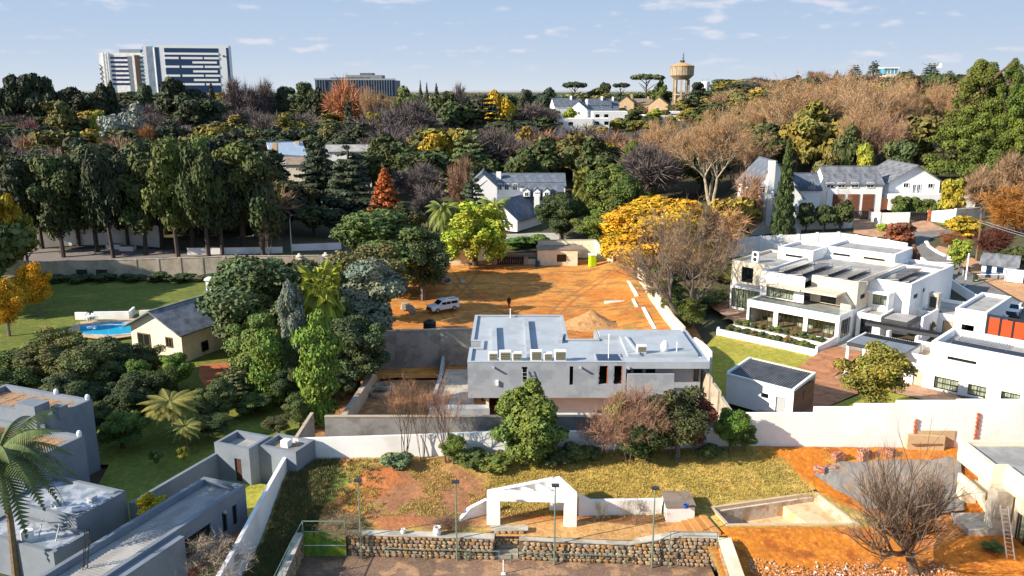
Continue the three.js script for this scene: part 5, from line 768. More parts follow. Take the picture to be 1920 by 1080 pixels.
{ // lawn, brick path, paving, road
  const lf = (x, z) => { const n = fbm(x * 0.3 + 11, z * 0.3, 4), f = fbm(x * 3, z * 3, 3); let c = mixc(rgb('#93902c'), rgb('#a7a13a'), n); c = mixc(c, rgb('#b59a48'), sstep(0.6, 0.75, fbm(x * 0.6, z * 0.6 + 50, 3)) * 0.7); return mulc(c, 0.82 + 0.36 * f); };
  const lm = groundMat(18, -112, 60, -66, 1024, 1024, lf, 0.05), H = (o) => (x, z) => Math.max(terr(x, z), 2.6) + o;
  struct('villa_lawn', sheet([vw(-14, 4.4), vw(-0.8, 4.2), vw(-0.6, 12), vw(-1.9, 18.5), vw(-2.2, 24), [20.2, -70], [20.2, -88], [24, -98], [27, -104]], 1.5, (x, z) => lerp(2.7, 3.2, sstep(-84, -98, z)) + 0.02), lm);
  struct('garden_lawn', sheet([vw(6.5, 19.5), vw(8, 9.6), vw(18, 6), vw(20, 14), [46, -66.9], [33, -66.9]], 1.5, () => 2.66), lm);
  struct('brick_path', sheet([vw(-0.1, 1), vw(3.6, 1), vw(3.4, 9), vw(7.6, 10), vw(6.4, 19.4), vw(5.5, 24), [33, -67], [22, -67], vw(-0.9, 18.4), vw(-0.5, 12)], 1.2, (x, z) => lerp(2.62, 3.9, sstep(-86, -95, z)) + 0.04), mottled('#b07a55', 0.18, 3, 82, { tint: '#8f5f42', tintAmount: 0.7 }));
  struct('courtyard_paving', sheet([vw(3.4, 1.2), vw(13, 0.2), vw(34, 5), vw(34, 9), vw(9, 9.4), vw(3.2, 9.2)], 1.5, () => 2.78), M.pavingBrick); struct('entrance_paving', sheet([vw(0.2, 1.1), vw(3.3, 1.1), vw(13, 0.1), vw(13, -11), vw(5, -11.4), vw(0.1, -4)], 1.5, () => 3.95), M.concrete);
  struct('villa_paving', sheet([vw(-22, -6), vw(-14, 0), vw(-12.3, 3.4), vw(-12.3, -6.1), vw(-18.4, -6.1), vw(-20, -12), vw(-24, -12)], 1.2, () => 4.02), M.pavingBrick);
  const rd = (pts, o, mat, name) => struct(name, sheet(pts, 2, (x, z) => terr(x, z) + o), mat);
  rd([[71.51,-145.26], [79.42,-145.32], [78.58,-143.31], [72.42,-141.07], [70.57,-138.52], [69.64,-133.98], [69.88,-127.88], [69.08,-117.17], [68.46,-105.77], [61.65,-93.24], [63.15,-102.55], [64.27,-115.28], [65.2,-127.67], [68.24,-137.72]], 0.15, M.asphalt, 'road');
  rd([[65.61,-157.62], [68.21,-156.52], [67.29,-147.26], [71.22,-145.04], [70.05,-142.08], [64.4,-144.87], [62.14,-148.7]], 0.14, M.pavingBrick, 'driveway'); rd([[74.36,-153.4], [77.05,-152.41], [77.24,-145.27], [72.13,-145.38]], 0.13, M.pavingBrick, 'driveway');
  rd([[69.6,-134.61], [71.59,-136.54], [73.27,-132.89], [73.22,-123.33], [74.03,-115.17], [69.15,-106.93], [69.36,-117.69], [70.09,-128.31]], 0.12, mottled('#b98e68', 0.12, 3, 83, { tint: '#a37450', tintAmount: 0.5 }), 'pavement');
  rd([[47.53,-160.3], [65.32,-156.87], [63.96,-153.37], [59.54,-152.1], [46.15,-155.32]], 0.11, mottled('#8b7a40', 0.2, 3, 84), 'verge');
}
// boundary wall behind the villa, panel by panel
{ const T = thing('stepped_boundary_wall', 'white stepped boundary wall with piers behind the villa roofs', 'wall'); wallRun(T, [[38.19,-143.1,4.02,8.86], [43.35,-142.2,4.58,9.39], [46.83,-142.09,4.98,9.6], [49.84,-141.96,5.29,9.71], [52.99,-141.73,5.62,10.03], [56.43,-141.08,5.93,10.24], [59.19,-140.63,6.2,9.94]], 0.3, M.white, { pier: true }); wallRun(T, [[59.33,-140.54,6.22,9.86], [61.68,-138.29,6.27,9.79], [63.18,-136.75,6.29,9.7], [65.17,-134.07,6.26,9.64]], 0.3, M.white, { pier: true }); }
{ const T = thing('road_boundary_wall', 'white boundary wall between the villa yard and the asphalt road', 'wall'); wallRun(T, [[64.59,-127.96,5.66,8.53], [64.26,-121.45,5.05,7.7], [63.57,-114.65,4.56,7.31], [63.08,-107.44,4.1,6.93], [62.49,-100.66,3.66,6.42]], 0.3, M.whiteClean); }

// ---------- houses, towers and walls farther away ----------
{ // right-hand neighbours: white gabled house with balcony
  const d = 162, y = terr(79.5, -162), x = 78.76, T = thing('gable_house', 'white gabled house with a balcony railing and blue-framed doors up the slope', 'house');
  const W = 83.87 - 73.96, h = 16.84 - y, r = 19.84 - 16.84;
  const G1 = gabled(T, x, y, -168, 12, W, h, r, Math.PI / 2, M.whiteClean, M.slateGrey, { over: 0.7, gableOver: 0.7 });
  const f = -6.02; // local a runs towards -z at this turn
  for (const [px, w, hh, py] of [[77.04, 0.9, 0.8, 15.69], [81.84, 0.9, 0.8, 15.59]]) farWindow(T, (a, b) => [px + b, -161.95 + a], 0, 0, py, w, hh, false);
  for (const px of [78.71, 79.55]) farWindow(T, (a, b) => [px + b, -161.95 + a], 0, 0, 14.54, 0.6, 1.7, false, { name: 'balcony_door', glass: M.glassBlue });
  mesh('balcony', g().box(x + 2.5, y, -160.6, W + 6.5, 14.58 - y, 2.6).geo(), M.whiteClean, T); const rl = g(), by = 14.58; for (let k = 0; k < 26; k++) rl.bar([x - W / 2 + 0.1 + k * 0.62, by, -159.4], [x - W / 2 + 0.1 + k * 0.62, by + 0.9, -159.4], 0.05); rl.bar([x - W / 2, by + 0.92, -159.4], [x - W / 2 + 15.6, by + 0.92, -159.4], 0.06); mesh('balcony_railing', rl.geo(), M.galv, T);
  mesh('carport_opening', g().box(x + 5.6, y + 0.05, -159.26, 3.6, 2.0, 0.1).geo(), M.black, T); mesh('garage_door', g().box(72.24, y, -160.2, 2.6, 2.1, 0.3).geo(), mottled('#7b4a2f', 0.15, 1, 101), T);
}
{ const d = 160, T = thing('garage_house', 'white house with a grey slate roof and three brown garage doors', 'house'), x0 = 60.79, x1 = 71.67, y = terr((x0 + x1) / 2, -160) - 0.3;
  gabled(T, (x0 + x1) / 2, y, -164, x1 - x0, 8, 16.54 - y, 19.46 - 16.54, 0, M.whiteClean, M.slateGrey, { over: 0.3 });
  for (const px of [63.31, 66.2, 69.1]) mesh('garage_door', g().box(px, y + 0.1, -159.95, 2.2, 14.58 - y - 0.1, 0.12).geo(), mottled('#7b4a2f', 0.15, 1, 102), T);
  for (const px of [61.5, 63.66, 66.24, 69.24]) farWindow(T, (a, b) => [px + b, -159.95 + a], 0, 0, 15.92, 1.3, 0.8, false); }
{ const T = thing('slate_gable_house', 'white house with steep slate gables and tall chimney behind the dark conifer', 'house'), x = 48.92, y = terr(x, -155) - 0.6, h = 16.99 - y, rise = 21.22 - 16.99; gabled(T, x, y, -159.5, 11, 7.6, h, rise, Math.PI / 2, M.whiteClean, M.slate, { over: 0.5 }); gabled(T, 56.5, y, -161, 5, 6, h - 1.2, 2.6, 0, M.whiteClean, M.slate); gabled(T, 51.24, y, -154.5, 5, 5, h - 2.2, 2.6, Math.PI / 2, M.whiteClean, M.slate, { over: 0.3 }); mesh('chimney', g().box(48, y + 2, -153.7, 1.15, 21.5 - y - 2, 0.8).geo(), M.whiteClean, T); farWindow(T, (a, b) => [46.58 + b, -153.95 + a], 0, 0, 15.62, 1.0, 1.0, false); farWindow(T, (a, b) => [50.9 + b, -151.95 + a], 0, 0, 14.17, 1.0, 1.1, false); for (let k = 0; k < 6; k++) mesh('pergola_beam', g().bar([54 + k * 0.55, y + h - 0.8, -155], [54.74 + k * 0.55, y + h + 0.2, -158], 0.18).geo(), M.charcoal, T); }
{ const T = thing('street_wall', 'white wall below the gabled houses with a grass verge', 'wall'); wallRun(T, [[45.62,-157.09,6.25,10.43], [52.57,-154.96,6.81,10.95], [58.5,-153.33,7.28,11.4], [63.39,-152.41,7.73,11.73]], 0.3, M.white2); }
{ const T = thing('entrance_wall', 'white curved wall between two dark sliding gates', 'wall'); wallRun(T, [[68.21,-156.52,8.61,11.64], [67.77,-151.37,8.1,12.18], [73.3,-151.28,8.61,12.29]], 0.3, M.white, { pier: true }); wallRun(T, [[77.35,-152.41,9.03,12.33], [80.43,-148.81,9,13.23], [87.13,-151.46,9.78,13.26]], 0.3, M.white2, { pier: true }); }
for (const [a, b, c, dd, l] of [[65.61,-157.62, 68.21,-156.52, 'dark sliding gate at the upper driveway'], [74.11,-153.08, 77,-152.09, 'dark sliding gate at the lower driveway']]) { const T = thing('sliding_gate', l, 'gate', 0, 0, 0, 0); const x0 = a, z0 = b, x1 = c, z1 = dd; const y = terr(x0, z0); mesh('rail', g().bar([x0, y + 1.75, z0], [x1, y + 1.75, z1], 0.12, 0.14).bar([x0, y + 0.2, z0], [x1, y + 0.2, z1], 0.12, 0.14).geo(), M.charcoal, T); for (let k = 0; k < 9; k++) { const t = (k + 0.5) / 9; mesh('slat', g().box(lerp(x0, x1, t), y + 0.27, lerp(z0, z1, t), (x1 - x0) / 9 - 0.05, 1.4, 0.05).geo(), M.darkMetal, T); } mesh('post', g().box(x1 + 0.3, y, z1, 0.5, 2.3, 0.5).geo(), M.brick, T); }
{ // guard hut and booms on the road
  const [x, z] = [72.25,-119.84], y = terr(x, z), T = thing('guard_house', 'small white guard house with grey tiled gable roof and grey plinth', 'guard house', x, y, z, -0.6); T.scale.setScalar(0.88);
  gabled(T, 0, 0, 0, 5, 3.6, 2.5, 1.15, 0, M.whiteClean, M.slateGrey, { over: 0.5, gableOver: 0.4 }); mesh('plinth', g().box(0, 0, 0, 5.06, 1.0, 3.66).geo(), M.slateBlue, T); mesh('porch', g().box(2.4, 0, 2.6, 2.6, 1.9, 1.4).geo(), M.whiteClean, T); for (const [a, n] of [[-1.4, 'door'], [0.2, 'window']]) mesh(n, g().box(a, n === 'door' ? 0.05 : 1.05, 1.84, n === 'door' ? 0.8 : 1.0, n === 'door' ? 2 : 0.9, 0.06).geo(), M.glassBlue, T); mesh('window', g().box(-2.53, 1.1, -0.4, 0.06, 0.9, 0.7).geo(), M.glass, T); mesh('porch_pipe', g().tube([[1.2, 0, 3.4], [1.2, 2.2, 3.4]], 0.05, 6).geo(), M.galv, T); }
[[67.68,-124.15, -2.2, 'pale boom barrier across the road, its box nearest the villa wall'], [67.87,-118.08, 2.2, 'white boom barrier beside the guard house']].forEach(([x, z, dx, l], i) => { const T = thing('boom_barrier', l, 'barrier', x, terr(x, z) + 0.15, z, 0, 'booms across the road'); mesh('cabinet', g().box(0, 0, 0, 0.5, 1.3, 0.5).geo(), M.charcoal, T); mesh('boom', g().bar([0, 1.15, 0.3], [dx * (i ? 2.2 : 1.9), 1.2, 0.3 + (i ? 0.3 : -0.6)], 0.1).geo(), M.whiteClean, T); mesh('warning_stripe', g().box(0, 0.2, 0.257, 0.4, 0.14, 0.01).geo(), M.lime, T); });
[[68.05,-120.8, 0.5, 1.1, 'grey card reader post between the two booms'], [67.84,-121.32, 0.4, 0.9, 'small pale card reader beside the flag pole']].forEach(([x, z, w, h, l]) => { const T = thing('card_reader', l, 'card reader', x, terr(x, z) + 0.15, z, 0.4); mesh('post', g().box(0, 0, 0, w * 0.5, h, w * 0.4).geo(), M.galv, T); mesh('head', g().box(0, h, 0.05, w, 0.4, w * 0.7).geo(), M.charcoal, T); });
{ const x = 65.3, z = -116, T = thing('white_mast', 'tall white mast standing between the booms', 'mast', x, terr(x, z), z); mesh('shaft', g().tube([[0, 0, 0], [0, 11.45 - terr(x, z), 0]], 0.11, 8).geo(), M.whiteClean, T); mesh('base', g().box(0, 0, 0, 0.5, 0.4, 0.5).geo(), M.greenPaint, T); }
{ const [x, z] = [70.09,-128.63], T = thing('street_sign_board', 'white sign board with a red no-entry disc facing the road', 'sign', x, terr(x, z), z, -0.25); mesh('board', g().box(0, 0.1, 0, 1.9, 2.2, 0.12).geo(), M.whiteClean, T); mesh('red_disc', new THREE.CylinderGeometry(0.45, 0.45, 0.03, 24).rotateX(Math.PI / 2).translate(0.1, 1.35, 0.08), plain('#c3232b', 0.5), T); mesh('white_bar', g().box(0.1, 1.28, 0.1, 0.6, 0.14, 0.02).geo(), M.whiteClean, T); for (const s of [-0.9, 0.9]) mesh('post', g().box(s, 0, -0.12, 0.14, 2.5, 0.1).geo(), M.galv, T); }
{ const x = 63.64, z = -106, y = terr(x, z) + 0.15; const T = thing('guard_chair', 'small orange guard chair standing on the pavement', 'chair', x - 0.5, y, z); mesh('seat', g().box(0, 0.4, 0, 0.42, 0.06, 0.42).geo(), M.orangeDoor, T); mesh('backrest', g().box(0, 0.46, -0.2, 0.42, 0.42, 0.05).geo(), M.orangeDoor, T); for (const [a, b] of [[-1, -1], [1, -1], [1, 1], [-1, 1]]) mesh('leg', g().bar([a * 0.18, 0.4, b * 0.18], [a * 0.22, 0, b * 0.22], 0.05).geo(), M.charcoal, T); }
{ // stones edging the planted island
  const pts = [[70.63,-138.83], [69.93,-136.4], [69.77,-134.61], [69.71,-133.03], [69.78,-131.77], [69.85,-130.51]]; for (let i = 0; i < 5; i++) for (let k = 0; k < 3; k++) { const t = k / 3, x = lerp(pts[i][0], pts[i + 1][0], t), z = lerp(pts[i][1], pts[i + 1][1], t), m = mesh('kerb_stone', stoneGeos[(i * 3 + k) % 12], M.white2); m.rotation.x = -Math.PI / 2; m.position.set(x, terr(x, z) + 0.05, z); m.scale.set(0.75, 0.5, 0.6); tag(m, 'white painted stone edging the planted road island', 'stone', 'white stones round the road island'); } }
// street light and wooden poles with wires
[[57.83,-151.73,8.21,0.5, 'tall grey street lamp post before the white street wall'], [85.01,-151.31,5.12,0.49, 'curved street lamp beside the yellow bushes'], [-41.91,-154.57,7.15,0.41, 'grey street lamp in front of the shaded white wall']].forEach(([x, z, h, r, l], i) => { const T = thing('street_lamp', l, 'street lamp', x, terr(x, z), z, 0, 'street lamps'); mesh('pole', g().tube([[0, -0.2, 0], [0, h * 0.9, 0], [i === 1 ? -0.7 : 0.2, h, 0], [i === 1 ? -2.2 : 0.7, h + 0.05, 0]], [0.13, 0.08, 0.07, 0.06], 7).geo(), M.galv, T); mesh('lamp_head', g().box(i === 1 ? -2.4 : 0.9, h - 0.02, 0, 0.7, 0.14, 0.25).geo(), M.charcoal, T); });
{ const A = [75.66,-132.84], B = [80.22,-131.46]; const tops = []; [[73.02,-127.53,6.6,0.25, 'brown wooden power pole beside the red-leaved shrub'], [78.63,-129.53,2.85,0.26, 'shorter wooden power pole behind the guard house']].forEach(([x, z, h, r, l]) => { const T = thing('power_pole', l, 'pole', x, terr(x, z), z, 0, 'wooden power poles'); mesh('pole', g().tube([[0, -0.3, 0], [0, h, 0]], [0.16, 0.11], 7).geo(), M.timber, T); mesh('crossarm', g().box(0, h - 0.4, 0, 1.4, 0.12, 0.12).geo(), M.timber, T); tops.push([x, terr(x, z) + h - 0.3, z]); });
  for (const o of [-0.6, 0.6]) { const e = [74.96,9,-116.55]; const a = tops[0], b = [tops[1][0], tops[1][1] - 0.1, tops[1][2]], c = [e[0] + 6, 13, e[2] + 8]; const t = (p, q, s) => [lerp(p[0], q[0], s) + o, lerp(p[1], q[1], s) - 0.6 * Math.sin(Math.PI * s), lerp(p[2], q[2], s)]; const pts = []; for (let k = 0; k <= 8; k++) pts.push(t(a, c, k / 8)); tag(mesh('overhead_wire', g().tube(pts, 0.025, 4).geo(), M.galv), o < 0 ? 'upper overhead wire sagging towards the road' : 'lower overhead wire sagging towards the road', 'wire', 'overhead wires'); } }
{ // car parked on the road by the garage
  const x = 64.23, z = -104; carAt('parked_car', 'white car mostly hidden behind the garage wall on the road', x + 1.0, terr(x, z) + 0.2, z, 0.9, false); }
function carAt(name, label, x, y, z, ry, pickup) {
  const T = thing(name, label, 'car', x, y, z, ry), L = 4.9, W = 1.8, prof = pickup ? [[-2.4, 0.45], [-2.45, 0.95], [-2.3, 1.02], [-1.15, 1.12], [-0.45, 1.72], [0.4, 1.78], [2.3, 1.72], [2.42, 1.05], [2.42, 0.45]] : [[-2.2, 0.4], [-2.25, 0.8], [-1.2, 0.95], [-0.5, 1.42], [0.9, 1.45], [1.7, 1.0], [2.2, 0.92], [2.2, 0.4]];
  const s = new THREE.Shape(prof.map(([a, b]) => new THREE.Vector2(a, b))); const q = new THREE.ExtrudeGeometry(s, { depth: W - 0.24, bevelEnabled: true, bevelSize: 0.1, bevelThickness: 0.12, bevelSegments: 3 }).translate(0, 0, -(W - 0.24) / 2);
  mesh('body', q, new THREE.MeshPhysicalMaterial({ color: lin('#e4e6e8'), roughness: 0.35, clearcoat: 0.8, clearcoatRoughness: 0.1 }), T);
  const sl = (a, b, w, off) => g().quad([a[0], a[1], -w], [b[0], b[1], -w], [b[0], b[1], w], [a[0], a[1], w]).geo();
  const gm = M.glass; const A = pickup ? [-1.06, 1.2] : [-1.1, 1.02], B = pickup ? [-0.5, 1.7] : [-0.52, 1.42]; const ws = mesh('windscreen', g().prism([[A[0] - 0.12, -0.7], [B[0] - 0.12, -0.66], [B[0] - 0.12, 0.66], [A[0] - 0.12, 0.7]], [A[1] + 0.02, B[1] + 0.02, B[1] + 0.02, A[1] + 0.02], [A[1] + 0.06, B[1] + 0.06, B[1] + 0.06, A[1] + 0.06]).geo(), gm, T);
  for (const e of [-1, 1]) { const zz = e * (W / 2 + 0.012); for (const [a, b] of pickup ? [[-0.75, 0.05], [0.12, 0.85], [0.98, 2.1]] : [[-0.7, 0.2], [0.28, 1.1]]) mesh('side_window', g().prism([[a, zz - 0.01], [b, zz - 0.01], [b, zz + 0.01], [a, zz + 0.01]], 1.14 - (pickup ? 0 : 0.14), pickup ? 1.55 : 1.32).geo(), gm, T); for (const a of [-1.5, 1.5]) { const w = mesh('wheel', new THREE.CylinderGeometry(0.37, 0.37, 0.24, 18).rotateX(Math.PI / 2).translate(a, 0.37, e * (W / 2 - 0.06)), M.black, T); mesh('rim', new THREE.CylinderGeometry(0.22, 0.22, 0.02, 12).rotateX(Math.PI / 2).translate(a, 0.37, e * (W / 2 + 0.07)), M.metal, w); } mesh('headlight', g().box(-2.5, 0.8, e * 0.65, 0.06, 0.16, 0.34).geo(), M.galv, T); mesh('mirror', g().box(-0.85, 1.15, e * (W / 2 + 0.15), 0.12, 0.16, 0.22).geo(), M.whiteClean, T); }
  mesh('grille', g().box(-2.54, 0.62, 0, 0.05, 0.3, 1.2).geo(), M.charcoal, T); mesh('bumper', g().box(-2.5, 0.4, 0, 0.2, 0.2, 1.7).geo(), M.charcoal, T); if (pickup) for (const e of [-0.6, 0.6]) mesh('roof_rail', g().bar([0.5, 1.92, e], [2.1, 1.88, e], 0.05).geo(), M.charcoal, T);
  return T;
}
carAt('pickup_truck', 'white pickup with a canopy parked on the orange building site', -10.14,2.55,-117.77, 0.62, true).scale.setScalar(0.94);
// the far office tower with banded glass
{ const D = 780, T = thing('office_tower', 'tall white office tower with long dark window bands on the skyline', 'building', 0, 0, 0), by = 20, X = (a) => a;
  const a0 = -325.13, a1 = -261.17, yt = 74.79, xb = -379.88;
  // main slab, turned a little: front from the left corner back to the right
  const rot = 0.18, L = (a1 - a0) / Math.cos(rot), F = (s, o = 0) => [a0 + Math.cos(rot) * s + Math.sin(rot) * o, -D - Math.sin(rot) * s + Math.cos(rot) * o];
  mesh('main_block', g().prism([F(0), F(L), F(L, -16), F(0, -16)], by, yt).geo(), M.whiteClean, T);
  mesh('end_wall', g().prism([F(-8, -1.5), F(-0.05, -0.4), F(-0.05, -15), F(-8, -15)], by, yt - 2).geo(), M.white2, T);
  mesh('end_fin', g().prism([F(-9.2, 0.6), F(-6.6, 0.6), F(-6.6, -1.4), F(-9.2, -1.4)], by, yt + 0.8).geo(), M.whiteClean, T);
  mesh('glass_panel', g().prism([F(L * 0.135, 0.15), F(L * 0.86, 0.15), F(L * 0.86, 0.0), F(L * 0.135, 0.0)], by + 4, yt - 2.6).geo(), plain('#1d3a5c', 0.15, 0.1), T);
  mesh('glass_edge', g().prism([F(0.6, 0.12), F(4.2, 0.12), F(4.2, 0.0), F(0.6, 0.0)], by + 4, yt - 2).geo(), plain('#24405f', 0.15, 0.1), T); mesh('glass_edge', g().prism([F(L * 0.965, 0.12), F(L - 0.1, 0.12), F(L - 0.1, 0.0), F(L * 0.965, 0.0)], by + 4, yt - 2).geo(), plain('#24405f', 0.15, 0.1), T);
  const H = yt - by; let k = 0; for (const [y, segs] of [[0.845, [[0.135, 0.86]]], [0.775, [[0.135, 0.32], [0.35, 0.64], [0.66, 0.86]]], [0.705, [[0.5, 0.83]]], [0.635, [[0.135, 0.32], [0.35, 0.64], [0.66, 0.86]]], [0.56, [[0.5, 0.83]]], [0.49, [[0.135, 0.32], [0.35, 0.64], [0.66, 0.86]]], [0.42, [[0.5, 0.83]]], [0.35, [[0.135, 0.32], [0.35, 0.64], [0.66, 0.86]]]]) for (const [a, b] of segs) mesh('white_band', g().prism([F(L * a, 0.42), F(L * b, 0.42), F(L * b, 0.16), F(L * a, 0.16)], by + H * y, by + H * y + 1.9).geo(), M.whiteClean, T);
  // stair tower of glass slats and the left wing with balconies
  const gl = -338.21, gr = -326.1, yg = 73.86; mesh('glass_stair', g().prism([[gl, -D - 6], [gr, -D - 3], [gr, -D - 20], [gl, -D - 20]], by, yg).geo(), plain('#4a7a8a', 0.2, 0.1), T); for (let i = 0; i < 16; i++) mesh('slat', g().prism([[gl, -D - 5.6], [gr, -D - 2.6], [gr, -D - 3], [gl, -D - 6]], lerp(by + 6, yg - 3, i / 16), lerp(by + 6, yg - 3, i / 16) + 0.8).geo(), M.galv, T);
  const wl = -379.88, wr = -338.21, yw = 68.28; mesh('wing', g().prism([[wl, -D - 8], [wr, -D - 12], [wr, -D - 40], [wl, -D - 40]], by, yw).geo(), M.white2, T); mesh('wing_top', g().prism([[-363.14, -D - 14], [-343.78, -D - 14], [-343.78, -D - 34], [-363.14, -D - 34]], yw, 71.54).geo(), M.slateBlue, T);
  for (let i = 0; i < 7; i++) { const y = yw - 3.5 - i * 3.9, A = -369.7, B = -354.68; const f = (x, o) => [x, -D - 8 - 4 * (x - wl) / (wr - wl) + o]; mesh('window_band', g().prism([f(A, 0.2), f(B, 0.2), f(B, 0.0), f(A, 0.0)], y - 1.9, y).geo(), plain('#27335c', 0.2), T); mesh('window_band', g().prism([f(-344.02, 0.2), f(-338.69, 0.2), f(-338.69, 0), f(-344.02, 0)], y - 1.9, y).geo(), plain('#5f7080', 0.2), T); }
  const f = (x, o) => [x, -D - 8 - 4 * (x - wl) / (wr - wl) + o]; mesh('brown_core', g().prism([f(-347.9, 1.2), f(-344.02, 1.2), f(-344.02, 0), f(-347.9, 0)], by, yw - 2).geo(), plain('#46322e', 0.8), T); mesh('recess', g().prism([f(-354.68, 0.1), f(-350.81, 0.1), f(-350.81, 0), f(-354.68, 0)], by, yw - 3).geo(), M.slateBlue, T);
  for (let i = 0; i < 3; i++) { const x = -376 + i * 2.2; mesh('fin', g().prism([f(x, 1.4), f(x + 0.7, 1.4), f(x + 0.7, 0.02), f(x, 0.02)], by, yw + 0.4).geo(), M.whiteClean, T); }
  for (let i = 0; i < 9; i++) { const y = by + i * 4.2, x = wl - 0.2; mesh('zigzag_brace', g().bar([x, y, -D - 7.8], [x + 2.6, y + 2.1, -D - 7.8], 0.5).bar([x + 2.6, y + 2.1, -D - 7.8], [x, y + 4.2, -D - 7.8], 0.5).geo(), M.charcoal, T); }
  mesh('emblem', g().box(F(L * 0.93, 0)[0], yt - 10, F(L * 0.93, 0)[1] + 0.3, 2, 1.4, 0.2).geo(), M.charcoal, T);
}
{ const D = 620, T = thing('low_office', 'low wide grey office block with a flat canopy roof among the skyline trees', 'building'), by = 18, x0 = -143.36, xm = -137.53, x1 = -86.64, y1 = 41.45, y2 = 41.83;
  mesh('main_block', g().prism([[x0, -D], [x1, -D - 8], [x1, -D - 40], [x0, -D - 40]], by, y2).geo(), plain('#3d4a58', 0.5), T); const f = (t, o) => [lerp(x0, x1, t), -D - 8 * t + o];
  mesh('roof_edge', g().prism([f(-0.01, 0.5), f(1.01, 0.5), f(1.01, -1), f(-0.01, -1)], y2 + 0.01, y2 + 1.2).geo(), M.galv, T); for (let k = 0; k < 30; k++) if (k < 4 || k > 5) mesh('fin', g().prism([f(0.02 + k * 0.0325, 0.6), f(0.028 + k * 0.0325, 0.6), f(0.028 + k * 0.0325, 0.02), f(0.02 + k * 0.0325, 0.02)], by, y2 - 0.2).geo(), plain('#7a8794', 0.6), T);
  mesh('dark_glass', g().prism([f(0.1, 0.3), f(0.14, 0.3), f(0.14, 0.01), f(0.1, 0.01)], by, y2 - 0.5).geo(), M.glassBlue, T); mesh('canopy_roof', g().prism([f(0.17, -6), f(0.66, -6), f(0.66, -26), f(0.17, -26)], 43.14, 43.71).geo(), M.charcoal, T); mesh('plant_room', g().prism([f(0.36, -8), f(0.82, -8), f(0.82, -24), f(0.36, -24)], y2 + 1.3, 45.58).geo(), M.flatRoof, T); mesh('plant_room', g().prism([f(0.54, -8.5), f(0.7, -8.5), f(0.7, -20), f(0.54, -20)], 45.58 + 0.02, 47.08).geo(), M.slateGrey, T); mesh('mast', g().tube([[lerp(x0, x1, 0.37), y2, -D - 12], [lerp(x0, x1, 0.37), 47.46, -D - 12]], 0.3, 5).geo(), M.galv, T); }
{ // water tower
  const D = 430, x = 85.56, y = terr(x, -D) - 1, T = thing('water_tower', 'tan concrete water tower on columns with an antenna on its conical roof', 'water tower', x, 0, -D), R = 91.48 - x, yt = 45.93, yb = 41.51, yn = 39.69; const tm = mottled('#ab987c', 0.12, 6, 110, { tint: '#877761', tintAmount: 0.7 });
  const smooth = (q) => { q.deleteAttribute('normal'); return q; };
  mesh('tank', g().lathe(0, 0, [[R * 0.55, yn - 0.1], [R * 0.62, yn], [R * 0.97, yb], [R, yb + 0.3], [R, yt], [R * 1.04, yt + 0.1], [R * 1.04, yt + 0.4]], 28).geo(), tm, T); mesh('roof', g().lathe(0, 0, [[R * 1.04, yt + 0.4], [R * 0.5, yt + 1.4], [R * 0.12, 48], [0.01, 48]], 28).geo(), mottled('#c69a5c', 0.08, 5, 111), T);
  for (let k = 0; k < 8; k++) { const a = k / 8 * 6.283 + 0.2; mesh('column', g().box(Math.cos(a) * R * 0.62, y, Math.sin(a) * R * 0.62, 0.9, yn - y - 0.1, 0.9, -a).geo(), tm, T); } for (const yy of [lerp(y, yn, 0.5), lerp(y, yn, 0.08)]) mesh('ring_beam', g().lathe(0, 0, [[R * 0.55, yy], [R * 0.7, yy], [R * 0.7, yy + 0.6], [R * 0.55, yy + 0.6], [R * 0.55, yy]], 16).geo(), tm, T);
  for (let k = 0; k < 14; k++) { const a = k / 14 * 6.283; mesh('tank_rib', g().box(Math.cos(a) * R * 1.005, yb + 0.3, Math.sin(a) * R * 1.005, 0.2, yt - yb - 0.3, 0.3, -a).geo(), tm, T); }
  const ya = 48, ye = 53.15; mesh('antenna', g().tube([[0.3, ya - 0.3, 0], [0.6, ye, 0]], [0.18, 0.06], 5).geo(), M.charcoal, T); for (let k = 0; k < 5; k++) mesh('antenna_arm', g().box(0.4, lerp(ya, ye, 0.15 + k * 0.15), 0, 1.5 - k * 0.2, 0.25, 0.2).geo(), M.charcoal, T); mesh('railing', g().lathe(0, 0, [[1.2, ya], [1.2, ya + 1], [1.25, ya + 1]], 8).geo(), M.charcoal, T);
}
{ const D = 470, x = 106.61, T = thing('white_water_tank', 'white cylindrical tank with aerials behind the water tower', 'tank', x, 0, -D), yt = 39.08, y = yt - 12; mesh('drum', g().lathe(0, 0, [[2.4, y], [2.6, yt], [0.01, yt + 0.3]], 18).geo(), M.whiteClean, T); for (const a of [-1.5, 0.4, 1.6]) mesh('aerial', g().tube([[a, yt, 0], [a, yt + 1.6, 0]], 0.08, 4).geo(), M.charcoal, T); }
// houses on the far hill
const hill = (name, label, px, w, ybase, ytop, D, ry, wallM, roofM, rise, len = 9, extra) => { const x = px, T = thing(name, label, 'house', 0, 0, 0, 0, 'houses on the far hill'); gabled(T, x, ybase - 3, -D, len, w, ytop - ybase + 3, rise, ry, wallM, roofM, { over: 0.3 }); if (extra) mesh('chimney', g().box(x + w * 0.3, ytop, -D, 0.9, rise + 1.2, 0.9).geo(), wallM, T); for (const s of [-0.2, 0.2]) farWindow(T, (a, b) => [x + w * s + b, -D + (Math.abs(ry) < 0.8 ? w / 2 : len / 2) + 0.05 + a], 0, 0, (ybase + ytop) / 2 - 0.4, 0.9, 1.0, false); };
hill('tan_house', 'tan house with a steep gable left of the pair on the hill', 58.27, 8, 24.43, 28.14, 430, 1.35, M.tan, M.brownRoof, 3.2, 10, 1);
hill('tan_house', 'tan house with two chimneys between the steep gables', 67.33, 9, 24.03, 27.52, 436, 0.1, M.tan, M.brownRoof, 2.6, 9, 1);
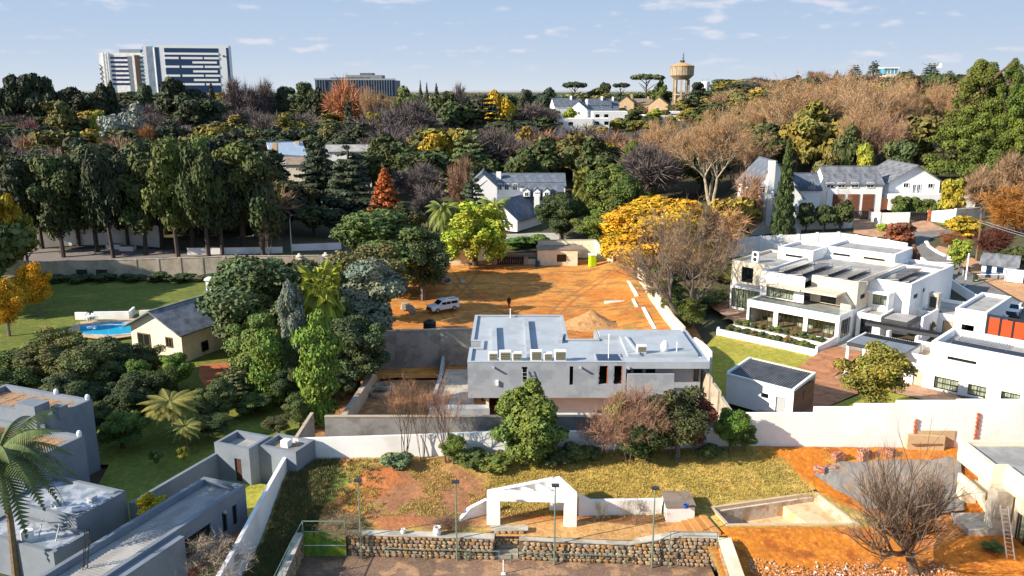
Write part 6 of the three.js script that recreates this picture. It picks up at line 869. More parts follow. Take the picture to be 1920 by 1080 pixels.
hill('tan_house', 'broad tan gable house in front of the water tower', 73.93, 9.5, 23.23, 27.42, 425, 1.3, M.tan, M.brownRoof, 3.6, 10);
hill('tan_house', 'small tan gable half hidden by a round tree below the tower', 86.46, 7, 26.11, 28.81, 440, 1.4, M.tan, M.brownRoof, 2.6, 9);
hill('slate_house', 'white house with long blue slate roof and many chimneys on the hill', 25.7, 7, 23.86, 27.32, 400, 0.25, M.whiteClean, M.slate, 3.4, 14, 1);
hill('slate_house', 'white gable end with slate roof on the hill slope', 31.57, 8, 22.34, 26.14, 385, 1.2, M.whiteClean, M.slate, 3.2, 10, 1);
hill('slate_house', 'slate roofed house with three chimneys beside the tan houses', 41.32, 7, 24.88, 27.4, 410, 0.35, M.whiteClean, M.slate, 3.0, 12, 1);
hill('slate_house', 'last slate roofed house of the hill terrace', 47.57, 6, 25.02, 27.32, 415, 0.35, M.whiteClean, M.slate, 2.8, 8, 1);
hill('pale_house', 'pale house roof beyond the white tank on the ridge', 119.8, 8, 28.69, 30.63, 450, 0.3, M.cream, M.brownRoof, 2, 16);
hill('pale_house', 'small white gable on the ridge behind the tank', 124.28, 8, 29.52, 30.69, 480, 1.2, M.whiteClean, M.slateGrey, 2, 9);
hill('pale_house', 'long tiled roof house on the ridge beyond the tank', 137.45, 9, 27.52, 29.75, 455, 0.1, M.cream, M.brownRoof, 2.2, 26);
hill('ridge_house', 'pinkish roofed house among the tall brown plane trees', 154.95, 8, 26.86, 28.28, 330, 0.2, M.cream, mottled('#a8776a', 0.15, 3, 120), 2.2, 12, 1);
function flatBlock(name, label, cat, pts, y0, y1, mat, group) { const T = thing(name, label, cat, 0, 0, 0, 0, group); walls(T, pts, y0, y1, 0.4, mat, { 0: [[1, 3, y1 - 2.6, y1 - 1.2, 'window', { cols: 2 }], [5, 7, y1 - 2.6, y1 - 1.2, 'window', { cols: 2 }]] }); mesh('roof', g().prism(inset(pts, 0.42), y1 - 0.9, y1 - 0.5).geo(), M.flatRoof, T); return T; }
flatBlock('white_flat_house', 'white flat-roofed house in front of the slate terrace on the hill', 'house', [[35.52, -370], [50.95, -372], [50.95, -382], [35.52, -382]], 18, 25.31, M.whiteClean, 'flat white houses on the hill');
flatBlock('white_flat_house', 'large stepped white flat-roofed house lowest on the hill', 'house', [[17.14, -330], [31.78, -332], [31.78, -345], [17.14, -345]], 12, 23.39, M.white, 'flat white houses on the hill');
flatBlock('white_flat_house', 'upper white box joined to the lowest white house on the hill', 'house', [[31.91, -336], [38.93, -337], [38.93, -346], [31.91, -346]], 12, 23.41, M.whiteClean, 'flat white houses on the hill');
flatBlock('white_flat_house', 'white flat-roofed house below the water tower', 'house', [[57.24, -365], [76.16, -367], [76.16, -378], [57.24, -378]], 16, 23.85, M.whiteClean, 'flat white houses on the hill');
flatBlock('white_flat_house', 'small white box house right below the water tower', 'house', [[70.81, -380], [81.61, -381], [81.61, -390], [70.81, -390]], 18, 25.07, M.whiteClean, 'flat white houses on the hill');
{ const D = 560, T = thing('ridge_pavilion', 'glass-fronted white pavilion on top of the right ridge', 'building'), x0 = 243.87, x1 = 252.95, yt = 49.2, y = yt - 4; mesh('glass_front', g().prism([[x0, -D], [x1, -D], [x1, -D - 8], [x0, -D - 8]], y, yt - 0.8).geo(), plain('#4aa0b8', 0.15), T); mesh('roof', g().prism([[x0 - 0.6, -D + 0.8], [x1 + 0.6, -D + 0.8], [x1 + 0.6, -D - 9], [x0 - 0.6, -D - 9]], yt - 0.79, yt).geo(), M.whiteClean, T); mesh('base_wall', g().prism([[x0 + 2, -D + 1], [x1 + 16, -D + 1], [x1 + 16, -D - 12], [x0 + 2, -D - 12]], y - 8, y - 0.4).geo(), M.cream, T); for (const t of [0.25, 0.5, 0.75]) mesh('mullion', g().box(lerp(x0, x1, t), y, -D + 0.1, 0.3, yt - y - 0.8, 0.2).geo(), M.whiteClean, T); }
{ const D = 560, T = thing('signal_mast', 'white dish mast on the right ridge', 'mast', 278.61, 46.16 - 6, -D); mesh('shaft', g().tube([[0, 0, 0], [0, 10, 0]], 0.5, 6).geo(), M.whiteClean, T); mesh('dish', g().lathe(0, 0, [[0.2, 0], [1.4, 0.4], [1.8, 0.9]], 12).geo().rotateX(1.3).translate(0.3, 10, 0.6), M.whiteClean, T); }

// ---------- grey-blue houses at the lower left (one turned plan) ----------
const GT = -21.5 * Math.PI / 180, gthing = (name, label, cat, group) => thing(name, label, cat, -20.3, 0, -57.1, GT, group), gw = (a, b) => [-20.3 + 0.9304 * a - 0.3665 * b, -57.1 + 0.3665 * a + 0.9304 * b];
const R4b = (x0, x1, z0, z1) => [[x0, z1], [x1, z1], [x1, z0], [x0, z0]];      // edge 0 faces the camera, edge 1 faces right
const tileRoof = mottled('#a98563', 0.25, 1.4, 130, { tint: '#7c5d43', tintAmount: 0.8, bump: 0.03 }), silver = mottled('#c9cdd2', 0.14, 3, 131, { tint: '#8f99a6', tintAmount: 0.8, rough: 0.35, metal: 0.35, bump: 0.02 });
{ const T = gthing('long_grey_house', 'long low grey-blue house with a ribbed roof along the side wall', 'house');
  const w = R4b(-3.9, 0, -0.3, 15); walls(T, w, 1.2, 5, 0.35, M.slateBlue, { 1: [[8.3, 11.4, 2.3, 3.9, 'window', { cols: 3 }], [3.9, 7.2, 2.3, 3.9, 'window', { cols: 3 }], [12.6, 13.1, 2.4, 4.0, 'window', {}], [13.7, 14.2, 2.4, 4.0, 'window', {}]] });
  mesh('roof', g().prism(R4b(-3.5, -0.4, 0.05, 14.6), 4.3, 4.5).geo(), M.flatRoof, T); for (let k = 0; k < 56; k++) mesh('roof_rib', g().box(-1.95, 4.5, 0.25 + k * 0.255, 3.0, 0.022, 0.06).geo(), M.flatRoof, T);
  mesh('side_lean', g().prism(R4b(0.02, 0.75, 6.9, 15), 1.2, 4.75).geo(), M.slateBlue, T); for (const z of [2.35, 9.5]) mesh('wall_lamp', g().box(0.08, 3.9, z - 0.2, 0.14, 0.22, 0.2).geo(), M.galv, T); }
{ const T = gthing('grey_tower_house', 'grey-blue house with tiled roof terraces and a pyramid skylight', 'house');
  walls(T, R4b(-27, -15.0, 0.6, 6.2), 1.2, 7, 0.4, M.slateBlue); mesh('roof', g().prism(R4b(-26.6, -15.4, 1, 5.8), 6.2, 6.5).geo(), tileRoof, T); for (let k = 0; k < 22; k++) for (let j = 0; j < 3; j++) mesh('roof_tile', g().box(-17.2 - j * 3.6, 6.502, 1.2 + k * 0.205, 3.4, 0.04 + 0.02 * ((k * 7 + j) % 3), 0.17).geo(), tileRoof, T);
  mesh('skylight', g().tri([-18.2, 6.55, 4.6], [-16.6, 6.55, 4.6], [-17.4, 7.15, 3.8]).tri([-16.6, 6.55, 4.6], [-16.6, 6.55, 3], [-17.4, 7.15, 3.8]).tri([-16.6, 6.55, 3], [-18.2, 6.55, 3], [-17.4, 7.15, 3.8]).tri([-18.2, 6.55, 3], [-18.2, 6.55, 4.6], [-17.4, 7.15, 3.8]).geo(), M.slateBlue, T);
  walls(T, R4b(-29, -18.6, -3.6, 0.58), 1.2, 8.1, 0.4, M.slateBlue); mesh('upper_roof', g().prism(R4b(-28.6, -19, -3.2, 0.18), 7.3, 7.6).geo(), tileRoof, T); mesh('chimney', g().box(-20.4, 7, 0.62, 2.2, 2.1, 1.4).geo(), M.slateBlue, T); mesh('chimney_box', g().box(-18.9, 7.6, -0.6, 0.9, 1.0, 0.9).geo(), M.slateBlue, T);
  for (const [x, z, y] of [[-15.3, 0.8, 7], [-18.9, -3.4, 8.1], [-18.9, 0.3, 8.1], [-22.6, -3.4, 8.1], [-19.2, 0.9, 7]]) mesh('white_cap', g().lathe(x, z, [[0.01, y], [0.18, y + 0.02], [0.2, y + 0.3], [0.1, y + 0.45], [0.01, y + 0.46]], 10).geo(), M.whiteClean, T); }
{ const T = gthing('silver_roof_block', 'grey block with a patched silver painted flat roof', 'house'); walls(T, R4b(-14.98, -7.7, 3.7, 8.1), 1.2, 5, 0.3, M.slateBlue); mesh('roof', g().prism(R4b(-14.6, -8.0, 4.0, 7.8), 4.5, 4.75).geo(), silver, T); for (const [x, z] of [[-9.2, 5.4], [-11, 6.9]]) mesh('roof_vent', g().box(x, 4.75, z, 0.5, 0.35, 0.5).geo(), M.galv, T); mesh('rolled_foil', g().tube([[-9, 4.95, 7.3], [-8.2, 4.95, 6.4]], 0.2, 8).geo(), silver, T); }
{ const T = gthing('silver_lower_block', 'lower grey block with a silver roof and a metal stay behind the palm', 'house'); walls(T, R4b(-14.5, -6.55, 8.12, 11.0), 1.2, 4.2, 0.3, M.slateBlue); mesh('roof', g().prism(R4b(-14.2, -6.85, 8.42, 10.7), 3.8, 4.02).geo(), silver, T); for (const x of [-9.6, -8]) mesh('stay', g().bar([x, 4.02, 9.6], [x + 0.1, 5.2, 9.2], 0.06).geo(), M.galv, T); mesh('stay_rail', g().bar([-11, 4.8, 9.9], [-7.4, 5.2, 8.9], 0.07).geo(), M.galv, T); mesh('roof_drum', g().lathe(-9.9, 10.2, [[0.01, 4.02], [0.4, 4.02], [0.4, 4.7], [0.01, 4.75]], 14).geo(), M.white2, T); }
{ const T = gthing('grey_yard_wall', 'grey wall between the shaded lawn and the long grey house', 'wall'); wallRun(T, [[-7.55, -5.7, 1.2, 4.0], [-7.5, 3.6, 1.2, 4.0]], 0.3, M.slateBlue); }
{ const T = gthing('grey_gatehouse', 'small grey flat-roofed gatehouse with a dark door at the wall corner', 'house'); walls(T, R4b(-7.6, -4.0, -8.6, -5.7), 1.4, 5, 0.3, M.slateBlue, { 0: [[2.0, 2.7, 1.8, 3.9, 'door', { glass: mottled('#4a2a22', 0.2, 1, 133) }]] }); mesh('roof', g().prism(R4b(-7.3, -4.3, -8.3, -6.0), 4.2, 4.4).geo(), M.flatRoof, T); walls(T, R4b(-3.98, -0.2, -9.6, -6.9), 1.4, 4.85, 0.3, M.slateBlue); mesh('roof', g().prism(R4b(-3.65, -0.5, -9.3, -7.2), 4.2, 4.45).geo(), M.brownRoof, T); mesh('roof_unit', g().box(-2.2, 4.45, -8.3, 0.7, 0.6, 0.6).geo(), M.whiteClean, T); }
{ const T = gthing('lattice_mast', 'thin black lattice mast standing beside the long roof', 'mast'); for (const [a, b] of [[0, 0], [0.28, 0], [0.14, 0.24]]) mesh('leg', g().bar([-3.1 + a, 1.2, 12.2 + b], [-3.1 + a + 0.6, 7.2, 11.6 + b], 0.04).geo(), M.black, T); for (let k = 0; k < 12; k++) { const t = k / 12; mesh('brace', g().bar([-3.1 + 0.6 * t, 1.2 + 6 * t, 12.2 - 0.6 * t], [-2.8 + 0.6 * (t + 0.08), 1.2 + 6 * (t + 0.08), 12.2 - 0.6 * t], 0.025).geo(), M.black, T); } }
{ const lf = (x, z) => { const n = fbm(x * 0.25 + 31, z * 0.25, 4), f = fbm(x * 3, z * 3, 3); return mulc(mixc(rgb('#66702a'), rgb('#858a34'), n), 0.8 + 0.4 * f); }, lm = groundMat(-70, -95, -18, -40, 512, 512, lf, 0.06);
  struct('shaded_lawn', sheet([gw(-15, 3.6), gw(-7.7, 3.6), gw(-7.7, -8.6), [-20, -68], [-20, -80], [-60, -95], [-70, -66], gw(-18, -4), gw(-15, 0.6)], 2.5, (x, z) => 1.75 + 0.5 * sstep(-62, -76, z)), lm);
  struct('yard_lawn', sheet([gw(-7.4, -5.6), gw(-0.1, -6.8), [-19.2, -63], [-19.3, -44], gw(0.1, 15), gw(-7.4, 12)], 2, () => 1.7), groundMat(-40, -70, -18, -40, 512, 512, (x, z) => { const n = fbm(x * 0.5 + 3, z * 0.5, 4); let c = mixc(rgb('#8d8f2c'), rgb('#a59c3c'), n); c = mixc(c, rgb('#a8623c'), 1 - sstep(0.5, 0.9, Math.abs((x - -20.3) * 0.9304 + (z + 57.1) * 0.3665 - 0.5))); return mulc(c, 0.8 + 0.4 * fbm(x * 4, z * 4, 3)); }, 0.04)); }
{ const k = mesh('tree_stump', g().tube([[0, 1.3, 0], [0.05, 2.6, 0], [-0.1, 3.7, 0.1]], [0.42, 0.36, 0.4], 9).geo(), bark.dark), [x, z] = [-19.58,-51.27]; k.position.set(x, 0.2, z); tag(k, 'dark cut tree stump beside the white side wall', 'stump'); }
// ---------- cream house with the pool ----------
{ const T = thing('cream_slate_house', 'cream gabled house with a weathered slate roof beside the blue pool', 'house'), ry = 65.5 * Math.PI / 180, y = 2.2;
  const { at } = gabled(T, -40.2, y, -100.5, 12, 8.2, 4.2, 2.1, ry, M.cream, M.slateGrey, { over: 0.7, gableOver: 0.8 });
  gabled(T, -35.5, y, -104, 9, 8, 4.2, 2.6, ry - Math.PI / 2, M.cream, M.slateGrey, { over: 0.5 });
  for (const [b, yy, w, h] of [[-2.0, 4.0, 1.9, 1.5], [2.1, 4.4, 0.9, 1.1]]) farWindow(T, at, -6.03, b, yy, w, h, false, { frame: M.timber }); farWindow(T, at, -2.5, 4.13, 3.2, 0.9, 1.1, true, { frame: M.charcoal }); mesh('downpipe', g().tube([[at(1, 4.2)[0], y, at(1, 4.2)[1]], [at(1, 4.2)[0], y + 4, at(1, 4.2)[1]]], 0.08, 6).geo(), M.beige, T);
  mesh('chimney', g().box(-38.9, 7, -104.5, 1.3, 10.21 - 7, 1.1).geo(), M.whiteClean, T); mesh('chimney_cap', g().box(-38.9, 10.21 + 0.003, -104.5, 1.6, 0.25, 1.4).geo(), M.whiteClean, T); }
{ const py = 2.75, T = thing('swimming_pool', 'bright blue kidney-shaped swimming pool with pale surround', 'pool'); const w = [[-58.51,-106.05], [-58.59,-107.6], [-55.14,-109.32], [-52.18,-108.92], [-50.13,-107.08], [-48.92,-104.3], [-52.19,-103.08], [-55.7,-103.57], [-57.38,-104.55]];
  const o = inset(w, -0.6), cop = g(); for (let i = 0; i < w.length; i++) { const j = (i + 1) % w.length; cop.prism([o[i], o[j], w[j], w[i]], 2.2, 3.2); } mesh('coping', cop.geo(), M.concrete, T); mesh('basin', g().prism(w, 1.2, 1.5).geo(), plain('#2fb0d8', 0.6), T); mesh('water', g().prism(w, 1.52, 3.05).geo(), new THREE.MeshPhysicalMaterial({ color: lin('#38c4f4'), roughness: 0.06, clearcoat: 1, clearcoatRoughness: 0.03 }), T);
  struct('pool_terrace', sheet([[-59.42,-107.27], [-59.48,-109.66], [-51.66,-111.58], [-47.52,-103.99], [-51.74,-101.12], [-55.74,-102.3]], 1.5, () => 3.13, [inset(w, -0.3)]), M.tan);
  const W = thing('pool_wall', 'low white wall with steps behind the blue pool', 'wall'); wallRun(W, [[-60.92,-111.3, 2.3, 4.0], [-59.28,-111.3, 2.3, 4.0]], 0.3, M.white); wallRun(W, [[-58.45,-111.58, 2.3, 4.0], [-53.65,-111.86, 2.3, 4.0], [-54.07,-114.31, 2.3, 4.0]], 0.3, M.white); wallRun(W, [[-52.35,-112.15, 2.3, 4.0], [-49.73,-112.71, 2.3, 4.0]], 0.3, M.white); for (let k = 0; k < 5; k++) mesh('step', g().box(-50.02, 2.3, -106 - k * 0.4, 2, 0.6 + k * 0.18, 0.4).geo(), M.concrete, W); }
[[-58.73,3.12,-110.2, 0.3, 'white plastic garden chair left of the pool table'], [-57.83,3.12,-110.47, 2.6, 'white plastic garden chair right of the pool table']].forEach(([x, y, z, ry, l]) => { const T = thing('garden_chair', l, 'chair', x, y, z, ry, 'white chairs by the pool'); mesh('seat', g().box(0, 0.42, 0, 0.55, 0.05, 0.55).geo(), M.whiteClean, T); mesh('backrest', g().box(0, 0.48, -0.26, 0.55, 0.55, 0.05).geo(), M.whiteClean, T); for (const [a, b] of [[-1, -1], [1, -1], [1, 1], [-1, 1]]) mesh('leg', g().bar([a * 0.23, 0.42, b * 0.23], [a * 0.27, 0, b * 0.27], 0.05).geo(), M.whiteClean, T); });
{ const T = thing('garden_table', 'white plastic garden table beside the pool', 'table', -58.08,3.12,-109.93); mesh('table_top', g().lathe(0, 0, [[0.01, 0.7], [0.6, 0.7], [0.6, 0.74], [0.01, 0.745]], 16).geo(), M.whiteClean, T); for (const [a, b] of [[-1, -1], [1, -1], [1, 1], [-1, 1]]) mesh('leg', g().bar([a * 0.3, 0.7, b * 0.3], [a * 0.38, 0, b * 0.38], 0.05).geo(), M.whiteClean, T); }
{ const lf = (x, z) => { const n = fbm(x * 0.18 + 61, z * 0.3, 4), f = fbm(x * 2.5, z * 2.5, 3); let c = mixc(rgb('#5a661c'), rgb('#6f7426'), n); c = mixc(c, rgb('#867c34'), sstep(0.6, 0.75, fbm(x * 0.4 + 12, z * 0.5, 4)) * 0.6); return mulc(c, 0.82 + 0.36 * f); };
  struct('pool_garden_lawn', sheet([[-92, -134], [-28, -134], [-28, -100], [-34, -84], [-92, -84]], 3, (x, z) => terr(x, z) + 0.12), groundMat(-94, -136, -24, -82, 1024, 800, lf, 0.06)); struct('terracotta_yard', sheet([[-35.53,-88.79], [-36.72,-92.53], [-33.59,-93.51], [-30.56,-86.16], [-33.31,-84.81]], 1.5, (x, z) => terr(x, z) + 0.22), M.terracotta); }
{ const T = thing('panel_boundary_wall', 'long beige panelled boundary wall with piers along the left street', 'wall'); const p = [[-85.31,-133.13, 2, 6.73], [-80.84,-133.95, 2, 6.61], [-77,-134.04, 2, 6.49], [-73.67,-134.46, 2, 6.61], [-70.33,-135.28, 2, 6.41], [-66.77,-135.69, 2, 6.5], [-63.27,-136.1, 2, 6.5], [-59.7,-136.61, 2, 6.47], [-56.16,-137.02, 2, 6.57], [-52.6,-137.43, 2, 6.57], [-48.95,-137.94, 2, 6.66], [-43.88,-138.35, 2, 6.66], [-37.61,-138.86, 2, 6.55], [-33.12,-139.27, 2, 6.55]]; wallRun(T, p, 0.28, M.beige, { pier: true, coping: M.beige }); for (const px of [[-68.07], [-71.38]]) mesh('grating', g().box(px[0], 4.31, -134.0, 1.8, 0.9, 0.08).geo(), M.darkMetal, T); }
[[-36.42,-138.86,3.64,0.55, 'pale gate pier with a ball cap at the end of the beige wall'], [-32.17,-140,3.58,0.55, 'second pale gate pier behind the silver tree']].forEach(([x, z, h, r, l]) => { const T = thing('gate_pier', l, 'pier', x, terr(x, z), z, 0, 'gate piers of the left street'); mesh('shaft', g().box(0, 0, 0, 0.8, h - 0.5, 0.8).geo(), M.cream, T); mesh('cap', g().lathe(0, 0, [[0.55, h - 0.497], [0.55, h - 0.35], [0.2, h - 0.2], [0.28, h - 0.05], [0.01, h + 0.1]], 12).geo(), M.cream, T); });
{ const T = thing('shaded_street_wall', 'white wall with a red-brown coping in the shade across the left street', 'wall'); const cap = plain('#6d4238', 0.9); wallRun(T, [[-61.07,-152.9, 3, 5.35], [-53.88,-153.32, 3, 5.35], [-43.64,-154.57, 3, 5.28]], 0.3, M.white2, { coping: cap }); wallRun(T, [[-42.24,-156.24, 3, 5.47], [-33.14,-157.91, 3, 5.51]], 0.3, M.white2, { coping: cap }); }
{ const pts = [[-90.55,-141.52], [-98.31,-154.47], [-83.46,-157.14], [-64.5,-156.04], [-47.54,-150.61], [-34.18,-153], [-32.88,-146.85], [-45.15,-142.59], [-70.7,-140.96]]; struct('left_street', sheet(pts, 3, (x, z) => terr(x, z) + 0.1), mottled('#7f7671', 0.12, 5, 134)); }
[[-76.71,-157.02, 'white planter box under the street pines, left of the pair'], [-73.49,-155.55, 'white planter box under the street pines, right of the pair']].forEach(([x, z, l]) => { const T = thing('street_planter', l, 'planter', x, terr(x, z), z, 0, 'planter boxes under the pines'); mesh('box', g().box(0, 0, 0, 2.6, 0.9, 1.6).geo(), M.white, T); mesh('soil', g().box(0, 0.9, 0, 2.3, 0.06, 1.3).geo(), M.brownRoof, T); });
{ const T = thing('pine_street_house', 'white wall glimpsed between the dark street pines', 'wall'); wallRun(T, [[-94.8,-155.4, 3, 9.2], [-86.11,-158.3, 3, 9.4], [-74.3,-159.72, 3, 9.2], [-68.51,-158.35, 3, 8.6]], 0.3, M.white2); }
// ---------- back of the building site ----------
{ const T = thing('site_back_wall', 'high cream wall closing the back of the orange yard', 'wall'), y = 3.3; wallRun(T, [[-13.37,-144.91, 2.5, 6.4], [-7.66,-145.38, 2.5, 6.4]], 0.3, M.cream); wallRun(T, [[4.82,-152.8, 2.5, 6.79], [15.45,-151.76, 2.5, 7.07], [18.12,-144.84, 2.5, 6.11]], 0.3, M.cream, { coping: M.beige }); }
{ const z = -145, T = thing('site_guard_room', 'cream flat-roofed guard room with one barred window at the yard back', 'house'), x0 = 4.57, x1 = 11.72, y = 3.09, yt = 6.4; walls(T, [[x0, z], [x1, z], [x1, z - 4], [x0, z - 4]], y - 0.6, yt, 0.25, M.cream, { 0: [[8.02 - x0, 9.73 - x0, 4.26, 5.62, 'window', { cols: 4 }]] }); mesh('roof', g().prism([[x0 - 0.15, z + 0.15], [x1 + 1.2, z + 0.15], [x1 + 1.2, z - 4.1], [x0 - 0.15, z - 4.1]], yt + 0.003, yt + 0.2).geo(), M.brownRoof, T); }
{ const z = -146, T = thing('dark_site_gate', 'dark slatted gate under a brown beam at the yard back', 'gate'), x0 = -2.69, x1 = 2.11, y = 2.68, yt = 5.14; for (let k = 0; k < 12; k++) mesh('slat', g().box(lerp(x0, x1, (k + 0.5) / 12), y, z, (x1 - x0) / 12 - 0.06, yt - y, 0.08).geo(), M.darkMetal, T); mesh('beam', g().box((x0 + x1) / 2 + 1, yt + 0.02, z, x1 - x0 + 3, 0.4, 1.4).geo(), M.timber, T); for (const x of [x0 - 0.4, x1 + 0.4]) mesh('post', g().box(x, y - 0.3, z, 0.7, yt - y + 0.3, 0.7).geo(), M.rawWarm, T); mesh('side_leaf', g().box(3.27, y, z, 1.9, 1.9, 0.25).geo(), M.cream, T); }
{ const T = thing('portable_toilet', 'lime green portable toilet beside the cream guard room', 'toilet', 14.31, 3.79 - 0.1, -144, 0.2); mesh('cabin', g().box(0, 0, 0, 1.15, 2.0, 1.15).geo(), M.lime, T); mesh('roof', g().prism([[-0.62, 0.62], [0.62, 0.62], [0.62, -0.62], [-0.62, -0.62]], 2.003, [2.1, 2.1, 2.25, 2.25]).geo(), M.whiteClean, T); mesh('door', g().box(0, 0.08, 0.6, 0.8, 1.8, 0.05).geo(), M.lime, T); mesh('vent_pipe', g().tube([[0.4, 2, -0.4], [0.4, 2.6, -0.4]], 0.06, 6).geo(), M.black, T); }
{ const m = thing('blue_water_butt', 'dark blue drum standing against the guard room', 'drum', 4.55, 3.4, -144); mesh('barrel', g().lathe(0, 0, [[0.01, 0], [0.38, 0], [0.42, 0.5], [0.38, 1.2], [0.01, 1.2]], 14).geo(), plain('#23506f', 0.6), m); mesh('lid', g().lathe(0, 0, [[0.4, 1.203], [0.4, 1.27], [0.01, 1.28]], 14).geo(), M.charcoal, m); }
{ const T = thing('black_water_tank', 'black ribbed water tank standing on the yard soil', 'tank', -10.94,2.4,-105.67); const pr = [[0.01, 0]]; for (let k = 0; k <= 12; k++) pr.push([0.82 + (k % 2 ? 0.05 : 0), k * 0.15]); pr.push([0.5, 2.0], [0.01, 2.05]); mesh('shell', g().lathe(0, 0, pr, 20).geo(), M.black, T); mesh('lid', g().lathe(0, 0, [[0.25, 2.05], [0.25, 2.15], [0.01, 2.16]], 12).geo(), M.charcoal, T); mesh('outlet', g().tube([[0.3, 0.6, 0.75], [0.32, 0.6, 0.98]], 0.07, 6).geo(), M.galv, T); }
// concrete rings and pipes
const ring = (name, label, x, y, z, R, h, tilt, group) => { const m = mesh(name, g().lathe(0, 0, [[R, 0], [R, h], [R * 0.82, h], [R * 0.82, 0], [R, 0]], 24).geo(), M.concrete); m.position.set(x, y, z); m.rotation.set(tilt, 0.4, 0); tag(m, label, 'concrete ring', group); };
ring('concrete_ring', 'flat concrete ring lying on the dark courtyard soil, nearer one', -14.23,2.4,-83.88, 1.15, 0.35, 0.08, 'concrete rings in the courtyard'); ring('concrete_ring', 'flat concrete ring lying on the dark courtyard soil, farther one', -14.02,2.4,-85.52, 1.15, 0.35, -0.1, 'concrete rings in the courtyard');
[[-14.7,2.9,-132.05, 0.75, 1.3, 0, 'upright pale concrete pipe ring nearest the olive tree'], [-13.22,2.9,-133.99, 0.85, 1.5, 0, 'upright pale concrete pipe ring, tallest of the group'], [-11.78,2.9,-134.78, 0.85, 1.3, 0, 'upright pale concrete pipe ring, third of the group'], [-10.77,2.9,-133.21, 0.85, 0.9, 0.5, 'tilted grey concrete pipe ring at the end of the group'], [-14.6,2.9,-129.43, 0.6, 0.8, 1.2, 'toppled pale pipe ring in front of the group']].forEach(([x, y, z, R, h, t, l]) => ring('pipe_ring', l, x, y, z, R, h, t, 'pipe rings stacked on the yard'));
[[-15.79,2.5,-118.26, 'grey boulder with a flat white top beside the parked pickup'], [-14.94,2.5,-116.45, 'brown boulder in front of the white-topped boulder'], [-8.68,2.8,-133.64, 'small pale rock beside the pipe rings']].forEach(([x, y, z, l], i) => { const m = mesh('boulder', stoneGeos[i + 2], M.concrete); m.position.set(x, y + 0.25, z); m.rotation.set(-1.4, i, 0); m.scale.set(1.7, 1.3, 1.6); tag(m, l, 'boulder'); });
{ // soil heap
  const n = 36, q = new THREE.CircleGeometry(1, n), P = [], I = []; const rr = 12; for (let j = 0; j <= rr; j++) for (let i = 0; i < n; i++) { const a = i / n * 6.283, t = j / rr, R = 5.2 * t * (0.85 + 0.3 * fbm(Math.cos(a) * 1.5 + 5, Math.sin(a) * 1.5 + 5, 3)); P.push(R * Math.cos(a) * 0.85, 2.25 * Math.pow(1 - t, 1.25) * (0.85 + 0.3 * fbm(R * Math.cos(a) * 1.2 + 9, R * Math.sin(a) * 1.2, 4)) - 0.15, R * Math.sin(a) * 0.62); } for (let j = 0; j < rr; j++) for (let i = 0; i < n; i++) { const a = j * n + i, b = j * n + (i + 1) % n; I.push(a, b, a + n, b, b + n, a + n); }
  const h = new THREE.BufferGeometry(); h.setAttribute('position', new THREE.Float32BufferAttribute(P, 3)); h.setAttribute('uv', new THREE.Float32BufferAttribute(P.filter((_, i) => i % 3 !== 1), 2)); h.setIndex(I); h.computeVertexNormals(); const m = mesh('soil_heap', h, mottled('#c89a66', 0.25, 2, 140, { tint: '#a5683a', tintAmount: 0.6, bump: 0.1, bumpSize: 1 })); m.material.side = THREE.DoubleSide; const [x, y, z] = [10.83,2.6,-109.08]; m.position.set(x, y - 0.1, z - 1.5); tag(m, 'conical heap of pale sandy soil behind the grey house', 'soil heap'); }
// ---------- slate-roofed mansion behind the site ----------
{ const T = thing('slate_mansion', 'white mansion with blue slate roofs, dormers and tall chimneys behind the yard', 'mansion'), y = terr(5, -185) - 0.5, mid = 0.62;
  gabled(T, 2.47, y, -192, 12.36 - -6.8, 9, 13.12 - y, 15.38 - 13.12, 0, M.whiteClean, M.slate, { over: 0.3 });
  gabled(T, -6.59, y, -188, 9, 6.5, 13.31 - y, 3, Math.PI / 2, M.whiteClean, M.slate); gabled(T, 7.05, y, -183, 11.17 - 2.94, 7, 11.22 - y, 3, 0, M.whiteClean, M.slate); gabled(T, 0.23, y, -175, 13, 8.5, 2.4, 3.6, 1.1, M.whiteClean, M.slate);
  for (const px of [3.14, 5.34, 7.43]) { const k = gabled(T, px, 11.81, -179.5, 2.4, 1.5, 1.1, 0.7, Math.PI / 2, M.whiteClean, M.slate, { over: 0.15, gableOver: 0.1 }); farWindow(T, (a, b) => [px + b, -178.3 + a], 0, 0, 11.92, 0.7, 0.8, false); }
  for (const px of [-2.77, -1.21, 0.72]) farWindow(T, (a, b) => [px + b, -187.4 + a], 0, 0, 12.26, 0.9, 1.3, false, { glass: plain('#3a2a2a', 0.3) });
  for (const [px, D, pt] of [[-3.05, 190, 16.06], [5.24, 174, 12.88]]) mesh('chimney', g().box(px, y + 4, -D, 1.1, pt - y - 4, 1.0).geo(), M.whiteClean, T); }
{ const T = thing('mansion_garden_wall', 'pale wall and hedge bank in front of the slate mansion', 'wall'); wallRun(T, [[-1.05,-161,3.25,6.45], [5.31,-162.19,3.46,6.57], [10.64,-162.63,3.6,6.5]], 0.3, M.white2); }
{ const T = thing('hidden_villa', 'cream villa with pale blue metal roof and chimney among the dark cedars', 'house'), x = -61.07, y = terr(x, -225); gabled(T, x, y, -225, 9, 8, 17.35 - y, 20.59 - 17.35, 0.5, M.cream, mottled('#aebfd0', 0.08, 4, 141), { over: 0.4 }); gabled(T, -57.91, y, -218, 8, 7, 15.62 - y, 1.6, 0.1, M.cream, M.brownRoof); mesh('chimney', g().box(-62.1, y + 4, -219.5, 1.2, 20.81 - y - 4, 1.2).geo(), M.tan, T); mesh('chimney', g().box(-57.85, y + 4, -226, 1.0, 20.81 - y - 4, 1.0).geo(), M.tan, T); farWindow(T, (a, b) => [-58.86 + b, -214.4 + a], 0, 0, 14.88, 1.2, 1.2, false); }
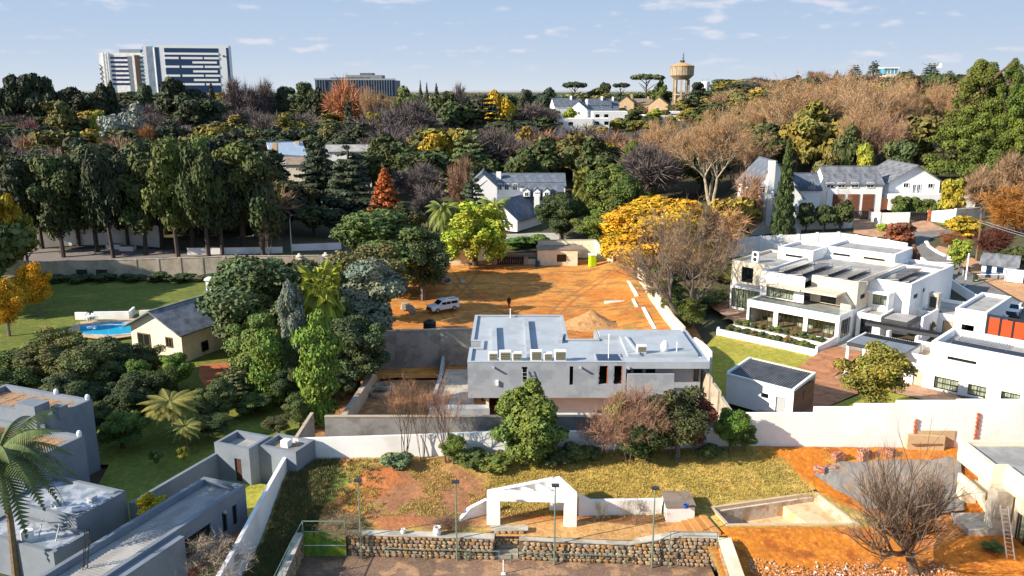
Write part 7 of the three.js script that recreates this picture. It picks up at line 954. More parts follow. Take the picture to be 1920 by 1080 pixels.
{ const T = thing('hidden_house', 'pale roof glimpsed between the cedar and the grey bare trees', 'house'), x = -44.77, y = terr(x, -230); gabled(T, x, y, -230, 12, 8, 18.12 - y, 1.4, 0.1, M.white2, M.flatRoof); mesh('chimney', g().box(x + 3, y + 4, -230, 1, 18.84 - y - 4, 1).geo(), M.cream, T); }
{ const T = thing('roadside_bungalow', 'low house with grey roof under the big green conifer', 'house'), x = 97.29, y = terr(x, -200); gabled(T, x, y, -200, 10, 8, 21.07 - y, 2, 0.2, M.brick, M.flatRoof); mesh('white_awning', g().box(97.91, 18.32 - 0.6, -195, 4, 0.5, 3).geo(), M.whiteClean, T); }
// ---------- people ----------
{ const q = personGeo(); [[-0.44,2.55,-119.31, 'person in dark clothes standing alone on the orange yard', '#1d1f26', 0.3]].forEach(([x, y, z, l, c, ry]) => { const T = thing('person', l, 'person', x, y, z, ry); mesh('body', q, plain(c, 0.9), T); mesh('face', new THREE.SphereGeometry(0.1, 12, 10).scale(0.8, 1.1, 0.9).translate(0, 1.61, 0.04), plain('#7a5038', 0.7), T); mesh('hair', new THREE.SphereGeometry(0.112, 12, 8, 0, 6.283, 0, 1.5).translate(0, 1.63, 0.0), M.black, T); for (const s of [-1, 1]) { const h = g(); h.box(s * 0.27, 0.72, 0.06, 0.05, 0.1, 0.07); for (let k = 0; k < 4; k++) h.bar([s * 0.27, 0.73, 0.035 + k * 0.018], [s * 0.265, 0.63 + (k === 0 || k === 3 ? 0.015 : 0), 0.04 + k * 0.018], 0.016); h.bar([s * 0.26, 0.79, 0.095], [s * 0.24, 0.72, 0.125], 0.018); mesh('hand', h.geo(), plain('#7a5038', 0.7), T); } });
  const S = thing('garden_statue', 'dark bronze figure statue in the planted court behind the villa pergola', 'statue', ...(() => { const [a, b] = vw(8.7, -7.2); return [a, 3.9, b]; })(), -0.6); mesh('figure', q, plain('#3a332c', 0.5, 0.4), S).scale.set(1.15, 1.15, 1.15); mesh('head', new THREE.SphereGeometry(0.13, 10, 8).translate(0, 1.86, 0), plain('#3a332c', 0.5, 0.4), S); mesh('plinth', g().box(0, -0.6, 0, 0.8, 0.6, 0.8).geo(), M.charcoal, S); }
function personGeo() {      // one tapered body: legs, trunk, arms, neck and head joined by rings
  const b = g(); const limb = (pts, rs, n = 9) => b.tube(pts, rs, n);
  for (const s of [-1, 1]) { limb([[s * 0.09, 0.92, 0], [s * 0.1, 0.5, 0.02], [s * 0.1, 0.08, -0.01]], [0.105, 0.075, 0.05]); limb([[s * 0.1, 0.08, -0.04], [s * 0.11, 0.05, 0.12], [s * 0.115, 0.03, 0.2]], [0.06, 0.055, 0.03]); limb([[s * 0.19, 1.42, 0], [s * 0.26, 1.12, -0.02], [s * 0.27, 0.8, 0.06]], [0.07, 0.055, 0.038]); }
  limb([[0, 0.85, 0], [0, 1.0, 0], [0, 1.2, 0], [0, 1.4, 0], [0, 1.48, 0], [0, 1.54, 0]], [0.17, 0.16, 0.17, 0.2, 0.12, 0.055], 12); return b.geo();
}

// ---------- trees and shrubs that stand out ----------
const DK = '#303820', DG = '#3c461f', MG = '#525c26', OL = '#5f5a2c', YG = '#858a2c', GO = '#b88a12', BR = '#8c7358', BP = '#9c7c58', PU = '#5f5654', RU = '#8f4f22', SI = '#8c8c7c', CE = '#38442f', BG = '#556b22', RD = '#5a3428';
const KN = { broad: 'evergreen_tree', broadNear: 'evergreen_tree', coneNear: 'evergreen_tree', open: 'leafy_tree', openNear: 'leafy_tree', pine: 'pine_tree', shrub: 'shrub', lobed: 'leafy_tree', column: 'creeper_tree', conifer: 'conifer_tree', bigConifer: 'conifer_tree', cypress: 'cypress_tree', cedar: 'cedar_tree', umbrella: 'umbrella_pine', bareFar: 'bare_tree', plane: 'plane_tree', fuzzy: 'bare_tree', bareNear: 'bare_tree', bareMulti: 'bare_tree', thin: 'bare_tree', scrub: 'bare_shrub', stick: 'bare_tree', palmFan: 'fan_palm', palmFeather: 'feather_palm' };
const put = (kind, hex, label, group, o, x, z, h, r) => plant(KN[kind], kind, hex, x, z, h, r, label, kind === 'shrub' || kind === 'scrub' ? 'shrub' : kind.startsWith('palm') ? 'palm' : 'tree', group, o);
const _ = undefined;
// skyline and wood on the left
put('broad', DK, 'dark tree at the frame edge on the left skyline', _, {}, -195.16,-330,23.86,6.81); put('broad', DK, 'tall dark tree, highest of the left skyline', _, {}, -185.13,-330,24.89,5.98); put('broad', DK, 'dark tree sloping down beside the tallest left skyline tree', _, {}, -180.53,-335,20.46,4.83);
put('broad', DK, 'dark rounded tree left of the office tower foot', _, {}, -177.78,-350,18.69,8.78); put('conifer', CE, 'dark pointed conifer in front of the office tower wing', _, {}, -165.12,-350,21.93,4.82); put('broad', DK, 'dark tree below the tower glass stair', _, {}, -167.33,-345,20.03,6.05); put('broad', CE, 'small round dark tree at the tower foot', _, {}, -156.06,-360,19.8,3.83); put('broad', DK, 'large dark tree covering the tower base', _, {}, -127.61,-330,22.87,10.32); put('conifer', DK, 'small dark cone in front of the tower right edge', _, {}, -134.44,-380,19.65,3.09); put('broad', DK, 'wide dark tree under the large dark tower tree', _, {}, -114.05,-310,17.19,7.8);
put('fuzzy', PU, 'purple-brown bare tree right of the office tower', _, {}, -110.63,-340,22.65,7.02); put('fuzzy', PU, 'second purple-brown bare tree beside the tower', _, {}, -102.6,-345,21.74,6.05); put('open', OL, 'olive-brown rounded tree in the left wood', _, {}, -151.2,-280,18.02,5.64); put('fuzzy', '#7a5a58', 'pinkish bare tree in the left wood', _, {}, -148.87,-260,13.56,3.78);
put('broad', SI, 'silver-grey leafy tree standing out in the dark wood', _, {}, -122.44,-270,17.91,4.76); put('broad', SI, 'lower silver-grey tree in front of the taller silver one', _, {}, -125.13,-262,15.06,4.63); put('open', YG, 'bright green slip of a tree beside the silver tree', _, {}, -139.92,-285,14.56,2.88); put('fuzzy', '#8a5f35', 'orange-brown bare tree below the silver trees', _, {}, -109.96,-250,12.8,4.28); put('cedar', CE, 'dark layered cedar in the left wood', _, {}, -107.54,-265,14.38,5.86); put('open', OL, 'dark olive tree left of the brown bare tree row', _, {}, -93.4,-280,14.05,7.96); put('fuzzy', PU, 'purple bare tree at the left frame edge', _, {}, -136.26,-230,11.81,6.58); put('fuzzy', PU, 'dark brown bare tree behind the street pines', _, {}, -101.08,-210,11.85,7.36);
put('pine', DG, 'dark conifer with flat crown on the skyline left of the low office', _, {}, -87.91,-360,21.12,5.18); put('umbrella', CE, 'small flat-topped pine on the skyline', _, {}, -98.54,-370,19.38,3.71); put('broad', DK, 'dark tree beside the brown bare tree row', _, {}, -97.02,-350,19.06,4.83); put('broad', DK, 'dark tree in front of the low office corner', _, {}, -77.21,-340,19.48,5.97);
put('fuzzy', '#a2714f', 'dense light-brown bare tree in front of the low office', _, {}, -63.01,-330,23.25,8.88); put('plane', BP, 'pale-trunked bare tree right of the light-brown tree', _, {}, -53.77,-320,21.68,6.62); put('cedar', CE, 'small cedar in front of the light-brown tree', _, {}, -58.07,-300,19.67,3.02); put('shrub', '#7d7420', 'olive-yellow round tree below the pale bare tree', _, {}, -44.66,-270,16.47,3.75); put('open', '#6b6424', 'olive tree left of the grey bare trees', _, {}, -75.96,-285,14.29,5.76); put('fuzzy', PU, 'brown bare tree with dark twigs above the cedar', _, {}, -78.46,-270,15.12,4.78);
for (const [p, l] of [[[-33.13,-280,19.71,10.57], 'tallest of the grey-purple bare trees in the centre'], [[-39.99,-255,16.25,8.87], 'grey-purple bare tree left of the tallest one'], [[-32.06,-235,14.67,9.69], 'broad grey-purple bare tree above the orange tree'], [[-20.48,-230,12.85,5.85], 'grey-purple bare tree beside the pale cedar'], [[-21.23,-195,10.98,5.62], 'grey bare tree behind the orange conifer']]) put('fuzzy', PU, l, 'grey-purple bare trees in the centre', {}, ...p);
put('broad', DG, 'dark green tree right of the grey-purple trees', _, {}, -22.99,-300,20.98,8.67); put('cedar', DK, 'large dark cedar in the centre of the wood', _, {}, -10.71,-310,19.68,11.69); put('fuzzy', PU, 'small purple bare tree on the centre skyline', _, {}, -24.29,-380,19.68,3.57); put('open', MG, 'mixed green tree on the skyline beside the low office', _, {}, -43.89,-350,20.26,6.14); put('cypress', CE, 'thin dark cypress on the skyline, left of two', _, {}, -39.84,-370,21.71,1.39); put('cypress', CE, 'thin dark cypress on the skyline, right of two', _, {}, -37.07,-370,21.05,1.27); put('cypress', DK, 'broader dark cypress on the skyline', _, {}, -32.02,-360,21.14,2.03); put('broad', '#b3981c', 'bright yellow tree on the centre skyline', _, {}, -4.56,-330,19.56,6.21); put('shrub', '#a8871c', 'yellow tree above the pale cedar', _, {}, -19.72,-225,14.78,6); put('cedar', '#5d6a3c', 'pale green layered cedar in the centre', _, {}, -10.91,-215,16.46,9); put('conifer', RU, 'rust-orange conical tree in front of the dark wood', _, {}, -26.15,-170,13.92,4.68);
put('cedar', CE, 'dark blue-green cedar in front of the hidden villa', _, {}, -45.84,-195,17.53,6.44); put('cedar', CE, 'broad dark cedar left of the orange conical tree', _, {}, -37.29,-190,15.75,7.26); put('cypress', DK, 'tall dark cypress in the centre wood', _, {}, -0.32,-255,16.81,2.74); put('open', '#8a6d2a', 'yellow-brown tree right of the dark cypress', _, {}, 4.26,-240,14.08,4.56);
// centre skyline and hill
[[6.59,-420,15.84,3.95, 'broad', CE], [15.8,-420,15.98,5.8, 'broad', CE], [32.22,-440,18.31,6.61, 'umbrella', CE], [49.31,-450,15.84,3.66, 'broad', DK], [57.76,-450,15.18,4.79, 'umbrella', DK], [70.59,-445,18.53,8.62, 'umbrella', '#4b5233'], [77.09,-440,14.53,3.3, 'open', MG], [97.51,-445,11.16,3.62, 'broad', DK], [112.35,-460,8.36,2.3, 'cypress', CE], [120,-465,6.99,4.66, 'broad', CE], [128.71,-440,3.88,6.9, 'open', '#9a7a32'], [44.15,-440,13.73,8.28, 'open', OL], [29.37,-425,12.09,12.02, 'open', '#6b6630'], [77.54,-448,10.12,6.74, 'broad', MG], [83.51,-415,6.18,3.91, 'broad', DG], [98.97,-425,2.54,5.88, 'shrub', DG], [109.6,-430,1.16,6.77, 'shrub', DG], [8.31,-330,14.21,8.31, 'fuzzy', PU], [15.23,-345,10.96,5.44, 'fuzzy', PU], [11.95,-235,11.54,5.68, 'broad', DG], [21.76,-245,11.65,9.33, 'fuzzy', '#6b554c'], [30.16,-250,9.62,5.56, 'fuzzy', '#6b554c'], [51.5,-355,7.65,4.25, 'broad', DG], [61.65,-362,6.16,3.88, 'shrub', YG], [78.97,-350,6.22,4.41, 'shrub', MG], [26.01,-375,8.77,3.55, 'shrub', YG]].forEach(([x, z, h, r, k, c], i) => put(k, c, ['small dark tree on the centre skyline', 'dark twin tree on the centre skyline', 'flat-crowned dark pine left on the hill', 'dark round tree on the hill skyline', 'flat dark pine beside the umbrella pine', 'wide umbrella pine left of the water tower', 'green tree touching the umbrella pine', 'dark round tree right of the water tower', 'thin dark cypress beside the white tank', 'dark cedar right of the white tank', 'yellow-brown tree on the ridge right of the tank', 'olive tree row behind the slate terrace', 'olive tree above the blue slate roofs', 'green tree behind the tan houses', 'dark round tree at the foot of the water tower', 'dark clipped hedge tree under the white tank', 'dark clipped hedge tree right of the tank', 'brown bare tree left of the hill houses', 'bare tree at the left end of the hill houses', 'dark green tree below the white flat house', 'broad brown bare tree below the white flat houses', 'brown bare tree beside the bright conifer', 'round dark tree before the tan houses', 'pale green shrub before the broad tan gable', 'green shrub right of the small white box', 'pale shrub before the blue slate house'][i], _, {}, x, z, h, r));
put('bigConifer', '#56661f', 'bright green bushy conifer in front of the hill', _, {}, 27.55,-190,15.53,5.8); put('plane', BP, 'pale-stemmed bare plane tree beside the bright conifer', _, {}, 33.92,-195,18.62,6.78); put('plane', BP, 'large spreading brown plane tree with pale stems above the yellow tree', _, {}, 43.7,-180,20.89,8.51); put('plane', BP, 'brown plane tree on the right slope, left of the big pair', _, {}, 62.23,-215,18,5.41); put('plane', BP, 'big brown plane tree with many pale stems', _, {}, 69.52,-205,22.73,10.26); put('plane', BP, 'biggest brown plane tree under the ridge cedars', _, {}, 85.18,-205,22.58,10.89); put('plane', BP, 'brown plane tree right of the biggest one', _, {}, 99.55,-215,19.42,6.05); put('plane', '#a9826a', 'pinkish bare tree before the pink-roofed house', _, {}, 84.01,-190,14.77,5.4);
[[165.91,-500,7.74,3.75, 'broad', CE], [197.96,-520,9.59,2.27, 'cypress', CE], [209.01,-520,12.16,6.16, 'cedar', CE], [220.1,-520,14.1,6.15, 'cedar', CE], [247.34,-530,8.08,3.97, 'cedar', CE], [245.43,-500,10.4,6.85, 'cedar', CE], [251.37,-490,6.7,3.98, 'cedar', CE], [177.91,-500,9.26,9.36, 'fuzzy', '#8a7262'], [151.11,-300,13.14,6.19, 'fuzzy', PU], [148.43,-280,11.98,3.86, 'open', OL], [161.71,-300,13.53,3.38, 'open', OL], [74.08,-185,13.69,3.63, 'broad', '#4a4f24'], [76.34,-180,10.22,2.06, 'shrub', YG], [83.6,-180,10.3,3.66, 'broad', '#46502a'], [128.64,-260,6.76,4.1, 'broad', '#a58a1e'], [119.86,-250,6.6,3.47, 'fuzzy', BR], [68.16,-178,9.51,3.41, 'open', OL], [97.89,-190,8.03,3.02, 'broad', '#4b4a2c'], [103.37,-190,7.2,3.63, 'broad', DG]].forEach(([x, z, h, r, k, c], i) => put(k, c, ['dark small tree at the left end of the ridge', 'thin cypress on the ridge', 'left ridge cedar, flat tiered', 'ridge cedar beside the glass pavilion', 'small ridge cedar right of the pavilion', 'broad cedar at the dish mast', 'last small cedar on the ridge', 'bare grey trees on the ridge crest', 'purple bare tree left of the great conifer', 'olive tree touching the great conifer', 'olive tree behind the great conifer', 'dark olive tree under the big plane trees', 'yellow-green small tree before the plane trees', 'green tree above the slate garage roof', 'yellow tree beside the pink-roofed house', 'brown bare tree beside the yellow tree', 'olive tree behind the slate gable house', 'dark olive tree beside the bungalow', 'dark green tree at the foot of the great conifer'][i], _, {}, x, z, h, r));
put('bigConifer', '#566222', 'great bushy green conifer at the right frame edge', _, { variant: 0 }, 95.2,-172,26.86,9.89); put('bigConifer', '#566420', 'second great conifer joined at the right frame edge', _, { variant: 1 }, 98.79,-168,26.34,6.27); put('conifer', '#39481f', 'narrow dark conifer in front of the slate gable house', _, {}, 49.32,-149,18.86,2.37);
put('fuzzy', '#9a6a30', 'orange-brown bare tree behind the guard house', _, {}, 83.93,-140,8.09,4.06); put('fuzzy', BR, 'tall brown bare tree at the right frame edge', _, {}, 90.53,-150,11.44,4.31); put('fuzzy', BR, 'brown bare tree left of the orange-brown tree', _, {}, 85.62,-150,9.18,3.37); put('shrub', '#a68a24', 'golden shrub under the street lamp', _, {}, 77.77,-140,3.78,3.18); put('shrub', '#8d8424', 'yellow-green shrub on the corner of the upper street', _, {}, 81.6,-152,7.51,2.44); put('fuzzy', RD, 'dark red-brown shrub tree by the power pole', _, {}, 75.24,-128,5.21,2.92); put('shrub', '#7d4b32', 'round rust-brown shrub at the road bend', _, {}, 66.27,-139.14,3.86,2.64); put('shrub', '#6b4430', 'small rust shrub touching the villa roof edge', _, {}, 58.6,-118,6.44,0.85); put('fuzzy', '#8a5a34', 'brown shrub on the planted island', _, {}, 72.99,-136.15,2.35,1.78); put('open', '#75802a', 'light green young tree beside the sign board', _, {}, 67.52,-122,5.38,1.76); put('shrub', DG, 'dark green bush behind the guard house', _, {}, 75.56,-122,3.72,2.4); put('shrub', '#4b5a24', 'clipped hedge below the white gable house, left end', 'hedge below the gable house', {}, 74.05,-157,3.85,1.83); put('shrub', '#4b5a24', 'clipped hedge below the white gable house, middle', 'hedge below the gable house', {}, 76.71,-157,3.42,1.83); put('shrub', '#4b5a24', 'clipped hedge below the white gable house, right end', 'hedge below the gable house', {}, 78.89,-156,3.05,1.82);
put('broad', DG, 'round dark bush at the end of the street wall', _, {}, 60.16,-150,5.96,2.04); put('broad', DG, 'dark bush left of the round one above the street wall', _, {}, 57.33,-150,5.4,1.75); put('broad', DG, 'low dark bush behind the street wall', _, {}, 53.89,-150,6.26,1.75); put('stick', '#6b5a48', 'small leafless tree before the street wall', _, {}, 52.33,-155.16,4.27,2.23); put('stick', '#6b5a48', 'leafless tree before the curved entrance wall', _, {}, 81.98,-150.73,3.54,2.26); put('shrub', '#8a9a2c', 'bright green shrub at the curved entrance wall', _, {}, 67.17,-148.1,1.37,1.45); put('shrub', '#6f8a2a', 'bright green hedge at the right entrance', _, {}, 78.81,-147.09,1.16,1.92);
// street pines and their neighbours
[[-91.39,-152,17.52,3.4, DK], [-90.09,-156,18.51,3.68, DG], [-82.89,-150,18.67,3.64, DG], [-84.08,-158,16.71,3.33, DK], [-78.63,-154,18.82,3.54, DG], [-73.66,-150,19.9,3.16, DK], [-73.55,-156,17.92,3.09, DK], [-68.59,-152,20.07,3.58, DG], [-67.99,-158,20.1,3.52, DG], [-61.63,-150,21.71,3.53, MG], [-60.78,-155,22.69,4.72, MG], [-56.02,-150,20.41,3.35, DG], [-54.27,-152,17.66,2.92, DK], [-51.9,-157,21.31,5.59, MG], [-46.6,-152,18.82,3.4, DG]].forEach(([x, z, h, r, c], i) => put('pine', c, ['leftmost', 'second', 'third', 'fourth', 'fifth', 'sixth', 'seventh', 'eighth', 'ninth', 'tenth', 'eleventh, broad and bright-topped', 'twelfth', 'thirteenth', 'fourteenth, broadest', 'last'][i] + ' of the tall pines in the left street row', 'tall pines along the left street', {}, x, z, h * (i % 3 === 1 ? 0.94 : 1), r * (1.15 + 0.25 * hash(i, 2))));
put('stick', '#6b5d50', 'slender bare forked trunk beside the street lamp', _, {}, -45.27,-151.34,15.06,2.49); put('shrub', '#a58410', 'golden tree at the left frame edge behind the wall', _, {}, -86.27,-140,13.25,2.53); put('open', '#75701c', 'yellow-olive tree under the golden tree at the frame edge', _, {}, -83.69,-140,9.71,3.18);
for (const [l, x, z, h, r] of [['golden yellow garden tree on the lawn, right of two', -67.2,-113.58,7.75,2.58], ['golden yellow garden tree at the frame edge, left of two', -65.7,-103.67,7.44,2.44]]) put('openNear', GO, l, 'golden trees on the pool lawn', {}, x, z, h, r);
// round the building site
put('broadNear', '#465626', 'big dark green tree spreading over the left edge of the yard', _, {}, -18.69,-128,12.98,8.72); put('openNear', '#6a6335', 'brown-olive scrubby tree before the big dark green tree', _, {}, -19.45,-112,10.73,5.51); put('lobed', '#99a22c', 'bright yellow-green tufted tree at the back of the yard', _, {}, -6.67,-144.56,11.1,6.19); put('openNear', '#4a5430', 'dark drooping branches over the pipe rings', _, {}, -13.77,-124,10.13,4.45);
put('palmFeather', '#66702c', 'feather palm left of the yellow-green tufted tree', _, {}, -12.07,-146,12.33,3.3); put('palmFeather', '#6b752e', 'feather palm behind the yellow-green tufted tree', _, {}, -3.39,-150,12.1,3.1); put('palmFan', '#6d7030', 'tall shaggy fan palm above the yard wall', _, {}, 14.79,-166.53,13.19,2.83); put('broadNear', '#3d4a24', 'dark green tree left of the tall fan palm', _, {}, 9.79,-162.63,9.16,4.89); put('broadNear', '#5a6628', 'green tree right of the tall fan palm', _, {}, 19.03,-165,13.99,5.29); put('openNear', '#5f6c28', 'light green weeping tree before the fan palm', _, {}, 16.19,-156,7.22,4.55); put('broadNear', '#4c5a20', 'green tree under the bright conifer', _, {}, 21.86,-162,12.58,4.16); put('broadNear', '#b08a10', 'golden yellow tree at the corner of the yard', _, {}, 24.19,-136,12.81,9.46); put('openNear', '#a88610', 'lower golden crown hanging over the cream wall', _, {}, 20.52,-134,8.93,5.24); put('shrub', '#4c5a20', 'dark shrub at the cream wall corner', _, {}, 18.35,-146.74,4.89,2.9);
put('bareMulti', '#8a7256', 'wide bare tree with several leaning trunks between yard and villa', _, { bark: 'grey' }, 23.1,-106.88,16.58,9.15); [[22.17,-118,6.17,2.72], [22.64,-112,4.85,2.82], [23.98,-106,4.5,2.12], [28.47,-116,3.15,3.08], [33.75,-128,2.83,3.37]].forEach((p, i) => put('openNear', ['#4a5426', '#4f5a28', '#566024', '#4a5228', '#5a5c2c'][i], ['green shrub tree along the cream wall, farthest', 'green shrub tree along the cream wall, middle', 'green shrub tree at the bare tree foot', 'green shrub tree behind the bare trunks', 'scrubby tree before the villa back wall'][i], 'shrubs under the wide bare tree', {}, ...p));
put('fuzzy', '#9a7350', 'brown twiggy tree behind the wide bare tree', _, {}, 34.51,-140,9.28,5.45); put('shrub', '#4a5626', 'dark shrub on the slope above the villa wall', _, {}, 44.09,-155,7,3.01); put('open', '#8a7a30', 'yellow-olive trees above the golden tree', _, {}, 40.73,-150,8.57,4.36); put('stick', '#7a6a58', 'small bare tree against the villa back wall', _, {}, 42.44,-126,7.95,0.99);
// left of the building site
put('broadNear', '#4a5730', 'very large grey-green tree between cream house and courtyard', _, {}, -28.62,-93,12.94,6.57); put('broadNear', '#454f2e', 'grey-green tree behind the fan palm', _, {}, -25.57,-97,11.22,6.07); put('broadNear', '#6f7664', 'silver-leaved tree left of the fan palm', _, {}, -23.63,-86,11.67,1.59); put('broadNear', '#646c5a', 'large silver-leaved tree above the courtyard', _, {}, -18.66,-97,11.23,5.75); put('palmFan', '#8a9030', 'fan palm rising in front of the silver trees', _, {}, -20.98,-88,13.36,2.43); put('column', BG, 'bright creeper-covered column tree, left one', 'creeper-covered trees beside the courtyard', {}, -24.92,-81,7.64,2.45); put('column', '#5d7424', 'bright creeper-covered column tree, right one', 'creeper-covered trees beside the courtyard', {}, -18.69,-75.65,10.82,2.4); put('broadNear', '#3d4a26', 'dark tree under the large silver tree', _, {}, -16.78,-85,7.81,3.98); put('broadNear', '#55662c', 'green lower crown of the very large grey-green tree', _, {}, -27.7,-86,8.13,3.45); put('cedar', '#5a6038', 'low feathery conifer in front of the cream house', _, {}, -28.24,-80,4.1,2.44);
put('openNear', '#66632c', 'olive-brown tree in the left garden', _, {}, -51.13,-88,5.61,3.84); put('openNear', '#4f5c28', 'green tree at the left frame edge below the lawn', _, {}, -53.33,-86,4.83,3.48); put('broadNear', '#5b7024', 'bright green clumpy tree before the cream gable', _, {}, -36.05,-84,4.44,1.87); put('broadNear', '#526724', 'smaller bright green clumpy tree before the cream gable', _, {}, -38.78,-82,4.17,1.67); put('openNear', '#5c5c30', 'thin olive tree across the pool', _, {}, -40.94,-88,4.13,2.08); put('broadNear', '#3f4a26', 'dark tree in the left garden centre', _, {}, -44.37,-85,5.45,3.15); put('broadNear', '#3c472a', 'dark shrub tree behind the grey tower house', _, {}, -45.91,-78,4.06,2.39); put('shrub', '#4e6128', 'green round bush before the grey tower house', _, {}, -47.18,-74,3.77,1.77); put('palmFeather', '#6e6a2c', 'yellowing feather palm clump on the shaded lawn', _, {}, -32.06,-73,3.98,2.75); put('palmFeather', '#636428', 'small feather palm beside the yellowing clump', _, {}, -29.69,-70,2.41,1.69); put('broadNear', '#4a6022', 'glossy green shrub on the shaded lawn', _, {}, -35.53,-70,3.42,2.17); put('shrub', '#7a7a26', 'small yellow-green bush on the lawn edge', _, {}, -28.81,-67.13,1.21,0.56); put('shrub', '#4b6024', 'small round green bush on the lawn', _, {}, -30.98,-66.51,1.2,0.6); put('openNear', '#a8960f', 'yellow citrus shrub beside the long grey roof', _, { y: 1.7 }, -26.38,-56,3.28,1.38); put('openNear', '#6b6a2a', 'small shrub between the grey blocks', _, { y: 1.7 }, -27.43,-52,2.6,0.63); put('broadNear', '#36421f', 'dark tree mass left of the feather palm', _, {}, -37.02,-78,4.28,2.39); put('broadNear', '#3a4520', 'dark tree mass behind the glossy shrub', _, {}, -42.53,-80,2.75,2.45); put('broadNear', '#404c24', 'dark tree right of the yellowing palm', _, {}, -29.03,-76,3.82,2.07); put('openNear', '#4f5a2a', 'dark leaning foliage beside the wall corner', _, {}, -20.27,-74,3.18,1.52);
[[-51.05,-80,4.23,2.44, '#465426'], [-50.15,-84,5.18,2.83, '#5a5a2c'], [-44.84,-82,5.53,3.04, '#565a2a'], [-42.6,-84,4.28,2.56, '#3f4a24'], [-37.35,-76,3.62,2.08, '#35421f'], [-43.59,-77,3.58,2.36, '#3a4522'], [-35.84,-80,4.14,1.9, '#42501f'], [-39.29,-72,3.29,1.73, '#3c4a22'], [-30.27,-84,2.16,1.71, '#4a5a28'], [-28.01,-72,2.1,1.74, '#3e4a22'], [-26.15,-78,1.95,2.13, '#41501f'], [-22.54,-80,4.09,1.9, '#3c4922'], [-22.12,-73,1.68,1.51, '#4a4a28'], [-17.79,-82,4.02,1.67, '#39452a'], [-16.95,-98,6.89,2.28, '#5f6a5c'], [-33.33,-99,9.95,3.27, '#525c34'], [-22.64,-88,7.6,2.65, '#465228'], [-20.2,-92,8.42,2.75, '#4c5832'], [-23.2,-82,6.33,1.66, '#3f4a22']].forEach(([x, z, h, r, c], i) => put(i % 3 ? 'broadNear' : 'openNear', c, 'dense garden tree ' + ['at the left frame edge above the grey roofs', 'under the olive-brown tree', 'left of the blue pool', 'below the blue pool', 'above the glossy shrub', 'behind the tiled grey roof', 'at the foot of the cream gable', 'above the shaded lawn edge', 'beyond the terracotta yard', 'right of the yellowing palm clump', 'at the foot of the left creeper column', 'between the two creeper columns', 'beside the brown rubble by the wall', 'at the courtyard wall corner', 'with grey-green leaves at the yard edge', 'behind the very large grey-green tree', 'between the creeper columns and the fan palm', 'right of the fan palm', 'under the left silver tree'][i], 'dense trees of the left garden', {}, x, z, h, r));
[[-80, -112, 15, 6], [-86, -124, 16, 6], [-77, -119, 14, 5.5], [-90, -132, 15, 6], [-95, -117, 18, 7]].forEach(([x, z, h, r], i) => put('broad', '#4a5428', 'tall tree beyond the left edge of the pool lawn', 'trees beyond the pool lawn', {}, x, z, h, r));
[[0.51,-156.09], [2.58,-157.56], [4.67,-158.2]].forEach(([x, z], i) => put('shrub', '#55702a', 'green creeper bank above the dark site gate', 'green bank behind the yard', {}, x, z, 2.2, 2.6)); put('stick', '#8a7a68', 'bare tree in front of the slate gable house', _, {}, 50.49,-167.12,8.64,3.26); put('stick', '#8a7a68', 'bare small tree before the garage doors', _, {}, 61.22,-152,7.96,1.96); put('fuzzy', '#9a7a5e', 'brown bare tree beside the slate gable house', _, {}, 44.14,-152,11.78,2.93); put('cedar', '#3f4c34', 'dark cedar before the slate mansion', _, {}, -8.28,-172,11.99,3.86); put('fuzzy', '#7a5f4c', 'bare tree left of the slate mansion', _, {}, -10.36,-176,14.23,3.38);
for (let i = 0; i < 15; i++) { const x = lerp(-112, -54, i / 14) + 3 * (hash(i, 7) - 0.5), z = -168 - 5 * hash(i, 9); put(['broad', 'broad', 'open', 'fuzzy'][i % 4], [DK, DG, '#4a4c28', PU][i % 4], ['dark', 'deep green', 'olive', 'leafless'][i % 4] + ' tree of the rank behind the street pines, ' + (i < 5 ? 'left part' : i < 10 ? 'middle part' : 'right part'), 'second rank behind the street pines', {}, x, z, 13 + 5 * hash(i, 4), 5.5 + 2 * hash(i, 5)); }
[[-46.68,-172,7.56,4.45, DK], [-41.29,-170,6.16,3.85, DG], [-36.71,-169,5.47,3.62, DK], [-32.41,-171,4.41,3.88, DG], [-47.87,-186,8.36,5.03, '#4a4426'], [-38.37,-186,6.98,5.04, DK], [-52.49,-178,9.09,3.78, DG], [-31.77,-182,5.33,3.77, DK], [-20.84,-165,6.96,3.74, '#4a4c28'], [-18.35,-178,8.45,4.01, PU], [-40.52,-208,11.48,4.65, DK], [-36.88,-214,11.3,4.1, DG], [-45.63,-205,10.5,3.28, DK]].forEach(([x, z, h, r, c], i) => put(c === PU ? 'fuzzy' : 'broad', c, 'dark understorey tree ' + ['right of the street lamp', 'under the front cedar', 'between the two cedars', 'left of the orange conical tree', 'behind the front cedar, brownish', 'under the broad cedar', 'beside the last street pine', 'at the foot of the orange conical tree', 'right of the orange conical tree', 'behind the big yard tree, leafless', 'before the half hidden pale roof', 'right of the half hidden pale roof', 'between the hidden villa and the cedar'][i], 'understorey below the cedars', {}, x, z, h, r));
for (let i = 0; i < 12; i++) { const t = i / 11, x = lerp(-80, -33, t), z = lerp(-132.4, -134.6, t); put('shrub', '#36451e', (i < 4 ? 'low dark hedge bush along the left third of the beige wall' : i < 8 ? 'low dark hedge bush along the middle of the beige wall' : 'low dark hedge bush at the right end of the beige wall'), 'hedge along the beige panelled wall', {}, x, z, 1.2 + 0.3 * hash(i, 3), 2.2); }
for (const [l, x, z, h, r] of [['round climber patch on the beige wall', -58.73,-138.47,2.05,1.1], ['small young tree against the beige wall', -63.22,-137.65,1.77,1.36], ['flat-topped shrub against the beige wall, near the grey-green tree', -54.75,-138.57,1.22,1.19]]) put('openNear', '#4a5528', l, _, {}, x, z, h, r);
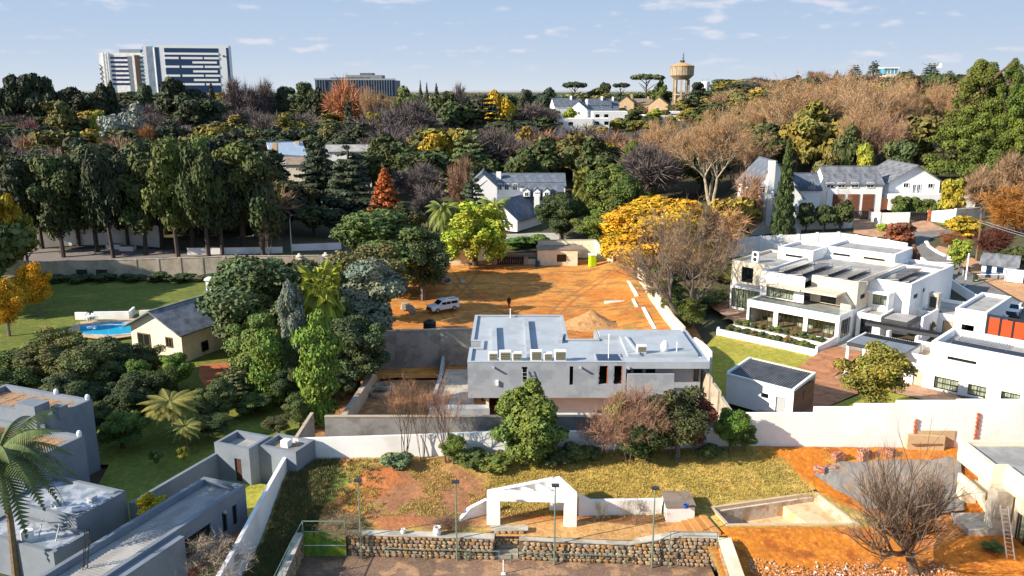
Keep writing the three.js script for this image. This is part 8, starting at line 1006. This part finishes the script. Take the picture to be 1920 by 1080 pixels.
// hedge row in front of the white garden wall
const fy = (x, z) => ({ y: fpH(x, z) });
const putF = (kind, hex, label, group, x, z, h, r) => put(kind, hex, label, group, { y: fpH(x, z) - 0.1, ...(kind === 'bareNear' ? { turn: 2.6 } : {}) }, x, z, h, r);
putF('coneNear', '#5a6a28', 'large dense cone-shaped green tree before the grey house', _, 1.45, -64.8, 10.38 - 3.2, 3.1); putF('thin', '#8a6a50', 'upright bare twiggy tree, left of three before the wall', 'bare upright trees by the white wall', -9.12, -65.4, 10.73 - 2.9, 1.7); putF('thin', '#7d6650', 'upright bare twiggy tree, middle of three before the wall', 'bare upright trees by the white wall', -7.66, -65.4, 9.69 - 2.9, 1.3); putF('thin', '#94705a', 'upright bare twiggy tree, right of three before the wall', 'bare upright trees by the white wall', -5.55, -65.2, 10.52 - 2.9, 1.9);
putF('openNear', '#5a6a28', 'green shrub at the foot of the bare upright trees', _, -4.99, -64.9, 2.7, 1.1); putF('shrub', '#6b7a50', 'grey-green low shrub at the foot of the left bare tree', _, -9.72, -64.6, 1.5, 1.4); putF('scrub', '#8d6d58', 'large brown bare bush with fine twigs', _, 9.91, -64.6, 9.76 - 3.3, 3.4); putF('scrub', '#86685a', 'bare bush left of the large brown one', _, 7.5, -65.2, 7.63 - 3.3, 1.8); putF('openNear', '#4a4a24', 'dark bush with reddish leaves at the end of the row', _, 14, -64.8, 9.63 - 3.4, 2.9); putF('openNear', '#6a3c2c', 'reddish leaf crown among the dark bush', _, 15.44, -65.2, 8.58 - 3.6, 1.6); putF('broadNear', '#3c4a1e', 'dark green bush under the large bare bush', _, 11.45, -64.4, 7.72 - 3.4, 2.5); putF('openNear', '#4f6a22', 'fresh green shrub against the tall white wall', _, 18.55, -65.3, 7.64 - 3.7, 1.5); putF('openNear', '#53642a', 'green shrub beside the fresh green one', _, 19.93, -65.4, 6.34 - 3.8, 0.9); putF('openNear', '#7a7a30', 'yellowish bush left of the large bare bush', _, 9.34, -65.4, 8.65 - 3.3, 1.5);
[[890, 64.6, 1.5, 1.5], [930, 64.2, 1.3, 1.6], [1040, 64.6, 1.4, 1.5], [1075, 64.9, 1.6, 1.2], [1105, 65, 1.3, 1.2], [1330, 64.9, 1.2, 1.2]].forEach(([px, D, h, r], i) => { const x = (px - 960) * (D * 0.973 + 31 * 0.232) / 1550; putF('shrub', ['#4a5826', '#5f6a2a', '#4a5428', '#57602e', '#4f5a2a', '#5c6630'][i], 'low wild bush ' + ['left of the cone-shaped tree', 'at the left foot of the cone-shaped tree', 'at the right foot of the cone-shaped tree', 'right of the cone-shaped tree by the wall', 'at the left edge of the bare bush', 'below the reddish bush'][i], 'low bushes along the white wall', x, -D, h, r); });
putF('bareNear', '#8a7a6a', 'wide bare tree on the orange soil at the lower right', _, 27.9,-51.06, 11.22 - 1.4, 5.2); putF('stick', '#6b5a4a', 'small leafless tree before the terrace wall', _, 9.35,-57.4, 2.6, 1.25); putF('stick', '#6d6a48', 'small thin shrub beside the pergola right post', _, 6.85,-57.73, 1.9, 0.8); putF('scrub', '#7a6048', 'dead twiggy bush behind the stone wall', _, -4.93,-56.69, 1.0, 1.2); putF('scrub', '#86765a', 'dry dead brush above the practice board', _, -12.85,-56.32, 0.9, 1.8);
putF('openNear', '#5a6a34', 'spiky agave-like plant near the cream house pier', _, 34.77,-53.73, 0.7, 0.8);
put('palmFeather', '#4d5a2c', 'tall feather palm cut by the left frame edge', _, { y: 0.8, turn: 1 }, -33.98,-50.48, 11.59 + 1.0, 4.1); put('stick', '#9a8a76', 'pale leafless branches of a small tree at the bottom edge', _, { y: 1.3 }, -20.72,-49.73, 3.6, 3.2); put('stick', '#94846f', 'second pale leafless small tree beside the stump', _, { y: 1.3 }, -20.21,-51.4, 2.6, 1.7);
put('openNear', '#75702c', 'round olive garden tree behind the tall white wall', _, { y: 2.6 }, 35.21, -76, 10.2 - 2.6, 3.3);
{ // planter shrubs below the villa
  let n = 0; for (const [z, y] of [[3.3, 3.7], [1.1, 4.1]]) for (let k = 0; k < 11; k++) { const [x, zz] = vw(-12.6 + k * 1.1, z); put('shrub', ['#4b5a28', '#5c6a2c', '#3f4e24', '#6d6034'][k % 4], z > 2 ? 'low shrub in the lower planter of the villa' : 'low shrub in the upper planter of the villa', 'planter shrubs of the villa', { y }, x, zz, 0.55 + 0.35 * hash(k, z), 0.5 + 0.2 * hash(z, k)); } }
{ const [x, z] = vw(7.3, -9.2); put('openNear', '#7c6a3c', 'small tree in the planted court beside the statue', _, { y: 3.9 }, x, z, 2.6, 0.9); }
// ---------- the wood: individual trees that look alike ----------
{ const r = mulberry(2024), pyOf = (y, D) => 170 + 1550 * (34 - y) / (D * 1.0) * 0.99;
  const kinds = { L: [['broad', DK, 30], ['broad', DG, 16], ['open', OL, 12], ['fuzzy', PU, 18], ['fuzzy', BR, 8], ['open', '#756a26', 6], ['cedar', CE, 6], ['pine', DG, 6]], C: [['fuzzy', PU, 34], ['fuzzy', '#7a5f4c', 20], ['broad', DG, 18], ['open', OL, 14], ['broad', DK, 8], ['open', '#94801f', 5]], R: [['plane', BP, 22], ['fuzzy', BR, 10], ['broad', DG, 24], ['open', OL, 20], ['open', '#756a2c', 5], ['broad', DK, 10]] };
  const word = { broad: 'dark evergreen', open: 'olive-toned leafy', fuzzy: 'leafless brown', cedar: 'tiered cedar', pine: 'dark pine', plane: 'pale-stemmed leafless' };
  for (let D = 168; D < 470;) {
    const near = D < 290, sp = near ? 12.5 : 18; for (let x = -0.70 * D; x < 0.70 * D; x += sp) {
      const xx = x + (r() - 0.5) * sp * 0.8, dd = D + (r() - 0.5) * sp * 0.7, t = xx / dd; let h = 7.5 + 5 * r(), rad = sp * (0.46 + 0.18 * r()); if (dd < 300) { h = t < 0.24 ? 10.5 + 6 * r() : 12 + 6 * r(); if (t < 0.24) h = Math.min(h, 34 - dd * (0.036 + 0.02 * r()) - terr(xx, -dd)); }
      if (dd < 205 && xx > -22 && xx < 22) continue; if (dd < 182 && xx > 22) continue; if (dd < 168 && xx < -5) continue; if (dd < 212 && t > -0.29 && t < -0.09) continue; if (dd > 195 && dd < 238 && t > -0.32 && t < -0.16) continue;
      if (dd > 318 && dd < 462 && t > 0.035 && t < 0.24) continue; if (dd > 240 && t > 0.035 && t < 0.24) h = Math.min(h, 33 - terr(xx, -dd) - dd * 0.052); if (dd > 195 && dd < 330 && t > 0.46 && t < 0.5) h *= 0.6;
      if (h < 3) continue; const top = terr(xx, -dd) + h; { const lim = t < -0.16 ? 35 + 5 * r() : 33 + 2 * r(); if (dd > 300 && t < 0.24 && top > lim) h -= top - lim; } if (t >= 0.24 && dd > 230) h = Math.min(h, 34 + dd * 0.010 + 4 * r() - terr(xx, -dd)); if (h < 4) continue;
      const zone = t < -0.06 ? 'L' : t < 0.17 ? 'C' : 'R', K = zone === 'R' && dd > 290 ? kinds.L : kinds[zone]; let q = r() * K.reduce((s, k) => s + k[2], 0), i = 0; while ((q -= K[i][2]) > 0) i++; const [kind, hex] = K[i];
      const band = dd < 215 ? 'in the lowest rows' : dd < 270 ? 'half way up' : dd < 360 ? 'high up' : 'near the skyline', spot = t < -0.47 ? 'at the left frame edge' : t < -0.3 ? 'below the office tower' : t < -0.17 ? 'below the low office block' : t < -0.06 ? 'beside the grey-purple bare trees' : t < 0.06 ? 'above the slate mansion' : t < 0.17 ? 'below the white hill houses' : t < 0.3 ? 'right of the hill houses' : t < 0.45 ? 'above the gabled houses' : 'behind the great conifer';
      put(kind, hex, word[kind] + ' tree ' + band + ' ' + spot, word[kind] + ' trees of the wood', {}, xx, -dd, h, rad);
    } D += sp * 0.9;
  }
  for (let i = 0; i < 110; i++) { const d = lerp(322, 455, r()), t = lerp(0.04, 0.235, r()), x = t * d; const k = r(); put(k < 0.5 ? 'shrub' : 'open', ['#4a5426', '#6b6630', '#3f4a24', '#8a7c2c', '#6a5a3c'][i % 5], ['dark green', 'olive', 'deep green', 'yellowish', 'brown'][i % 5] + ' small garden tree ' + (t < 0.1 ? 'around the blue slate roofs' : t < 0.16 ? 'below the tan gables' : 'below the water tower') + (d < 390 ? ', lower slope' : ', upper slope'), 'small trees among the hill houses', {}, x, -d, 2.4 + 2.6 * r(), 2 + 2.2 * r()); }
  for (let i = 0; i < 14; i++) { const d = lerp(112, 178, r()), x = d * 0.66 + 6 + 26 * r(); put(['broad', 'fuzzy', 'open'][i % 3], [DG, BR, OL][i % 3], ['dark', 'leafless', 'olive'][i % 3] + ' tree beyond the guard house at the right frame edge', 'trees beyond the guard house', {}, x, -d, 6 + 6 * r(), 3.5 + 2 * r()); }
  // the farthest wood reads as one mass
  const q = leaves(77, broadLobes(6, 10, 1, 10, 4), 700, 1.3), im = new THREE.InstancedMesh(q, leafMat('#6b7350'), 1500), o = new THREE.Object3D(), c = new THREE.Color(); let n = 0;
  for (let i = 0; i < 9000 && n < 1500; i++) { const d = 465 + Math.pow(r(), 1.4) * 700, x = (r() - 0.5) * 1.45 * d; if (d < 640 && x / d > -0.56 && x / d < -0.33 && d > 600) continue; const y = terr(x, -d); let h = 7 + 6 * r(); h = Math.min(h, (x / d < 0.24 ? 33.5 : 34 + d * 0.012 + 2 * r()) - y); if (h < 3) continue; o.position.set(x, y - 0.5, -d); o.rotation.y = r() * 6.28; o.scale.set(1 + 0.8 * r(), h / 10, 1 + 0.8 * r()); o.updateMatrix(); im.setMatrixAt(n, o.matrix); const k = r(); im.setColorAt(n++, k < 0.5 ? c.setRGB(0.5, 0.62, 0.55) : k < 0.8 ? c.setRGB(0.9, 0.8, 0.6) : c.setRGB(1.1, 0.85, 0.7)); }
  im.count = n; im.name = 'distant_wood'; scene.add(im); tag(im, 'far wood along the horizon', 'wood'); stuff(im);
}

renderer.render(scene, camera);
